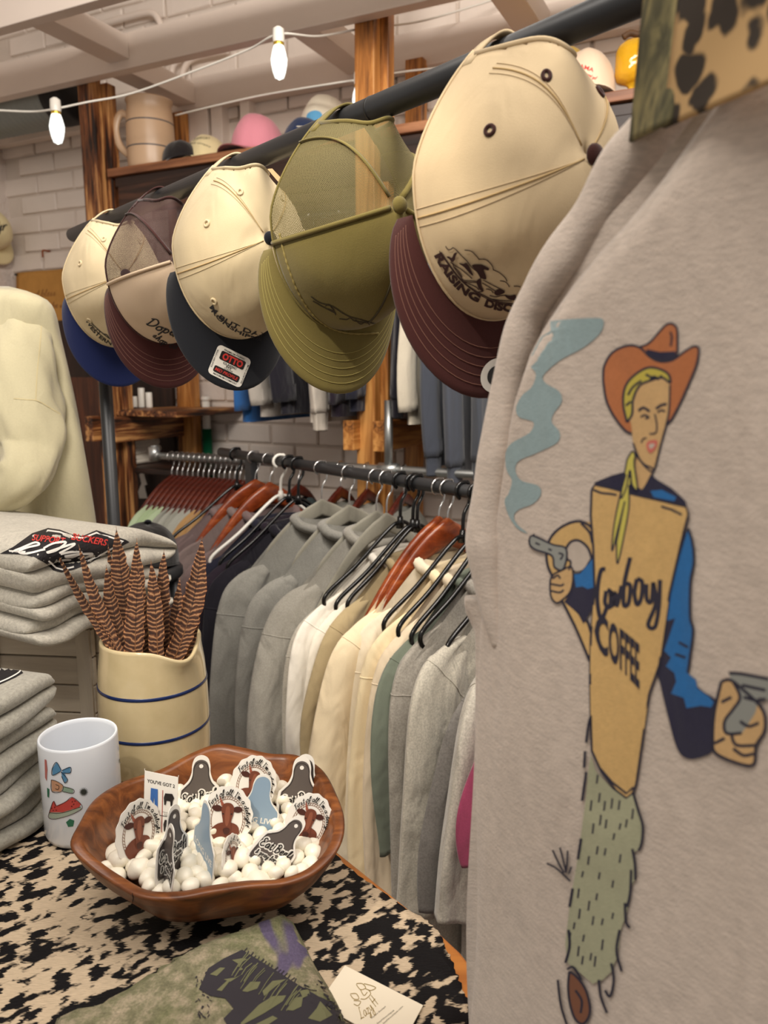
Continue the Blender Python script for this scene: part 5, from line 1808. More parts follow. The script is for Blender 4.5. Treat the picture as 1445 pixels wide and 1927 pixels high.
    # right hand with revolver
    hand = k3([(1180, 1000), (1230, 990), (1300, 1040), (1420, 1160), (1435, 1280), (1385, 1370), (1370, 1480), (1290, 1480), (1150, 1420), (1130, 1340), (1140, 1180)])
    fillp('gun_hand_print', hand, 'skin')
    fillp('gun_print', k3([(1225, 950), (1300, 950), (1460, 985), (1470, 1110), (1400, 1090), (1380, 1180), (1330, 1260), (1300, 1300), (1210, 1300), (1200, 1230), (1250, 1160), (1290, 1090), (1240, 1000)]), 'gun', False)
    line('gun_hand_line', [hand + hand[:1], k3([(1225, 950), (1300, 955), (1460, 985)]), k3([(1250, 1000), (1290, 1090), (1250, 1160), (1200, 1230), (1210, 1300), (1300, 1300)]), k3([(1300, 1020), (1440, 1050)]), k3([(1310, 1090), (1390, 1110), (1440, 1100)]), k3([(1240, 1310), (1270, 1370), (1390, 1370)]), k3([(1250, 1390), (1310, 1430), (1370, 1420)]), k3([(1290, 1230), (1340, 1260), (1400, 1240)]), k3([(1180, 1120), (1240, 1090)]), k3([(1140, 1360), (1200, 1330)])], 6)
    # left arm: cup handle and hand with revolver
    han = k3([(430, 70), (350, 65), (260, 90), (190, 150), (160, 230), (165, 320), (200, 430), (250, 520), (330, 690), (400, 840), (425, 860), (425, 690), (380, 650), (280, 540), (300, 470), (310, 350), (290, 300), (262, 240), (290, 190), (350, 175), (400, 220), (435, 280)])
    fillp('cup_handle_print', han, 'cup', False)
    fillp('handle_gap_print', k3([(270, 225), (300, 190), (350, 180), (395, 215), (420, 290), (400, 330), (330, 355), (300, 310)]), 'white')
    line('cup_handle_line', [k3([(440, 230), (425, 110), (350, 65), (260, 90), (190, 150), (160, 230), (165, 320), (200, 400)]), k3([(250, 530), (330, 690), (410, 880)]), k3([(265, 235), (300, 185), (350, 178), (400, 220), (425, 290)]), k3([(360, 75), (410, 130), (425, 190)]), k3([(395, 640), (420, 720)])], 5)
    fillp('left_sleeve_print', k3([(318, 370), (350, 365), (385, 330), (420, 270), (438, 285), (435, 560), (375, 665), (340, 600), (262, 535), (310, 460)]), 'navy', False)
    fillp('left_sleeve_blue_print', k3([(320, 375), (355, 370), (390, 330), (425, 285), (438, 290), (436, 450), (400, 460), (370, 445), (330, 450)]), 'blue', False)
    lh = k3([(205, 370), (250, 350), (300, 330), (315, 380), (300, 470), (250, 525), (215, 540), (185, 500), (182, 410)])
    fillp('left_hand_print', lh, 'skin')
    gun = k3([(60, 165), (85, 150), (195, 200), (270, 220), (275, 290), (250, 350), (205, 330), (190, 265), (95, 230), (62, 200)])
    fillp('left_gun_print', gun, 'gun', False)
    line('left_gun_line', [gun + gun[:1], k3([(95, 190), (190, 235)]), k3([(82, 150), (88, 138)]), lh + lh[:1], k3([(185, 430), (240, 440), (262, 430)]), k3([(185, 470), (235, 480), (260, 465)]), k3([(195, 400), (225, 380), (240, 400)]), k3([(230, 250), (255, 260), (240, 290)]), k3([(275, 290), (300, 300), (290, 350)])], 3.6)
    # the cup
    cup = k1([(604, 925), (620, 900), (690, 915), (800, 945), (930, 975), (1060, 1005), (1072, 1040), (1050, 1120), (980, 1420), (930, 1765)]) + k2([(880, 270), (850, 480), (818, 700), (800, 745), (770, 768), (720, 730), (650, 640), (604, 540), (600, 400), (596, 200), (600, 0)]) + k1([(618, 1400), (612, 1200), (600, 1050)])
    fillp('cup_print', cup, 'cup', False)
    line('cup_line', [cup + cup[:1], k2([(640, 620), (700, 690), (770, 745), (805, 715)]), k1([(612, 925), (650, 940), (700, 945), (725, 950)]), k1([(940, 1005), (990, 1020), (1040, 1045)])], 4.5, smooth=False)
    # scarf
    sc1 = k1([(775, 780), (800, 740), (815, 760), (810, 800), (825, 920), (800, 900), (790, 830), (770, 920), (745, 960)])
    fillp('scarf_knot_print', sc1, 'scarf')
    fillp('scarf_tail_print', k1([(770, 850), (790, 870), (785, 1000), (770, 1100), (730, 1280), (720, 1180), (703, 1220), (712, 1100), (740, 960)]), 'scarf', False)
    line('scarf_line', [sc1 + sc1[:1], k1([(770, 850), (740, 960), (712, 1100), (703, 1220), (735, 1100), (765, 980)]), k1([(785, 900), (785, 1000), (770, 1100), (730, 1280), (725, 1180)]), k1([(760, 1000), (740, 1100), (722, 1190)])], 3)
    # lettering
    C = [k3([(505, 345), (480, 350), (462, 430), (458, 540), (480, 635), (515, 560)]), k3([(510, 470), (502, 540), (530, 565), (535, 480), (515, 465)]), k3([(540, 470), (545, 560), (562, 480), (570, 560), (600, 440)]), k3([(650, 275), (615, 430), (612, 550), (640, 540), (650, 440), (620, 430)]), k3([(690, 400), (675, 480), (690, 550), (715, 510), (720, 420), (690, 400)]), k3([(745, 430), (748, 520), (775, 530), (785, 420)]), k3([(825, 405), (818, 560), (795, 680), (755, 665), (800, 540), (785, 420)])]
    line('cowboy_lettering', C, 8)
    tx = text2('COFFEE', 1.0, .03, 0, 1.0)
    xs = [p[0] for p in tx[0]]; x0, x1 = min(xs), max(xs)
    def warp(x, y):
        f = (x - x0) / (x1 - x0)
        X = 440 + 265 * f ** .72 if f > 0 else 440
        top = 590 + 190 * f ** .9
        bot = 800 + 235 * f ** .9
        return k3([(X, bot + (top - bot) * (y / .72))])[0]
    lay('coffee_lettering', OAT, b, map2(tx, warp), ink, 0.0018)
    # chaps
    ch = k2([(600, 560), (625, 640), (700, 720), (770, 772), (805, 745), (830, 810), (850, 900), (835, 1010), (800, 1030), (815, 1150), (790, 1200), (775, 1310), (745, 1400), (730, 1520), (700, 1600), (660, 1640), (610, 1660), (540, 1600), (490, 1560), (478, 1470), (500, 1280), (540, 1040), (575, 780), (590, 620)])
    fillp('chaps_print', ch, 'chap', False)
    rr = random.Random(5)
    tf = []
    for (x, y) in [(630, 690), (640, 780), (665, 820), (700, 810), (735, 815), (800, 860), (740, 910), (770, 900), (645, 890), (672, 905), (610, 930), (710, 960), (630, 1030), (668, 1035), (740, 1070), (588, 1080), (560, 1140), (640, 1150), (705, 1190), (600, 820), (540, 1240), (628, 1250), (590, 1300), (520, 1390), (610, 1370), (655, 1370), (705, 1340), (545, 1340), (565, 1450), (500, 1440), (655, 1490), (540, 1520), (600, 1540), (620, 1570), (560, 1560)]:
        L_ = rr.uniform(22, 44)
        tf.append(k2([(x + 4, y - L_), (x, y - 4), (x - 2, y + 8)]))
    line('chaps_tuft', tf, 3.6)
    for sg_ in ([k2([(805, 745), (830, 830), (850, 900), (845, 980), (830, 1020)]), k2([(800, 1010), (812, 1080), (815, 1160)]), k2([(795, 1110), (790, 1220), (775, 1290)]), k2([(765, 1270), (770, 1360), (790, 1390)]), k2([(740, 1400), (725, 1500), (750, 1600)]), k2([(700, 1560), (712, 1640), (695, 1720), (670, 1690)]), k2([(640, 1640), (650, 1720), (680, 1800)]), k2([(480, 1560), (500, 1480), (495, 1400)]), k2([(500, 1290), (515, 1200)]), k2([(540, 1060), (555, 960)]), k2([(560, 780), (580, 640)]), k2([(580, 500), (590, 420), (600, 380)]), k2([(570, 620), (575, 540)])]): line('chaps_edge', [sg_], 5)
    bt = k2([(500, 1600), (535, 1625), (580, 1690), (600, 1790), (570, 1850), (530, 1830), (505, 1760), (495, 1680)])
    fillp('boot_print', bt, 'boot')
    line('boot_line', [bt + bt[:1], k2([(490, 1590), (520, 1580), (560, 1640)]), k2([(530, 1690), (560, 1740), (555, 1800)]), k2([(445, 1640), (460, 1760), (490, 1860)])], 4.5)
    line('grass_print', [k2([(392, 1080), (440, 1105), (505, 1165)]), k2([(420, 1015), (450, 1080), (475, 1125)]), k2([(455, 1003), (470, 1060), (485, 1125)]), k2([(492, 1018), (490, 1070), (484, 1120)]), k2([(510, 1095), (498, 1130)])], 3.6)
cowboy_print()

# scarf collar at the neck: camo fold and leopard fold
def camo_mat(name, cols, scale, stretch=(1, 1, 1), rot=(0, 0, 0)):
    t = NT(name)
    v = t.coord('Object', stretch, rot)
    n1 = t.noise(v, scale, 3, .55, .6)
    n2 = t.noise(v, scale * 3.1, 3, .6, .8)
    f = t.math('ADD', t.math('MULTIPLY', n1, .6), t.math('MULTIPLY', n2, .4))
    st = [(p, lin(c)) for p, c in cols]
    t.l(t.ramp(f, st), t.b.inputs['Base Color'])
    t.set(Roughness=.9)
    t.bump(t.noise(t.coord('Object'), 900, 2), .3, .001)
    return t.m
def leopard_mat():
    t = NT('leopard_print_cloth')
    v = t.coord('Object', (1, 1, 1))
    nz = t.n('ShaderNodeTexNoise'); nz.inputs['Scale'].default_value = 60
    t.l(v, nz.inputs['Vector'])
    ad = t.n('ShaderNodeVectorMath', operation='MULTIPLY_ADD')
    t.l(nz.outputs['Color'], ad.inputs[0]); ad.inputs[1].default_value = (.014, .014, .014); t.l(v, ad.inputs[2])
    vo = t.n('ShaderNodeTexVoronoi'); vo.inputs['Scale'].default_value = 52
    t.l(ad.outputs[0], vo.inputs['Vector'])
    c = t.ramp(vo.outputs['Distance'], [(.44, lin((54, 46, 38))), (.52, lin((190, 156, 108)))])
    t.l(c, t.b.inputs['Base Color'])
    t.set(Roughness=.9)
    return t.m
scarf = empty('patterned_scarf', P(1240, 250, .40), 'camouflage and leopard print scarf at the neck of the oatmeal sweatshirt', 'scarf')
def sheet(name, quad, depths, m, parent, nu=24, nv=24, wav=0.003, thick=0.002):
    """a draped strip: pixel corners (tl, tr, br, bl) each with its depth"""
    q = [P(u, v, d) for (u, v), d in zip(quad, depths)]
    V = []
    for j in range(nv):
        for i in range(nu):
            a, b = i / (nu - 1), j / (nv - 1)
            p = (q[0] * (1 - a) + q[1] * a) * (1 - b) + (q[3] * (1 - a) + q[2] * a) * b
            dv = (p - CAM).normalized()
            V.append(p - dv * (wav * math.sin(PI * a) * 2 + wav * math.sin(5 * a + 4 * b)))
    o = mesh_obj(name, V, grid_faces(nv, nu), m, parent)
    s = o.modifiers.new('thickness', 'SOLIDIFY'); s.thickness = thick
    return o
M_CAMO = camo_mat('olive_reed_camouflage', [(.36, (44, 42, 32)), (.45, (86, 82, 58)), (.53, (134, 124, 84)), (.64, (168, 152, 106))], 26, (1, 1, .35), (0, .5, 0))
sheet('camo_fold', [(1222, -60), (1335, -60), (1262, 232), (1190, 268)], [.385, .350, .358, .392], M_CAMO, scarf, wav=.0035)
sheet('leopard_fold', [(1290, -70), (1640, -90), (1600, 95), (1252, 242)], [.352, .27, .275, .360], leopard_mat(), scarf, wav=.004)
# the hanger that carries the oatmeal sweatshirt, hooked on a faceout arm of the cap rack
_fp = Vector((0.225, 0.37, ZHB + 0.06))
V, F = tube([AN(0.12, NHB, ZHB), AN(0.12, NHB, ZHB + .06), Vector((AN(0.12, NHB, 0).x * .35 + _fp.x * .65, AN(0.12, NHB, 0).y * .35 + _fp.y * .65, ZHB + .06)), _fp], 0.008, 12)
mesh_obj('faceout_arm', V, F, M_BLACKMETAL, hat_rack)
hanger('coat_hanger', 'wooden hanger inside the neck of the oatmeal sweatshirt', None, _fp, A2, N2, 'wood', neck=.09, tip=.13, hw=.045, rb=.008)

# ------------------------------------------------------------------ cream sweatshirt hanging at the left
M_IVORY = fabric('ivory_fleece', (196, 187, 154), 0.03, 300, 0, .3, 5, .3)
def left_sweatshirt():
    D0 = 1.34
    e = empty('ivory_sweatshirt', P(20, 1040, D0), 'ivory sweatshirt with a drooping sleeve hanging above the folded stack', 'sweatshirt')
    # front body: outline to the right, running out of the frame to the left
    edge = [(60, 556), (84, 566), (100, 588), (112, 640), (126, 700), (141, 770), (155, 850), (167, 920), (177, 985), (182, 1040), (184, 1110)]
    ed = np.array(catmull(edge, 6))
    nu = 40
    V = []
    tops = 545
    vv = np.linspace(543, 1110, 70)
    for v in vv:
        ur = np.interp(v, ed[:, 1], ed[:, 0]) if v > 556 else 60 * math.sqrt(max(0, (v - 542) / 14))
        for i in range(nu):
            a = i / (nu - 1)
            u = -150 + (ur + 150) * (math.sin(a * PI / 2) ** .9)
            dd = D0 + 0.05 * a ** 5 - 0.016 * math.sin((u + 60) * .022 + v * .004) * smooth01(np.array((v - 560) / 150)) - .01 * math.sin(v * .012 + u * .03)
            if v < 560: dd += (560 - v) * 0.0015
            V.append(P(u, v, dd))
    o = mesh_obj('body', V, grid_faces(len(vv), nu), M_IVORY, e)
    s = o.modifiers.new('thickness', 'SOLIDIFY'); s.thickness = .004
    # sleeve drooping in front: swells at the elbow, then turns back left
    path = [(30, 560, 1.40, 30), (40, 610, 1.36, 44), (46, 670, 1.33, 54), (50, 740, 1.305, 60), (56, 800, 1.29, 60), (58, 850, 1.28, 54), (40, 900, 1.235, 44), (-10, 925, 1.24, 40), (-90, 935, 1.25, 38)]
    pp = catmull(path, 7)
    rings = []
    pts = [P(p[0], p[1], p[2]) for p in pp]
    for i, p in enumerate(pts):
        t = (pts[min(i + 1, len(pts) - 1)] - pts[max(i - 1, 0)]).normalized()
        dv = (p - CAM).normalized()
        sx = t.cross(dv).normalized(); sy = sx.cross(t).normalized()
        r = pp[i][3] / FPX * pp[i][2]
        ring = []
        for k in range(28):
            a = 2 * PI * k / 28
            w_ = 1 + .07 * math.sin(4 * a + i * .3) + .05 * math.sin(7 * a - i * .5)
            ring.append(p + sx * (r * math.cos(a) * w_) + sy * (r * .55 * math.sin(a) * w_))
        rings.append(ring)
    V, F = loft(rings, True, True)
    sl = mesh_obj('sleeve', V, F, M_IVORY, e, keep=True)
    b = bvh_of(sl)
    sm = plain('ivory_seam', (198, 184, 142), .9)
    lay('sleeve_seam', sl, b, ribbon2(catmull([(26, 750), (50, 752), (70, 754), (90, 765), (114, 780)], 6), 2.2), sm, .0006)
    lay('sleeve_seam', sl, b, ribbon2(catmull([(80, 575), (76, 640), (70, 700), (67, 752)], 6), 2.0), sm, .0006)
left_sweatshirt()

# ------------------------------------------------------------------ folded grey sweatshirts, crate, black cap
M_GREYF = fabric('pale_grey_marl_fleece', (194, 188, 174), 0.06, 260, 0.13, .5, 6, .3, fine=600)
M_GREYF2 = fabric('grey_marl_fleece', (170, 166, 154), 0.06, 260, 0.13, .5, 6, .3, fine=600)
def folded(name, label, group, c, x, y, L, W_, h, m, lobes=2, seed=0, puff=0.0, cat='sweatshirt', keep=False, droop=0.0):
    """folded garment: x = long side (folds run along it), y = depth; front edge at -y shows the folds"""
    rg = random.Random(seed)
    e = empty(name, c, label, cat, group)
    # closed profile in (y, z): back edge plain, front edge with lobes
    prof = []
    nl = lobes
    for k in range(7):
        a = PI / 2 - PI * k / 6
        prof.append((W_ / 2 - h / 2 + math.cos(a) * h / 2, h / 2 + math.sin(a) * h / 2))
    lh = h / nl
    for k in range(nl):
        inset = rg.uniform(0, .014) if k else 0.0
        z0 = k * lh
        for j in range(9):
            a = -PI / 2 - PI * j / 8
            prof.append((-W_ / 2 + lh * .5 + inset + math.cos(a) * lh * .52, z0 + lh / 2 + math.sin(a) * lh * .5))
        if k < nl - 1:
            prof.append((-W_ / 2 + lh * .5 + inset + .035, z0 + lh * .97))
            prof.append((-W_ / 2 + lh * .5 + inset + .035, z0 + lh * 1.03))
    nx = 44
    rings = []
    for i in range(nx + 1):
        t = -1 + 2 * i / nx
        r = math.sqrt(max(0, 1 - abs(t) ** 9))
        ring = []
        for (py, pz) in prof:
            yy = py * (0.94 + .06 * r) + 0.005 * math.sin(3 * t + seed + pz * 60) + .003 * math.sin(9 * t + seed * 2)
            zz = h * .5 + (pz - h * .5) * (0.40 + .60 * r) + .004 * math.sin(2.3 * t + seed) * (pz / h) + .0025 * math.sin(7 * t + 30 * py + seed)
            zz += puff * (1 - t * t) * (pz / h) * max(0, 1 - (2 * py / W_) ** 2)
            zz -= droop * (max(0, t) ** 2) * (pz / h)
            zz = max(zz, 0.0)
            ring.append(Vector(c) + x * (t * L / 2) + y * yy + UP * zz)
        rings.append(ring)
    V, F = loft(rings, True, True)
    o = mesh_obj('folded_body', V, F, m, e, keep=True)
    return e, o
# crate
crx = Vector((1, -0.10, 0)).normalized()
cry = Vector((0.10, 1, 0)).normalized()
_k0 = Pz(186, 1392, ZT)
CRW, CRD, CRHT = 0.16, 0.2, 0.167
crate = empty('wooden_crate', _k0, 'white washed wooden crate carrying the stack of grey sweatshirts', 'crate')
M_WHITEWASH = wood('white_washed_plank', (170, 158, 142), (206, 196, 178), None, 1.2, .7)
cc = _k0 - crx * (CRW / 2 - .002) + cry * (CRD / 2)
for i in range(4):
    z = ZT + .021 + i * .0415
    board('slat', cc - cry * (CRD / 2) + UP * (z - ZT) , crx, cry, UP, CRW, .010, .039, M_WHITEWASH, crate, .0015)
    board('slat', cc + crx * (CRW / 2 - .005) + UP * (z - ZT) + cry * .006, cry, crx, UP, CRD - .014, .010, .039, M_WHITEWASH, crate, .0015)
    board('slat', cc - crx * (CRW / 2 - .005) + UP * (z - ZT) + cry * .006, cry, crx, UP, CRD - .014, .010, .039, M_WHITEWASH, crate, .0015)
board('crate_top', cc + UP * (CRHT + .003), crx, cry, UP, CRW + .004, CRD + .004, .006, M_WHITEWASH, crate, .001)
for s in (-1, 1):
    board('corner_batten', cc + crx * s * (CRW / 2 - .012) - cry * (CRD / 2 + .006) + UP * CRHT / 2, UP, crx, cry, CRHT, .02, .006, M_WHITEWASH, crate, .001)
# the stack on the crate (rests mostly on the crate and the lower pile)
zs = ZT + CRHT + .007
SG = 'grey sweatshirts folded on the white crate'
sx = Vector((0.5, 0.866, 0)).normalized(); sy = Vector((-0.866, 0.5, 0)).normalized()
_c = Vector((-0.436, 0.932, 0))
for i, (lab, h, L, W_, lob, pf, off) in enumerate((
    ('lowest folded grey sweatshirt on the white crate', .036, .235, .34, 2, 0.0, 0.0),
    ('middle folded grey sweatshirt on the white crate', .036, .235, .34, 2, 0.0, .004),
    ('topmost folded grey sweatshirt on the crate with a black diamond print', .062, .25, .36, 2, .016, .0))):
    st, so = folded('folded_sweatshirt', lab, SG, Vector((_c.x, _c.y, zs)) + sx * (L / 2 - .01 + off) + sy * (W_ / 2 - .012), sx, sy, L, W_, h, M_GREYF, lob, seed=i + 2, puff=pf, droop=.03 if i == 2 else .01)
    zs += h - .002
TOPS, TOPB = st, so
# print of the top one
def stack_print():
    b = bvh_of(TOPB)
    k = lambda pts: [(x * 380 / 1445, 970 + y * 270 / 1027) for x, y in pts]
    out = k([(0, 275), (95, 228), (230, 130), (345, 92), (430, 105), (520, 140), (590, 150), (690, 108), (790, 140), (900, 175), (925, 190), (860, 225), (740, 290), (640, 345), (520, 390), (440, 408), (380, 395), (330, 345), (250, 300), (170, 280), (60, 276)])
    ins = k([(70, 255), (240, 150), (345, 112), (430, 124), (520, 158), (590, 166), (690, 128), (790, 158), (880, 188), (840, 212), (730, 274), (630, 328), (520, 370), (445, 388), (400, 378), (350, 328), (270, 282), (180, 264)])
    lay('print_border', TOPS, b, fill2(out, 10), M_INK, .0006)
    lay('print_white_line', TOPS, b, ribbon2([np.array(p) for p in ins + ins[:1]], 3.0), M_WHITEPRINT, .0010)
    for s, x0, x1, y0, y1, h in (('SUPPORT', 228, 470, 172, 200, 62), ('BUCKERS', 505, 770, 165, 212, 66)):
        tx = text2(s, 1, .02, .5)
        xs = [p[0] for p in tx[0]]; a, bb = min(xs), max(xs)
        lay('red_lettering', TOPS, b, map2(tx, lambda x, y: k([(x0 + (x1 - x0) * (x - a) / (bb - a), y0 + (y1 - y0) * (x - a) / (bb - a) - y * h + 10)])[0]), M_REDPRINT, .0011)
    sg = [[(90, 262), (150, 240), (250, 200), (280, 215), (200, 235), (140, 262), (200, 275), (320, 245)], [(310, 240), (380, 205), (470, 195), (400, 250), (330, 268), (440, 230), (530, 205), (500, 230), (420, 270)], [(430, 275), (500, 262), (580, 262), (520, 292), (460, 290), (560, 275), (660, 275), (600, 300)], [(415, 322), (480, 312), (520, 322), (450, 330), (415, 322)], [(490, 330), (540, 312), (620, 325)]]
    lay('white_script', TOPS, b, join2([ribbon2(catmull(k(s), 6), 3.6) for s in sg]), M_WHITEPRINT, .0013)
stack_print()
# lower pile in front
zs = ZT + .001
lx = Vector((0.28, 0.96, 0)).normalized(); ly = Vector((-0.96, 0.28, 0)).normalized()
_c2 = Vector((-0.382, 0.868, 0))
LG = 'grey sweatshirts folded in the low pile'
for i, (lab, h, L, W_, lob, dx) in enumerate((
    ('bottom folded grey sweatshirt of the low pile on the hide', .044, .32, .24, 2, .012),
    ('second folded grey sweatshirt from the bottom of the low pile', .042, .33, .245, 2, .008),
    ('third folded grey sweatshirt of the low pile with a rolled corner', .044, .325, .24, 2, .004),
    ('topmost folded grey sweatshirt of the low pile with a black print', .042, .34, .25, 2, .0))):
    st2, so2 = folded('folded_sweatshirt', lab, LG, Vector((_c2.x, _c2.y, zs)) - lx * (L / 2 + dx) + ly * (W_ / 2), lx, ly, L, W_, h, M_GREYF2, lob, seed=i + 9, puff=.004 if i == 3 else 0, droop=.0)
    zs += h - .002
_b = bvh_of(so2)
_k = lambda pts: [(x * 420 / 1445, 950 + y * 550 / 1892) for x, y in pts]
lay('print_panel', st2, _b, fill2(_k([(-60, 925), (0, 945), (60, 985), (150, 1062), (150, 1090), (100, 1120), (0, 1165), (-60, 1180)]), 10), M_INK, .0006)
lay('print_white_line', st2, _b, ribbon2(catmull(_k([(-40, 940), (10, 965), (60, 1010), (125, 1068), (120, 1090), (60, 1125), (-20, 1160)]), 5), 2.4), M_WHITEPRINT, .0010)
# dark cap behind the stack
_bc = P(272, 1004, 1.62)
_x = Vector((-0.3, 0.8, -.1)).normalized(); _z = Vector((0.05, 0.15, 1)); _y = _z.cross(_x).normalized(); _z = _x.cross(_y)
cap('dark charcoal cap lying behind the folded stack', None, basis(_x, _y, _z, _bc - UP * .065), fabric('charcoal_twill', (38, 36, 35), .05, 900), fabric('charcoal_twill', (38, 36, 35), .05, 900), C_NAVYBTN, res=.6, arch=False, seams=False, H=.085, rx=.085, ry=.068)
stool = empty('side_stool', (_bc.x, _bc.y, 0), 'black side stool behind the folded stack', 'stool')
V, F = lathe([(.001, 0), (.07, 0), (.075, .006), (.075, .02), (.07, .026), (.001, .026)], Vector((_bc.x, _bc.y, _bc.z - .095)), 32)
mesh_obj('seat', V, F, M_BLACKMETAL, stool)
for k in range(3):
    a = 2 * PI * k / 3
    V, F = tube([Vector((_bc.x + .055 * math.cos(a), _bc.y + .055 * math.sin(a), _bc.z - .093)), Vector((_bc.x + .15 * math.cos(a), _bc.y + .15 * math.sin(a), 0))], .011, 10)
    mesh_obj('leg', V, F, M_BLACKMETAL, stool)

# ------------------------------------------------------------------ camouflage shirt and card in front
def camo_shirt():
    out = [(60, 1940), (85, 1906), (130, 1880), (230, 1840), (330, 1785), (430, 1738), (505, 1706), (540, 1700), (566, 1722), (590, 1765), (622, 1815), (645, 1862), (664, 1920), (690, 2010)]
    hgt = 0.030
    top = [Pz(u, v, ZT + hgt) for u, v in out]
    pts = [(p.x, p.y) for p in top]
    pts += [(0.02, 0.40), (-0.15, 0.385), (-0.33, 0.42)]
    pts = [tuple(p) for p in catmull(pts, 4, True)]
    c = np.mean(np.array(pts), 0)
    e = empty('camo_shirt', (c[0], c[1], ZT), 'folded green and purple camouflage shirt with a dark print in front', 'shirt')
    v2, f2 = fill2(pts, 0.02)
    # height falls off to the rim
    P2 = np.array(pts)
    V = []
    for p in v2:
        d = np.min(np.hypot(P2[:, 0] - p[0], P2[:, 1] - p[1]))
        z = ZT + .004 + hgt * math.sqrt(max(0, 1 - max(0, 1 - d / .028) ** 2)) + .0018 * math.sin(40 * p[0] + 25 * p[1]) + .0012 * math.sin(70 * p[1] - 30 * p[0])
        V.append((p[0], p[1], z))
    rim = [(x, y, ZT + .004) for x, y in pts]
    t = NT('faded_camouflage')
    v = t.coord('Object')
    n1 = t.noise(v, 11, 3, .5, .5); n2 = t.noise(v, 60, 6, .75); n3 = t.noise(v, 500, 2)
    a = t.ramp(n2, [(.3, lin((96, 92, 70))), (.46, lin((126, 122, 94))), (.62, lin((168, 154, 130)))])
    g = t.mix(t.ramp(n1, [(.42, (0, 0, 0, 1)), (.56, (1, 1, 1, 1))]), a, t.mix(.38, a, lin((98, 108, 60))))
    pn = t.noise(t.coord('Object', (1, .5, 1), (0, 0, .8)), 19, 2, .5, .3)
    pm = t.ramp(pn, [(.64, (0, 0, 0, 1)), (.67, (1, 1, 1, 1))])
    t.l(t.mix(1.0, t.mix(pm, g, lin((94, 84, 110))), t.ramp(n3, [(.3, (.78, .78, .78, 1)), (.7, (1.12, 1.12, 1.12, 1))]), 'MULTIPLY'), t.b.inputs['Base Color'])
    t.set(Roughness=.95)
    t.bump(n3, .5, .0015)
    o = mesh_obj('folded_body', V, f2, t.m, e, keep=True)
    n = len(pts)
    V3 = rim + [(x, y, ZT + .001) for x, y in pts]
    mesh_obj('underside', V3, [(i, (i + 1) % n, n + (i + 1) % n, n + i) for i in range(n)] + [tuple(range(n, 2 * n))], t.m, e)
    b = bvh_of(o)
    k = lambda pts_: [(360 + x * 460 / 1445, 1740 + y * 187 / 587) for x, y in pts_]
    ink = plain('dark_print', (48, 44, 50), .85)
    body_ = [(45, 385), (70, 330), (100, 262), (190, 205), (300, 152), (400, 215), (500, 275), (600, 340), (700, 400), (800, 452), (860, 478), (930, 545), (990, 640), (240, 650), (190, 560), (250, 500), (200, 440), (110, 425)]
    lay('dark_print', e, b, fill2(k(body_), 10), ink, .0008)
    leaf = plain('print_leaf_green', (112, 112, 80), .9)
    leaves = [[(110, 300), (170, 260), (200, 262), (150, 310)], [(190, 330), (260, 320), (330, 285), (300, 300), (230, 345)], [(300, 400), (350, 345), (410, 345), (390, 385), (330, 405)], [(150, 395), (220, 330), (235, 330), (180, 400)], [(560, 510), (610, 440), (660, 430), (650, 490), (600, 515)], [(690, 560), (740, 500), (760, 460), (830, 540), (760, 580)], [(400, 480), (480, 430), (560, 425), (540, 460), (430, 530), (300, 600), (290, 590)], [(420, 400), (480, 340), (560, 330), (500, 370), (430, 430)], [(640, 400), (690, 385), (700, 420), (660, 440)], [(240, 215), (300, 205), (330, 210), (280, 240)], [(860, 520), (900, 530), (930, 580), (880, 570)], [(280, 268), (300, 262), (304, 272), (286, 278)], [(330, 620), (480, 545), (510, 560), (420, 620)]]
    for q in leaves:
        lay('print_leaf', e, b, fill2(k(q), 10), leaf, .0011)
    rr = random.Random(3)
    st, st2 = [], []
    for i in range(20):
        f = rr.random()
        x, y = 300 + f * 330 + rr.uniform(-30, 30), 165 + f * 205 + rr.uniform(-10, 50)
        L = rr.uniform(70, 150)
        st2.append(k([(x + rr.uniform(0, 20), y + 8), (x - L * .25, y + L * .45), (x - L * .6, y + L)]))
    for i in range(30):
        x, y = rr.uniform(560, 900), rr.uniform(330, 470)
        st.append(k([(x, y), (x + rr.uniform(15, 40), y + rr.uniform(5, 25))]))
    for i in range(26):
        x, y = rr.uniform(30, 110), rr.uniform(270, 580)
        st.append(k([(x, y), (x + rr.uniform(-15, 25), y + rr.uniform(8, 26))]))
    for i in range(16):
        x = 310 + i * 20
        y = 155 + i * 12
        st.append(k([(x, y + 10), (x + rr.uniform(8, 24), y - rr.uniform(4, 14))]))
    tag(lay('print_scratches', e, b, join2([ribbon2(s, rr.uniform(1.2, 2.6)) for s in st]), ink, .0009), kind='stuff')
    tag(lay('print_light_scratches', e, b, join2([ribbon2(s, rr.uniform(1.0, 2.0)) for s in st2]), leaf, .0013), kind='stuff')
camo_shirt()

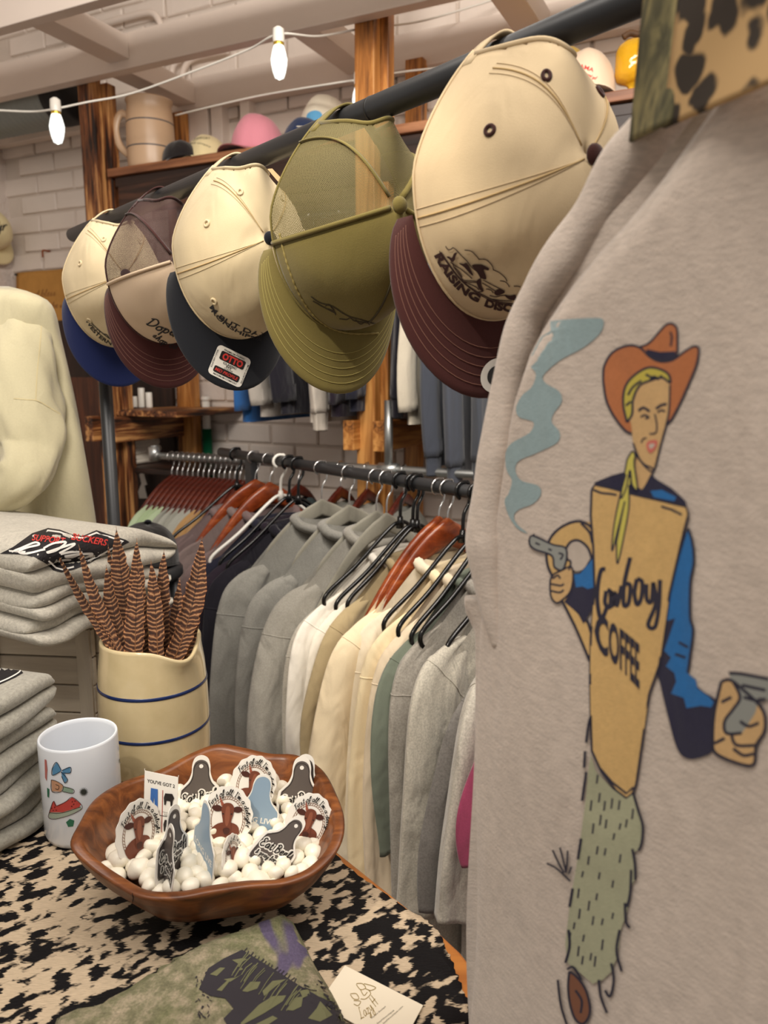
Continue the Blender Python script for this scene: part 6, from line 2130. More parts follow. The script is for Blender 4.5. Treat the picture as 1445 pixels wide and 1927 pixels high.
def card():
    q = [Pz(u, v, ZT + .003) for u, v in ((649, 1818), (796, 1893), (752, 1975), (600, 1895))]
    q[3] = q[0] + (q[2] - q[1])
    e = empty('business_card', q[0], 'ivory business card with a gold cactus logo lying on the hide', 'card')
    V = [tuple(p + UP * dz) for dz in (0, .0007) for p in q]
    o = mesh_obj('card_stock', V, [(4, 5, 6, 7), (3, 2, 1, 0), (0, 1, 5, 4), (1, 2, 6, 5), (2, 3, 7, 6), (3, 0, 4, 7)], plain('ivory_card', (240, 228, 204), .6), e, False, keep=True)
    b = bvh_of(o)
    gold = plain('gold_foil', (168, 144, 84), .4, .3)
    k = lambda pts: [(360 + x * 460 / 1445, 1740 + y * 187 / 587) for x, y in pts]
    st = [[(975, 350), (1010, 350), (1030, 375), (1000, 385), (975, 355)], [(1020, 350), (1060, 360), (1090, 375), (1060, 390), (1030, 380)], [(1045, 385), (1060, 410), (1030, 440), (1000, 440)], [(940, 410), (975, 410), (990, 440), (960, 440), (940, 415)], [(960, 450), (1000, 455), (985, 480), (960, 470)], [(1000, 385), (1020, 420), (1040, 400)]]
    lay('cactus_logo', e, b, join2([ribbon2(catmull(k(s), 6), 1.3) for s in st]), gold, .0003)
    g, L = hand2('Lazy H', 11.0, 1.5, .3)
    fn, _ = along(k([(1000, 560), (1060, 520), (1130, 440)]))
    lay('script_logo', e, b, map2(g, lambda x, y: fn(x * .72, y)), gold, .0003)
    grey = plain('small_print_grey', (120, 112, 98), .7)
    for s, pa in (('Western Boutique', [(1065, 560), (1150, 487)]), ('lazyhboutique', [(1100, 590), (1200, 510)]), ('lazyhboutique.com', [(1135, 590), (1252, 487)])):
        tx = text2(s, 4.6)
        fn2, LL = along(k([pa[0], ((pa[0][0] + pa[1][0]) / 2, (pa[0][1] + pa[1][1]) / 2), pa[1]]))
        mxx = max(p[0] for p in tx[0])
        lay('small_print', e, b, map2(tx, lambda x, y: fn2(x / mxx * LL, y)), grey, .0003)
card()
# ------------------------------------------------------------------ stickers standing in the pebbles
M_STKW = plain('sticker_white', (240, 236, 228), .35)
M_STKG = plain('sticker_charcoal', (92, 84, 80), .4)
M_STKB = plain('sticker_blue', (140, 164, 186), .35)
M_STKINK = plain('sticker_ink', (34, 30, 30), .45)
M_COW = plain('cow_brown', (112, 58, 40), .5)
M_COWD = plain('cow_dark_brown', (70, 32, 24), .5)
M_ROPE = plain('rope_brown', (132, 92, 66), .5)
M_JEAN = plain('jeans_blue', (60, 108, 178), .45)
TAGO = [(-.12, .96), (0, 1.0), (.12, .96), (.17, .86), (.18, .74), (.24, .62), (.36, .52), (.42, .44), (.43, .1), (.40, .02), (.33, 0), (-.33, 0), (-.40, .02), (-.43, .1), (-.42, .44), (-.36, .52), (-.24, .62), (-.18, .74), (-.17, .86)]
TAGO = [(x * .76, y) for x, y in TAGO]
def sticker(label, c, xax, up, size, face, outline, name='sticker', group='stickers standing in the pebbles', border=True):
    """thin cut sticker; c = bottom centre, xax and up its plane axes; face(add) draws in local units"""
    xax = xax.normalized(); up = (up - xax * up.dot(xax)).normalized()
    nrm = xax.cross(up).normalized()
    if nrm.dot(CAM - c) < 0: nrm = -nrm
    e = empty(name, c, label, 'sticker', group)
    def put(p, o):
        return c + xax * (p[0] * size) + up * (p[1] * size) + nrm * o
    ol = catmull(outline, 4, True)
    v, f = fill2(ol)
    n = len(ol)
    V = [put(p, .0003) for p in v] + [put(p, -.0003) for p in v]
    F = list(f) + [tuple(reversed([i + len(v) for i in q])) for q in f]
    base = len(V)
    V += [put(p, .0003) for p in ol] + [put(p, -.0003) for p in ol]
    F += [(base + i, base + (i + 1) % n, base + n + (i + 1) % n, base + n + i) for i in range(n)]
    mesh_obj('backing', V, F, M_STKW, e, False)
    lv = [0]
    def add(nm, vf, m):
        lv[0] += 1
        mesh_obj(nm, [put(p, .0004 + .00012 * lv[0]) for p in vf[0]], vf[1], m, e, False)
    face(add)
    return e
def shrink(o, k, c=(0, .45)):
    return [(c[0] + (x - c[0]) * k, c[1] + (y - c[1]) * k) for x, y in o]
def centred(vf, x0, y0, w_=None):
    V, F = vf
    a = min(p[0] for p in V); b = max(p[0] for p in V)
    s = 1 if w_ is None else w_ / (b - a)
    return [np.array(((p[0] - (a + b) / 2) * s + x0, p[1] * s + y0)) for p in V], F
def rot2(vf, deg):
    c, s = math.cos(math.radians(deg)), math.sin(math.radians(deg))
    return [np.array((p[0] * c - p[1] * s, p[0] * s + p[1] * c)) for p in vf[0]], vf[1]
def face_beef(add):
    add('tag_face', fill2(catmull(shrink(TAGO, .88), 4, True)), M_STKG)
    add('tag_line', ribbon2(catmull(shrink(TAGO, .82), 4, True), .008, True), M_STKINK)
    add('eyelet_dot', fill2([(.03 * math.cos(a), .84 + .03 * math.sin(a)) for a in np.linspace(0, 2 * PI, 14, endpoint=False)]), M_STKW)
    g1, _ = hand2('Eat Beef', .105, .10); g1 = rot2(centred(g1, 0, 0, .56), 12)
    add('script_halo', ([p + np.array((.0, .34)) for p in g1[0]], g1[1]), M_STKW)
    g3, _ = hand2('& pray for rain', .06, .07); g3 = rot2(centred(g3, 0.02, 0, .54), 12)
    add('script_halo', ([p + np.array((.0, .2)) for p in g3[0]], g3[1]), M_STKW)
    g2, _ = hand2('Eat Beef', .105, .026); g2 = rot2(centred(g2, 0, 0, .53), 12)
    add('script', ([p + np.array((.0, .34)) for p in g2[0]], g2[1]), M_STKINK)
    g4, _ = hand2('& pray for rain', .06, .016); g4 = rot2(centred(g4, 0.02, 0, .51), 12)
    add('script', ([p + np.array((.0, .2)) for p in g4[0]], g4[1]), M_STKINK)
def face_blue(add):
    add('tag_face', fill2(catmull(shrink(TAGO, .93), 4, True)), M_STKB)
    add('lettering', centred(text2('LONG LIVE', 1, .02), 0, .30, .54), M_STKW)
    add('small_lettering', centred(text2('COWBOYS', 1, .0), 0, .2, .26), plain('pale_blue_print', (176, 194, 208), .4))
OVO = [(.40 * math.cos(a) * (1 + .025 * math.sin(14 * a)), .5 + .5 * math.sin(a) * (1 + .02 * math.sin(14 * a))) for a in np.linspace(0, 2 * PI, 56, endpoint=False)]
def face_cow(add):
    def el(rx, ry, cy=.46, n=48, a0=0, a1=2 * PI):
        return [np.array((rx * math.cos(a), cy + ry * math.sin(a))) for a in np.linspace(a0, a1, n)]
    for rx, ry in ((.285, .37), (.25, .33)):
        add('rope_line', ribbon2(el(rx, ry), .008), M_ROPE)
    tw = []
    for a in np.linspace(0, 2 * PI, 44, endpoint=False):
        tw.append(ribbon2([np.array((.285 * math.cos(a), .46 + .37 * math.sin(a))), np.array((.25 * math.cos(a + .09), .46 + .33 * math.sin(a + .09)))], .008))
    add('rope_twist', join2(tw), M_ROPE)
    def up_(pts): return [(x * 1.12, y + .06) for x, y in pts]
    add('cow_neck', fill2(catmull(up_([(-.22, .24), (-.12, .34), (.05, .36), (.17, .28), (.15, .08), (.02, .04), (-.14, .06), (-.2, .14)]), 4, True)), M_COW)
    add('cow_ear', fill2(catmull(up_([(-.07, .59), (-.14, .635), (-.225, .60), (-.17, .535), (-.08, .545)]), 4, True)), M_COWD)
    add('cow_ear', fill2(catmull(up_([(.08, .59), (.15, .62), (.215, .57), (.16, .52), (.08, .54)]), 4, True)), M_COWD)
    add('cow_horn', fill2(up_([(-.045, .64), (-.13, .79), (-.09, .62)])), plain('horn_red_brown', (150, 80, 60), .5))
    add('cow_head', fill2(catmull(up_([(-.085, .60), (-.05, .66), (.0, .675), (.055, .66), (.09, .60), (.085, .50), (.06, .38), (.062, .25), (.035, .17), (-.03, .17), (-.06, .25), (-.058, .38), (-.08, .50)]), 4, True)), M_COW)
    add('cow_blaze', fill2(catmull(up_([(-.02, .60), (.03, .60), (.035, .4), (.0, .30), (-.03, .4)]), 4, True)), plain('cow_light_brown', (138, 80, 58), .5))
    add('cow_muzzle', fill2(catmull(up_([(-.048, .255), (0, .28), (.048, .255), (.03, .18), (-.028, .18)]), 4, True)), M_COWD)
    for sx_ in (-1, 1):
        add('cow_eye', fill2(up_([(sx_ * .06 + .012 * math.cos(a_), .50 + .012 * math.sin(a_)) for a_ in np.linspace(0, 2 * PI, 8, endpoint=False)])), M_STKINK)
    g, L = hand2("First of all, I'm a delight", .052, .014)
    def arc(x, y):
        a = math.radians(152) - x / L * math.radians(165)
        return ((.305 + y * .7) * math.cos(a), .46 + (.40 + y) * math.sin(a))
    add('arched_script', map2(g, arc), M_STKINK)
RECO = [(-.24, 0), (-.1, 0), (.1, 0), (.24, 0), (.24, .5), (.24, .99), (.235, 1), (.1, 1), (-.1, 1), (-.235, 1), (-.24, .99), (-.24, .5)]
def face_rect(add):
    red = plain('diagram_red', (170, 70, 60), .5)
    add('lettering', centred(text2("YOU'VE GOT 2", 1, .02), 0, .86, .40), M_STKINK)
    add('cross_line', ribbon2([np.array((.03, .80)), np.array((.03, .16))], .01), red)
    add('cross_line', ribbon2([np.array((-.2, .46)), np.array((.2, .48))], .008), M_STKINK)
    add('jeans', fill2([(-.14, .80), (-.04, .80), (-.035, .56), (-.075, .56), (-.09, .70), (-.105, .56), (-.145, .56)]), M_JEAN)
    def cow(x, y, s):
        add('cow_icon', fill2([(x - .07 * s, y + .05), (x - .05 * s, y + .11), (x + .05 * s, y + .12), (x + .08 * s, y + .07), (x + .06 * s, y + .04), (x + .05 * s, y - .04), (x + .03 * s, y - .04), (x + .025 * s, y + .02), (x - .03 * s, y + .02), (x - .04 * s, y - .04), (x - .06 * s, y - .04)]), M_STKINK)
    cow(.12, .66, 1); cow(-.1, .32, 1); cow(.12, .32, .9)
    for (x, y, s, w_) in ((-.09, .51, 'KNOW WHEN TO', .18), (.12, .52, 'KNOW WHEN', .15), (-.09, .485, 'hold em', .12), (.12, .49, 'fold em', .1), (-.1, .22, 'WALK AWAY', .16), (.12, .23, 'KNOW WHEN', .14)):
        add('small_lettering', centred(text2(s, 1), x, y, w_), M_STKINK)
ZPEB = ZT + .058
def stand(u, v, h_px, yaw, kind, label, lean=0.0, roll=0.0, sink=0.012, size=None):
    """(u, v) = photo pixel of the sticker's foot at the pebble bed"""
    c = Pz(u, v, ZPEB)
    d = px(c)[2]
    s = size if size else h_px / FPX * d
    a = math.radians(yaw)
    x = Vector((math.cos(a), math.sin(a), 0))
    up = UP.copy()
    nrm = x.cross(up)
    l_ = math.radians(lean)
    up = (up * math.cos(l_) - nrm * math.sin(l_)).normalized()
    r = math.radians(roll)
    x2 = x * math.cos(r) + up * math.sin(r)
    u2 = up * math.cos(r) - x * math.sin(r)
    fc, ol = {'beef': (face_beef, TAGO), 'blue': (face_blue, TAGO), 'cow': (face_cow, OVO), 'rect': (face_rect, RECO)}[kind]
    sticker(label, c - u2 * sink, x2, u2, s, fc, ol)
stand(300, 1598, 0, -18, 'rect', 'rectangular white sticker with jeans and cattle icons', 6, -1, .002, .078)
stand(376, 1534, 0, 6, 'beef', 'charcoal ear tag sticker at the back, nearest the crock', 8, -3, .008, 0.072)
stand(262, 1626, 0, 52, 'cow', 'oval cow sticker turned half away, nearest the mug', 6, -6, -0.001, 0.061)
stand(424, 1600, 0, 4, 'cow', 'oval cow sticker in the middle with the cow facing forward', 10, -4, -0.002, 0.061)
stand(464, 1534, 0, 0, 'cow', 'oval cow sticker standing at the back behind the blue tag', 10, -12, -0.004, 0.060)
stand(472, 1582, 0, 8, 'blue', 'blue ear tag sticker standing behind the middle cow sticker', 8, -13, .002, 0.070)
stand(380, 1644, 0, -56, 'blue', 'blue ear tag sticker seen half edge-on in front', 4, -6, .002, 0.078)
stand(562, 1540, 0, 2, 'beef', 'charcoal ear tag sticker at the far corner of the bowl', 10, -4, .008, 0.073)
stand(569, 1535, 0, 2, 'beef', 'second charcoal ear tag sticker just behind the far corner one', 10, -4, .008, 0.073)
stand(564, 1608, 0, 4, 'cow', 'oval cow sticker leaning on the bowl wall at the front corner', 12, -16, -0.004, 0.056)
stand(480, 1646, 0, 10, 'beef', 'charcoal ear tag sticker tipped over sideways at the front', 14, -44, -.006, 0.060)
stand(306, 1666, 0, -56, 'beef', 'charcoal ear tag sticker seen half edge-on at the front rim', 6, -14, -.004, 0.064)
stand(322, 1660, 0, 64, 'beef', 'dark ear tag sticker turned edge-on at the front rim', 4, -12, -.004, 0.066)
stand(438, 1650, 0, 70, 'cow', 'white oval sticker seen edge-on near the front rim', 10, -16, 0.004, 0.042)

# ------------------------------------------------------------------ embroidery and stickers on the hung caps
def serif_text(s, fn_h, path, h, m, parent, bvh, nm, bold=.03, shear=0.0, stretch=1.0, fill=True):
    tx = text2(s, 1, bold, shear, 1.0)
    fn, L = along(path)
    mx_ = max(p[0] for p in tx[0])
    g = map2(tx, lambda x, y: fn(x / mx_ * L if fill else x * h * stretch, y * h))
    return lay(nm, parent, bvh, g, m, .0007)
def serifs(path, marks, wd, ln):
    pass
k5 = lambda pts: [(800 + x * 200 / 1445, 440 + y * 180 / 1300) for x, y in pts]
b5 = bvh_of(*c5p)
serif_text('RAISING', 0, k5([(130, 285), (230, 470), (390, 690), (540, 820), (720, 925)]), 19, M_THREADBROWN, cap5, b5, 'lettering', .05)
serif_text('DISC', 0, k5([(800, 965), (920, 1010), (1040, 1035), (1180, 1050)]), 19, M_THREADBROWN, cap5, b5, 'lettering', .05)
E5 = [
    [(200, 230), (300, 380), (450, 580), (600, 720), (800, 850), (1000, 930), (1200, 960)],
    [(225, 245), (330, 400), (470, 590), (620, 720), (820, 840), (1010, 915), (1200, 940)],
    [(540, 215), (640, 235), (730, 330), (740, 345)], [(730, 340), (830, 345), (910, 420), (930, 480)], [(925, 480), (1010, 520), (1090, 590), (1115, 640)], [(1020, 630), (1100, 650), (1150, 715)], [(1210, 705), (1260, 705), (1300, 715)],
    [(285, 165), (320, 210), (360, 205), (385, 185), (430, 215), (500, 290), (570, 360)],
    [(570, 360), (640, 450), (720, 520), (760, 600)], [(350, 380), (420, 430), (500, 480), (640, 600)], [(380, 390), (400, 450), (480, 560), (520, 620), (620, 630), (700, 640)],
    [(520, 640), (600, 650), (720, 660), (760, 700), (790, 770), (730, 780)], [(540, 650), (620, 680), (700, 720), (740, 760)],
    [(790, 620), (900, 680), (1000, 730), (1080, 770)], [(780, 660), (880, 720), (960, 770), (1060, 800)], [(830, 740), (900, 760), (930, 800)],
    [(880, 830), (960, 850), (1060, 830), (1200, 850)], [(920, 880), (1040, 900), (1180, 905)], [(400, 450), (440, 480), (470, 520), (510, 580)],
]
lay('embroidery', cap5, b5, join2([ribbon2(catmull(k5(s), 5), 1.7) for s in E5]), M_THREADBROWN, .0007)
B5 = [[(400, 260), (440, 250), (420, 300), (410, 350), (370, 380), (340, 340), (300, 310), (330, 300), (370, 320)], [(640, 420), (740, 405), (800, 420), (870, 460), (860, 490), (800, 480), (830, 560), (830, 610), (760, 590), (700, 500)], [(460, 390), (520, 400), (570, 390), (620, 470), (660, 560), (610, 530), (540, 450)], [(940, 790), (1000, 740), (1080, 770), (1070, 800), (980, 830)], [(1080, 820), (1160, 830), (1230, 820), (1230, 890), (1140, 880)], [(700, 640), (760, 600), (770, 700), (790, 780), (740, 740)]]
lay('embroidery_fill', cap5, b5, join2([fill2(catmull(k5(s), 3, True), 8) for s in B5]), M_THREADBROWN, .0008)
# oval maker's sticker on the brown bill
k6 = lambda pts: [(700 + x * 350 / 1445, 400 + y * 380 / 1569) for x, y in pts]
ov = [(960 + 115 * math.cos(a), 1265 + 140 * math.sin(a)) for a in np.linspace(0, 2 * PI, 40, endpoint=False)]
ov = [(960 + (x - 960) * math.cos(.5) - (y - 1265) * math.sin(.5), 1265 + (x - 960) * math.sin(.5) + (y - 1265) * math.cos(.5)) for x, y in ov]
lay('maker_sticker', cap5, b5, fill2(k6(ov), 6), M_STKW, .0008)
iv = [(960 + (x - 960) * .58, 1265 + (y - 1265) * .58) for x, y in ov]
lay('sticker_centre', cap5, b5, fill2(k6(iv), 6), M_STKINK, .0011)
serif_text('LEADING THE', 0, k6([(862, 1305), (880, 1240), (915, 1190), (955, 1160)]), 6.0, M_STKINK, cap5, b5, 'sticker_lettering', .01)
serif_text('FIN', 0, k6([(885, 1362), (905, 1372), (935, 1370)]), 6.0, M_STKINK, cap5, b5, 'sticker_lettering', .01)
serif_text('S', 0, k6([(918, 1268), (940, 1268), (962, 1268)]), 13.0, M_STKW, cap5, b5, 'sticker_lettering', .02)
# cap 4: small script over the rim
b4 = bvh_of(*c4p)
k4 = lambda pts: [(320 + x * 480 / 1445, 280 + y * 500 / 1505) for x, y in pts]
E4 = [[(800, 835), (850, 870), (920, 890), (980, 930)], [(810, 860), (880, 900), (940, 930)], [(880, 890), (900, 880), (920, 900), (940, 940)], [(895, 905), (930, 915), (910, 890)], [(960, 960), (1000, 965), (1020, 955), (1040, 970), (1060, 975), (1100, 980), (1130, 985)], [(1050, 965), (1080, 990), (1110, 975), (1130, 995)], [(950, 910), (1010, 945), (1080, 965), (1160, 990)]]
lay('embroidery', cap4, b4, join2([ribbon2(catmull(k4(s), 5), 1.8) for s in E4]), plain('dark_olive_thread', (58, 48, 28), .8), .0007)
# twisted cord along the olive rim
cd_ = catmull(k4([(620, 480), (660, 640), (720, 800), (800, 930), (900, 1010), (1020, 1045), (1180, 1045)]), 14)
_hits = []
for p in cd_:
    h = b4.ray_cast(CAM, ray(*p).normalized())
    if h[0] is not None: _hits.append(h[0] - ray(*p).normalized() * .001)
if len(_hits) > 4:
    V, F = tube(_hits, [.0011 + .0004 * math.sin(i * 1.9) for i in range(len(_hits))], 6)
    mesh_obj('rim_cord', V, F, plain('gold_olive_cord', (150, 134, 76), .7), cap4)
# cap 3
b3_ = bvh_of(*c3p)
k3_ = lambda pts: [(370 + x * 190 / 1445, 560 + y * 200 / 1521) for x, y in pts]
serif_text('M BUT DAI', 0, k3_([(180, 130), (300, 270), (440, 370), (600, 450), (780, 520), (930, 555)]), 11, M_THREADBLK, cap3, b3_, 'lettering', .02, 0)
serif_text('RONSHIPS&', 0, k3_([(205, 185), (330, 330), (480, 440), (640, 530), (800, 595), (935, 625)]), 9, M_THREADBLK, cap3, b3_, 'lettering', .02, 0)
lab_ = [(0, 0), (1, 0), (1, 1), (0, 1)]
O3, X3, Y3 = np.array((315, 660)), np.array((785 - 315, 890 - 660)) , np.array((150 - 315, 1070 - 660))
def kl(x, y):
    p = O3 + X3 * x + Y3 * y
    return k3_([(p[0], p[1])])[0]
def rr2(x0, y0, x1, y1, r, k=5):
    pts = []
    for cx, cy, s in ((x1 - r, y0 + r, 270), (x1 - r, y1 - r, 0), (x0 + r, y1 - r, 90), (x0 + r, y0 + r, 180)):
        for i in range(k + 1):
            t = math.radians(s + 90 * i / k)
            pts.append((cx + r * math.cos(t), cy + r * math.sin(t)))
    return pts
lay('size_sticker', cap3, b3_, fill2([kl(*p) for p in rr2(0, 0, 1, 1, .13)], 8), M_STKW, .0008)
lay('sticker_panel', cap3, b3_, fill2([kl(*p) for p in rr2(.15, .14, .88, .43, .05)], 8), M_STKINK, .0011)
lay('sticker_panel', cap3, b3_, fill2([kl(*p) for p in rr2(.12, .66, .88, .87, .05)], 8), M_STKINK, .0011)
def ktext(s, x0, x1, yb, h, m, bold=.0, nm='sticker_lettering', shear=0):
    tx = text2(s, 1, bold, shear)
    a = min(p[0] for p in tx[0]); b_ = max(p[0] for p in tx[0])
    lay(nm, cap3, b3_, map2(tx, lambda x, y: kl(x0 + (x1 - x0) * (x - a) / (b_ - a), yb - y / .7 * h)), m, .0014)
ktext('OTTO', .22, .82, .385, .20, M_REDPRINT, .05)
ktext('CLASSIC', .30, .70, .515, .06, M_STKINK, .02)
ktext('FIT', .42, .58, .585, .055, M_STKINK, .02)
ktext('OSFM', .38, .62, .65, .05, M_STKINK)
ktext('MID PROFILE', .16, .84, .815, .10, M_REDPRINT, .02, shear=.2)
ktext('PREMIUM FABRIC', .2, .82, .115, .05, M_STKINK, .01)
ktext('MAXIMUM COMFORT', .16, .86, .95, .05, M_STKINK, .01)
for s, xx, y0, y1 in (('STYLISH LOOK', .035, .78, .16), ('MOST POPULAR', .965, .2, .85)):
    tx = text2(s, 1, .01)
    b_ = max(p[0] for p in tx[0])
    sg = -1 if y0 > y1 else 1
    lay('sticker_lettering', cap3, b3_, map2(tx, lambda x, y: kl(xx + (-sg) * (y / .7 * .045 - .02), y0 + (y1 - y0) * x / b_)), M_STKINK, .0014)
# cap 2 and cap 1
b2_ = bvh_of(*c2p)
k2_ = lambda pts: [(140 + x * 240 / 1445, 560 + y * 140 / 843) for x, y in pts]
g, L_ = hand2('Dope', 9.0, 1.9, .3)
fn, LL = along(k2_([(800, 290), (900, 345), (1020, 400), (1135, 430)]))
lay('script', cap2, b2_, map2(g, lambda x, y: fn(x / L_ * LL, y)), M_THREADBLK, .0007)
g, L_ = hand2('shop co', 6.5, 1.6, .3)
fn, LL = along(k2_([(885, 430), (960, 500), (1050, 550), (1150, 585)]))
lay('script', cap2, b2_, map2(g, lambda x, y: fn(x / L_ * LL, y)), M_THREADBLK, .0007)
b1_ = bvh_of(*c1p)
serif_text('WESTERN D', 0, k2_([(125, 255), (200, 370), (300, 470), (400, 530), (505, 580)]), 9, M_THREADBLK, cap1, b1_, 'lettering', .03)
lay('embroidery', cap1, b1_, join2([ribbon2(catmull(k2_(s), 5), 1.4) for s in ([(190, 280), (250, 340), (330, 410), (400, 460), (500, 500)], [(240, 370), (270, 360), (290, 390), (260, 400)], [(330, 410), (370, 420), (400, 470)])]), M_THREADBLK, .0007)
# paper tag peeking between the cream and olive caps
_t = [P(503, 318, .84), P(512, 317, .84), P(530, 336, .84), P(526, 345, .84)]
V = [tuple(p) for p in _t] + [tuple(p + Vector((0, .0012, 0))) for p in _t]
tag(mesh_obj('price_tag', V, [(0, 1, 2, 3), (7, 6, 5, 4), (0, 4, 5, 1), (1, 5, 6, 2), (2, 6, 7, 3), (3, 7, 4, 0)], plain('buff_card', (218, 180, 130), .7), None, False, center=True), 'small buff price tag between the black-billed and olive caps', 'tag')

# ------------------------------------------------------------------ things on the long shelf
def on_shelf(u, D, z=None):
    p = Pp(u, 250, D2, D)
    p.z = ZS if z is None else z
    return p
M_TAN = plain('tan_stoneware', (196, 164, 132), .35)
_p = on_shelf(283, DF + .10)
_pr = 44 / FPX * px(_p)[2]
_hd = Vector((-1, 0.1, 0))
crock(_p, _pr, Pp(279, 190, D2, DF + .10).z - ZS, (.30, .66), 'tan stoneware pitcher with two dark stripes on the long shelf', 'stoneware_pitcher', spout_dir=math.radians(-30), taper=.97, handle=math.radians(178), m=M_TAN, dull=True, spout=.008, drop=.004)
def lay_cap(label, u, D, ang, mc, mb, scale=1.0, arch=False, z=None, pitch=0.0, mprint=None, text=None, H=.115, seed=0):
    p = on_shelf(u, D, z)
    a = math.radians(ang)
    x = Vector((math.cos(a), math.sin(a), -pitch)).normalized()
    zz = UP; y = zz.cross(x).normalized(); zz = x.cross(y)
    M_ = basis(x * scale, y * scale, zz * scale, p + UP * .014)
    e, parts, *_ = cap(label, 'caps lying on the long shelf', M_, mc, mb, mc, res=.55, arch=arch, seams=False, H=H, seed=seed)
    return e, parts
F_PINK = fabric('pink_twill', (226, 146, 160), .03, 900); F_PINKB = fabric('dusty_rose_twill', (150, 84, 84), .04, 900)
F_NAVY2 = fabric('dark_blue_twill', (40, 52, 84), .05, 900); F_BLK2 = fabric('soft_black_twill', (34, 30, 30), .05, 900)
F_CR = fabric('pale_cream_twill', (226, 210, 164), .03, 900); F_YEL = fabric('mustard_yellow_twill', (224, 186, 70), .04, 900)
F_WH = fabric('off_white_twill', (232, 222, 200), .03, 900); F_MAMA = fabric('blush_cream_twill', (228, 204, 176), .03, 900)
lay_cap('black cap lying low beside the tan pitcher', 338, DF + .11, -70, F_BLK2, F_BLK2, .78, H=.085)
ec, pc_ = lay_cap('pale cream cap with two lines of lettering on the long shelf', 392, DF + .19, -100, F_CR, F_CR, .95, H=.10)
bb_ = bvh_of(*pc_)
for s, pth, h in (('COMFORT', [(362, 266), (378, 262), (395, 263)], 6), ('and company', [(358, 271), (376, 271), (396, 278)], 5)):
    serif_text(s, 0, pth, h, M_THREADBLK, ec, bb_, 'lettering', .0)
lay_cap('pink cap with a dusty rose bill on the long shelf', 490, DF + .16, -118, F_PINK, F_PINKB, 1.05)
_pb = None
lay_cap('dark blue cap beside the pink one on the long shelf', 577, DF + .14, -110, F_NAVY2, F_NAVY2, .85, H=.095)
ew, pw_ = lay_cap('off-white cap with a blue patch propped behind the olive cap', 618, DF + .24, -120, F_WH, F_WH, 1.05, z=ZS + .045, H=.12)
lay('blue_patch', ew, bvh_of(*pw_), fill2(catmull([(579, 214), (592, 208), (604, 212), (606, 224), (592, 228), (578, 226)], 3, True), 6), plain('sky_blue_print', (96, 168, 214), .7), .001)
lay_cap('mustard yellow cap behind the large cream cap', 1060, DF + .23, -110, F_YEL, F_YEL, 1.0, z=ZS + .06, H=.12)
em, pm_ = lay_cap('blush cream cap with red lettering on the long shelf', 1096, DF + .13, -95, F_MAMA, F_MAMA, 1.0, H=.125)
bb_ = bvh_of(*pm_)
serif_text('MAMA', 0, [(1080, 126), (1098, 130), (1116, 136)], 11, M_REDPRINT, em, bb_, 'lettering', .02)
g, L_ = hand2('needs a good girl', 4, 1.0); fn, LL = along([(1086, 138), (1104, 143), (1120, 151)])
lay('script', em, bb_, map2(g, lambda x, y: fn(x / L_ * LL, y)), M_REDPRINT, .0009)
# amber glass vase
def vase():
    p = on_shelf(1186, DF + .12)
    t = NT('amber_glass')
    t.set(Base_Color=(1.0, .60, .03, 1), Roughness=.05, IOR=1.45)
    t.b.inputs['Transmission Weight'].default_value = .5
    t.b.inputs['Emission Color'].default_value = (0, 0, 0, 1)
    t.bump(t.noise(t.coord('Object'), 40, 2), .5, .006)
    e = empty('amber_vase', p, 'amber glass goblet vase standing on the long shelf', 'vase')
    k = px(p)[2] / FPX
    prof = [(22, 0), (22, 3), (10, 6), (9, 20), (9, 28), (16, 33), (30, 38), (34, 50), (34, 88), (30, 98), (22, 104), (20, 106), (18, 104), (28, 96), (31, 86), (31, 52), (27, 42), (10, 38), (1, 37)]
    V, F = lathe([(r * k, z * k) for r, z in prof], p, 40)
    mesh_obj('glass', V, F, t.m, e)
    q = p + UP * 112 * k
    V, F = tube(catmull([q + Vector((-22 * k, 0, 2 * k)), q + Vector((-10 * k, 0, 9 * k)), q + Vector((6 * k, 0, 7 * k)), q + Vector((24 * k, 0, 12 * k))], 6), 6 * k, 10)
    mesh_obj('cork_stopper', V, F, wood('cork_bark', (70, 48, 32), (150, 110, 70)), e)
vase()
# folded white towels in the bin below the low shelf
_tw = Pp(252, 868, D2, DF + .18)
for i, (lab, h) in enumerate((('lowest folded white towel in the dark wooden bin', .038), ('middle folded white towel in the dark wooden bin', .03), ('top folded white towel with red stitching in the bin', .03))):
    e_, o_ = folded('folded_towel', lab, 'white towels in the bin', Vector((_tw.x, _tw.y, ZBIN + (.0, .037, .066)[i])), -W2, D2, .15, .16, h, fabric('white_terry', (232, 222, 206), .04, 300), 2, seed=30 + i, cat='towel')
    if i == 0:
        lay('red_stitching', e_, bvh_of(o_), join2([map2(text2('WASHED', 6), lambda x, y: (232 + x * 1.15, 848 - y)), map2(text2('in love', 4.5), lambda x, y: (252 + x, 853 - y))]), plain('rust_stitch', (140, 72, 60), .8), .001)
# white paper cut-out leaning below
_q = [(262, 892), (270, 890), (276, 912), (271, 914), (277, 938), (262, 938), (260, 925), (266, 910)]
_V = [Pp(u, v, D2, 2.43) for u, v in _q]
_n = len(_q)
V = [tuple(p) for p in _V] + [tuple(p + D2 * .004) for p in _V]
tag(mesh_obj('white_cutout', V, [tuple(range(_n)), tuple(range(2 * _n - 1, _n - 1, -1))] + [(i, (i + 1) % _n, _n + (i + 1) % _n, _n + i) for i in range(_n)], M_WHITEPRINT, None, False, center=True), 'white boot shaped cut-out on the dark wooden panel', 'cut-out')
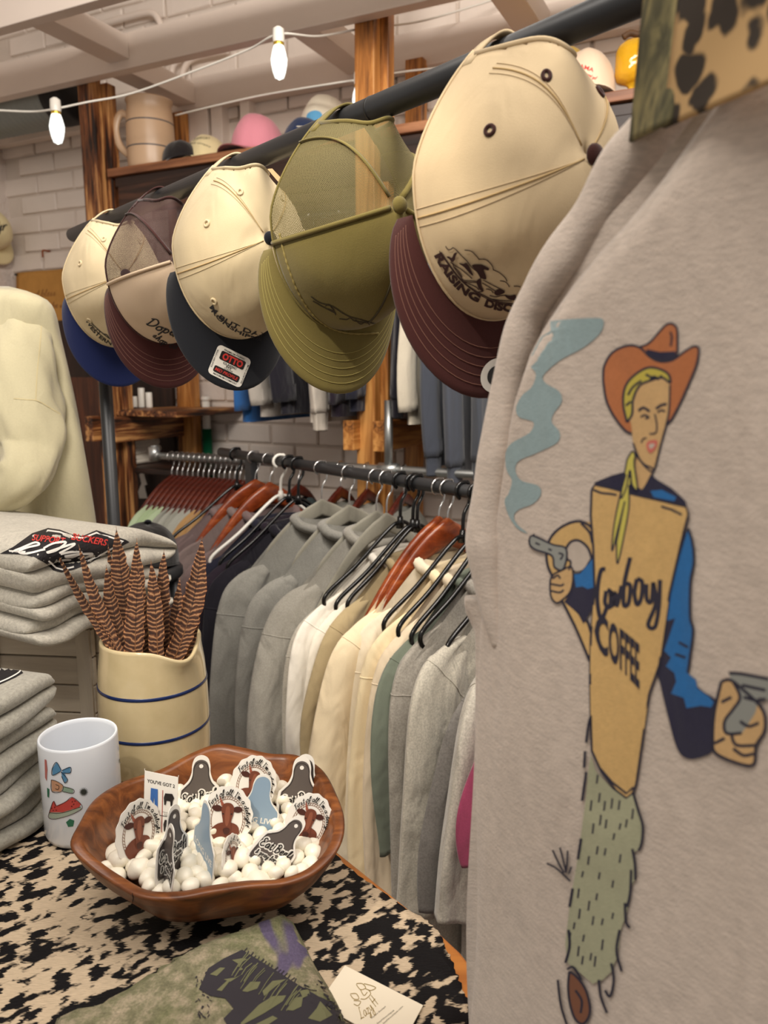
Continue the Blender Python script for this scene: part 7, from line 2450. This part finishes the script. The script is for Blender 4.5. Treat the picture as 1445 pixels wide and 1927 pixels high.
# cream cap hung on the left wall
_wp = Pp(-28, 425, W2, WC - .055)
_x = (Vector((0, 0, -1)) + D2 * .9).normalized(); _z = -W2; _y = _z.cross(_x).normalized()
_x = _y.cross(_z)
wcap, wparts, *_ = cap('cream cap with black script hung on the rough side wall', None, basis(_x, _y, _z, _wp), F_CR, F_CR, F_CR, res=.6, arch=False, seams=False, H=.10)
g, L_ = hand2('yr', 11, 2.4)
lay('script', wcap, bvh_of(*wparts), map2(g, lambda x, y: (-8 + x, 434 - y)), M_THREADBLK, .001)

# ------------------------------------------------------------------ garments on the galvanised rails behind
PGR, PGH = 'shirts on the galvanised pipe rail', 'wooden hangers on the galvanised pipe rail'
BF = {
    'mint': fabric('mint_cotton', (158, 176, 138), .04, 300), 'mint2': fabric('pale_mint_cotton', (170, 186, 152), .04, 300), 'gry': fabric('ash_grey_cotton', (146, 146, 136), .04, 300), 'gry2': fabric('light_ash_cotton', (160, 160, 150), .04, 300),
    'tan': fabric('camel_cotton', (170, 134, 88), .04, 300), 'slate': fabric('slate_blue_cotton', (82, 80, 98), .04, 300), 'wht': fabric('chalk_white_cotton', (196, 190, 176), .04, 300), 'teal': fabric('dark_teal_cotton', (36, 60, 60), .05, 300),
}
seq = ['mint2', 'mint', 'mint', 'mint2', 'gry', 'gry2', 'gry', 'gry2', 'gry2', 'tan', 'tan', 'tan', 'slate', 'slate', 'wht', 'wht', 'wht', 'teal', 'gry', 'wht', 'gry']
words_ = {'mint': 'mint green', 'mint2': 'pale mint green', 'gry': 'ash grey', 'gry2': 'light ash grey', 'tan': 'camel brown', 'slate': 'slate blue', 'wht': 'chalk white', 'teal': 'dark teal'}
ordn = ['first', 'second', 'third', 'fourth', 'fifth', 'sixth', 'seventh', 'eighth', 'ninth', 'tenth', 'eleventh', 'twelfth', 'thirteenth', 'fourteenth', 'fifteenth', 'sixteenth', 'seventeenth', 'eighteenth', 'nineteenth', 'twentieth', 'last']
us_ = list(np.linspace(322, 480, 17)) + [560, 640, 690, 760]
for i, (c_, u) in enumerate(zip(seq, us_)):
    wv = wd_of(Pp(u, 870, D2, 2.02))[0]
    Pb = WD(wv, 2.02, ZR)
    garment('shirt', words_[c_] + ' shirt, ' + ordn[i] + ' from the elbow of the pipe rail', 'shirt', PGR, Pb, -D2, -W2, BF[c_], 'tee', hw=.20, length=.6, nd=.108, sd=.205, sl=.2, slw=.06, thick=.035, seed=100 + i, far=False, res=.5, collar=False)
    hanger('coat_hanger', 'red brown wooden hanger, ' + ordn[i] + ' from the elbow of the pipe rail', PGH, Pb, -D2, -W2, 'red', neck=.075, tip=.215, hw=.19)
UGR = 'garments on the high rail behind the caps'
up_ = [
    (452, 'blue shirt hanging behind the black-billed cap', fabric('royal_blue_cotton', (44, 92, 150), .05, 300), 'tee', .36, 795),
    (482, 'pale grey shirt hanging beside the blue one', fabric('fog_grey_cotton', (176, 168, 158), .04, 300), 'tee', .3, 785),
    (524, 'black shirt hanging behind the black-billed cap', FAB['black'], 'tee', .3, 780),
    (582, 'white sweatshirt with its cuff dangling below the olive cap', fabric('chalk_fleece', (206, 196, 182), .04, 300), 'sweat', .55, 815),
    (622, 'dark plum shirt hanging behind the olive cap', FAB['plum'], 'tee', .3, 785),
    (655, 'navy shirt hanging beside the amber post', FAB['navyblk'], 'tee', .3, 775),
    (738, 'black sweatshirt hanging beyond the amber post', FAB['black'], 'sweat', .5, 790),
    (765, 'off-white shirt hanging below the brown bill', fabric('bone_cotton', (208, 198, 178), .04, 300), 'tee', .4, 800),
    (800, 'charcoal blue sweatshirt farthest below the brown bill', fabric('charcoal_blue_fleece', (74, 78, 88), .04, 300), 'sweat', .62, 900),
    (845, 'charcoal blue sweatshirt in the middle below the brown bill', fabric('slate_fleece', (82, 86, 96), .04, 300), 'sweat', .66, 920),
    (890, 'charcoal blue sweatshirt nearest the oatmeal sweatshirt edge', fabric('steel_fleece', (78, 82, 90), .04, 300), 'sweat', .64, 910),
]
for i, (u, lab, m, kd, sl, vb) in enumerate(up_):
    near = 1.99
    wv = wd_of(Pp(u, 760, D2, near))[0]
    Pb = WD(wv, 2.2, ZR2)
    zb = Pp(u, vb, D2, near).z
    ln = ZR2 - zb
    garment('hanging_shirt' if kd == 'tee' else 'hanging_sweatshirt', lab, 'shirt' if kd == 'tee' else 'sweatshirt', UGR, Pb, -D2, -W2, m, kd, hw=.19, length=ln - (.03 if kd == 'sweat' else 0), nd=.12, sd=.2, sl=ln - .2 - (.06 if kd == 'sweat' else .04), slw=.055, thick=.045, seed=200 + i, far=False, res=.6, collar=False, slout=.01)
    hanger('coat_hanger', 'red brown hanger of the ' + lab.split(' hanging')[0].split(' with')[0].split(' farthest')[0].split(' nearest')[0].split(' in the')[0] + (' high behind the caps', ' high behind the olive cap', ' high beyond the amber post')[min(i // 4, 2)] + ('' if i < 8 else ', ' + ('farthest', 'middle', 'nearest')[i - 8]), 'hangers on the high rail', Pb, -D2, -W2, 'red', neck=.075, tip=.165, hw=.17)
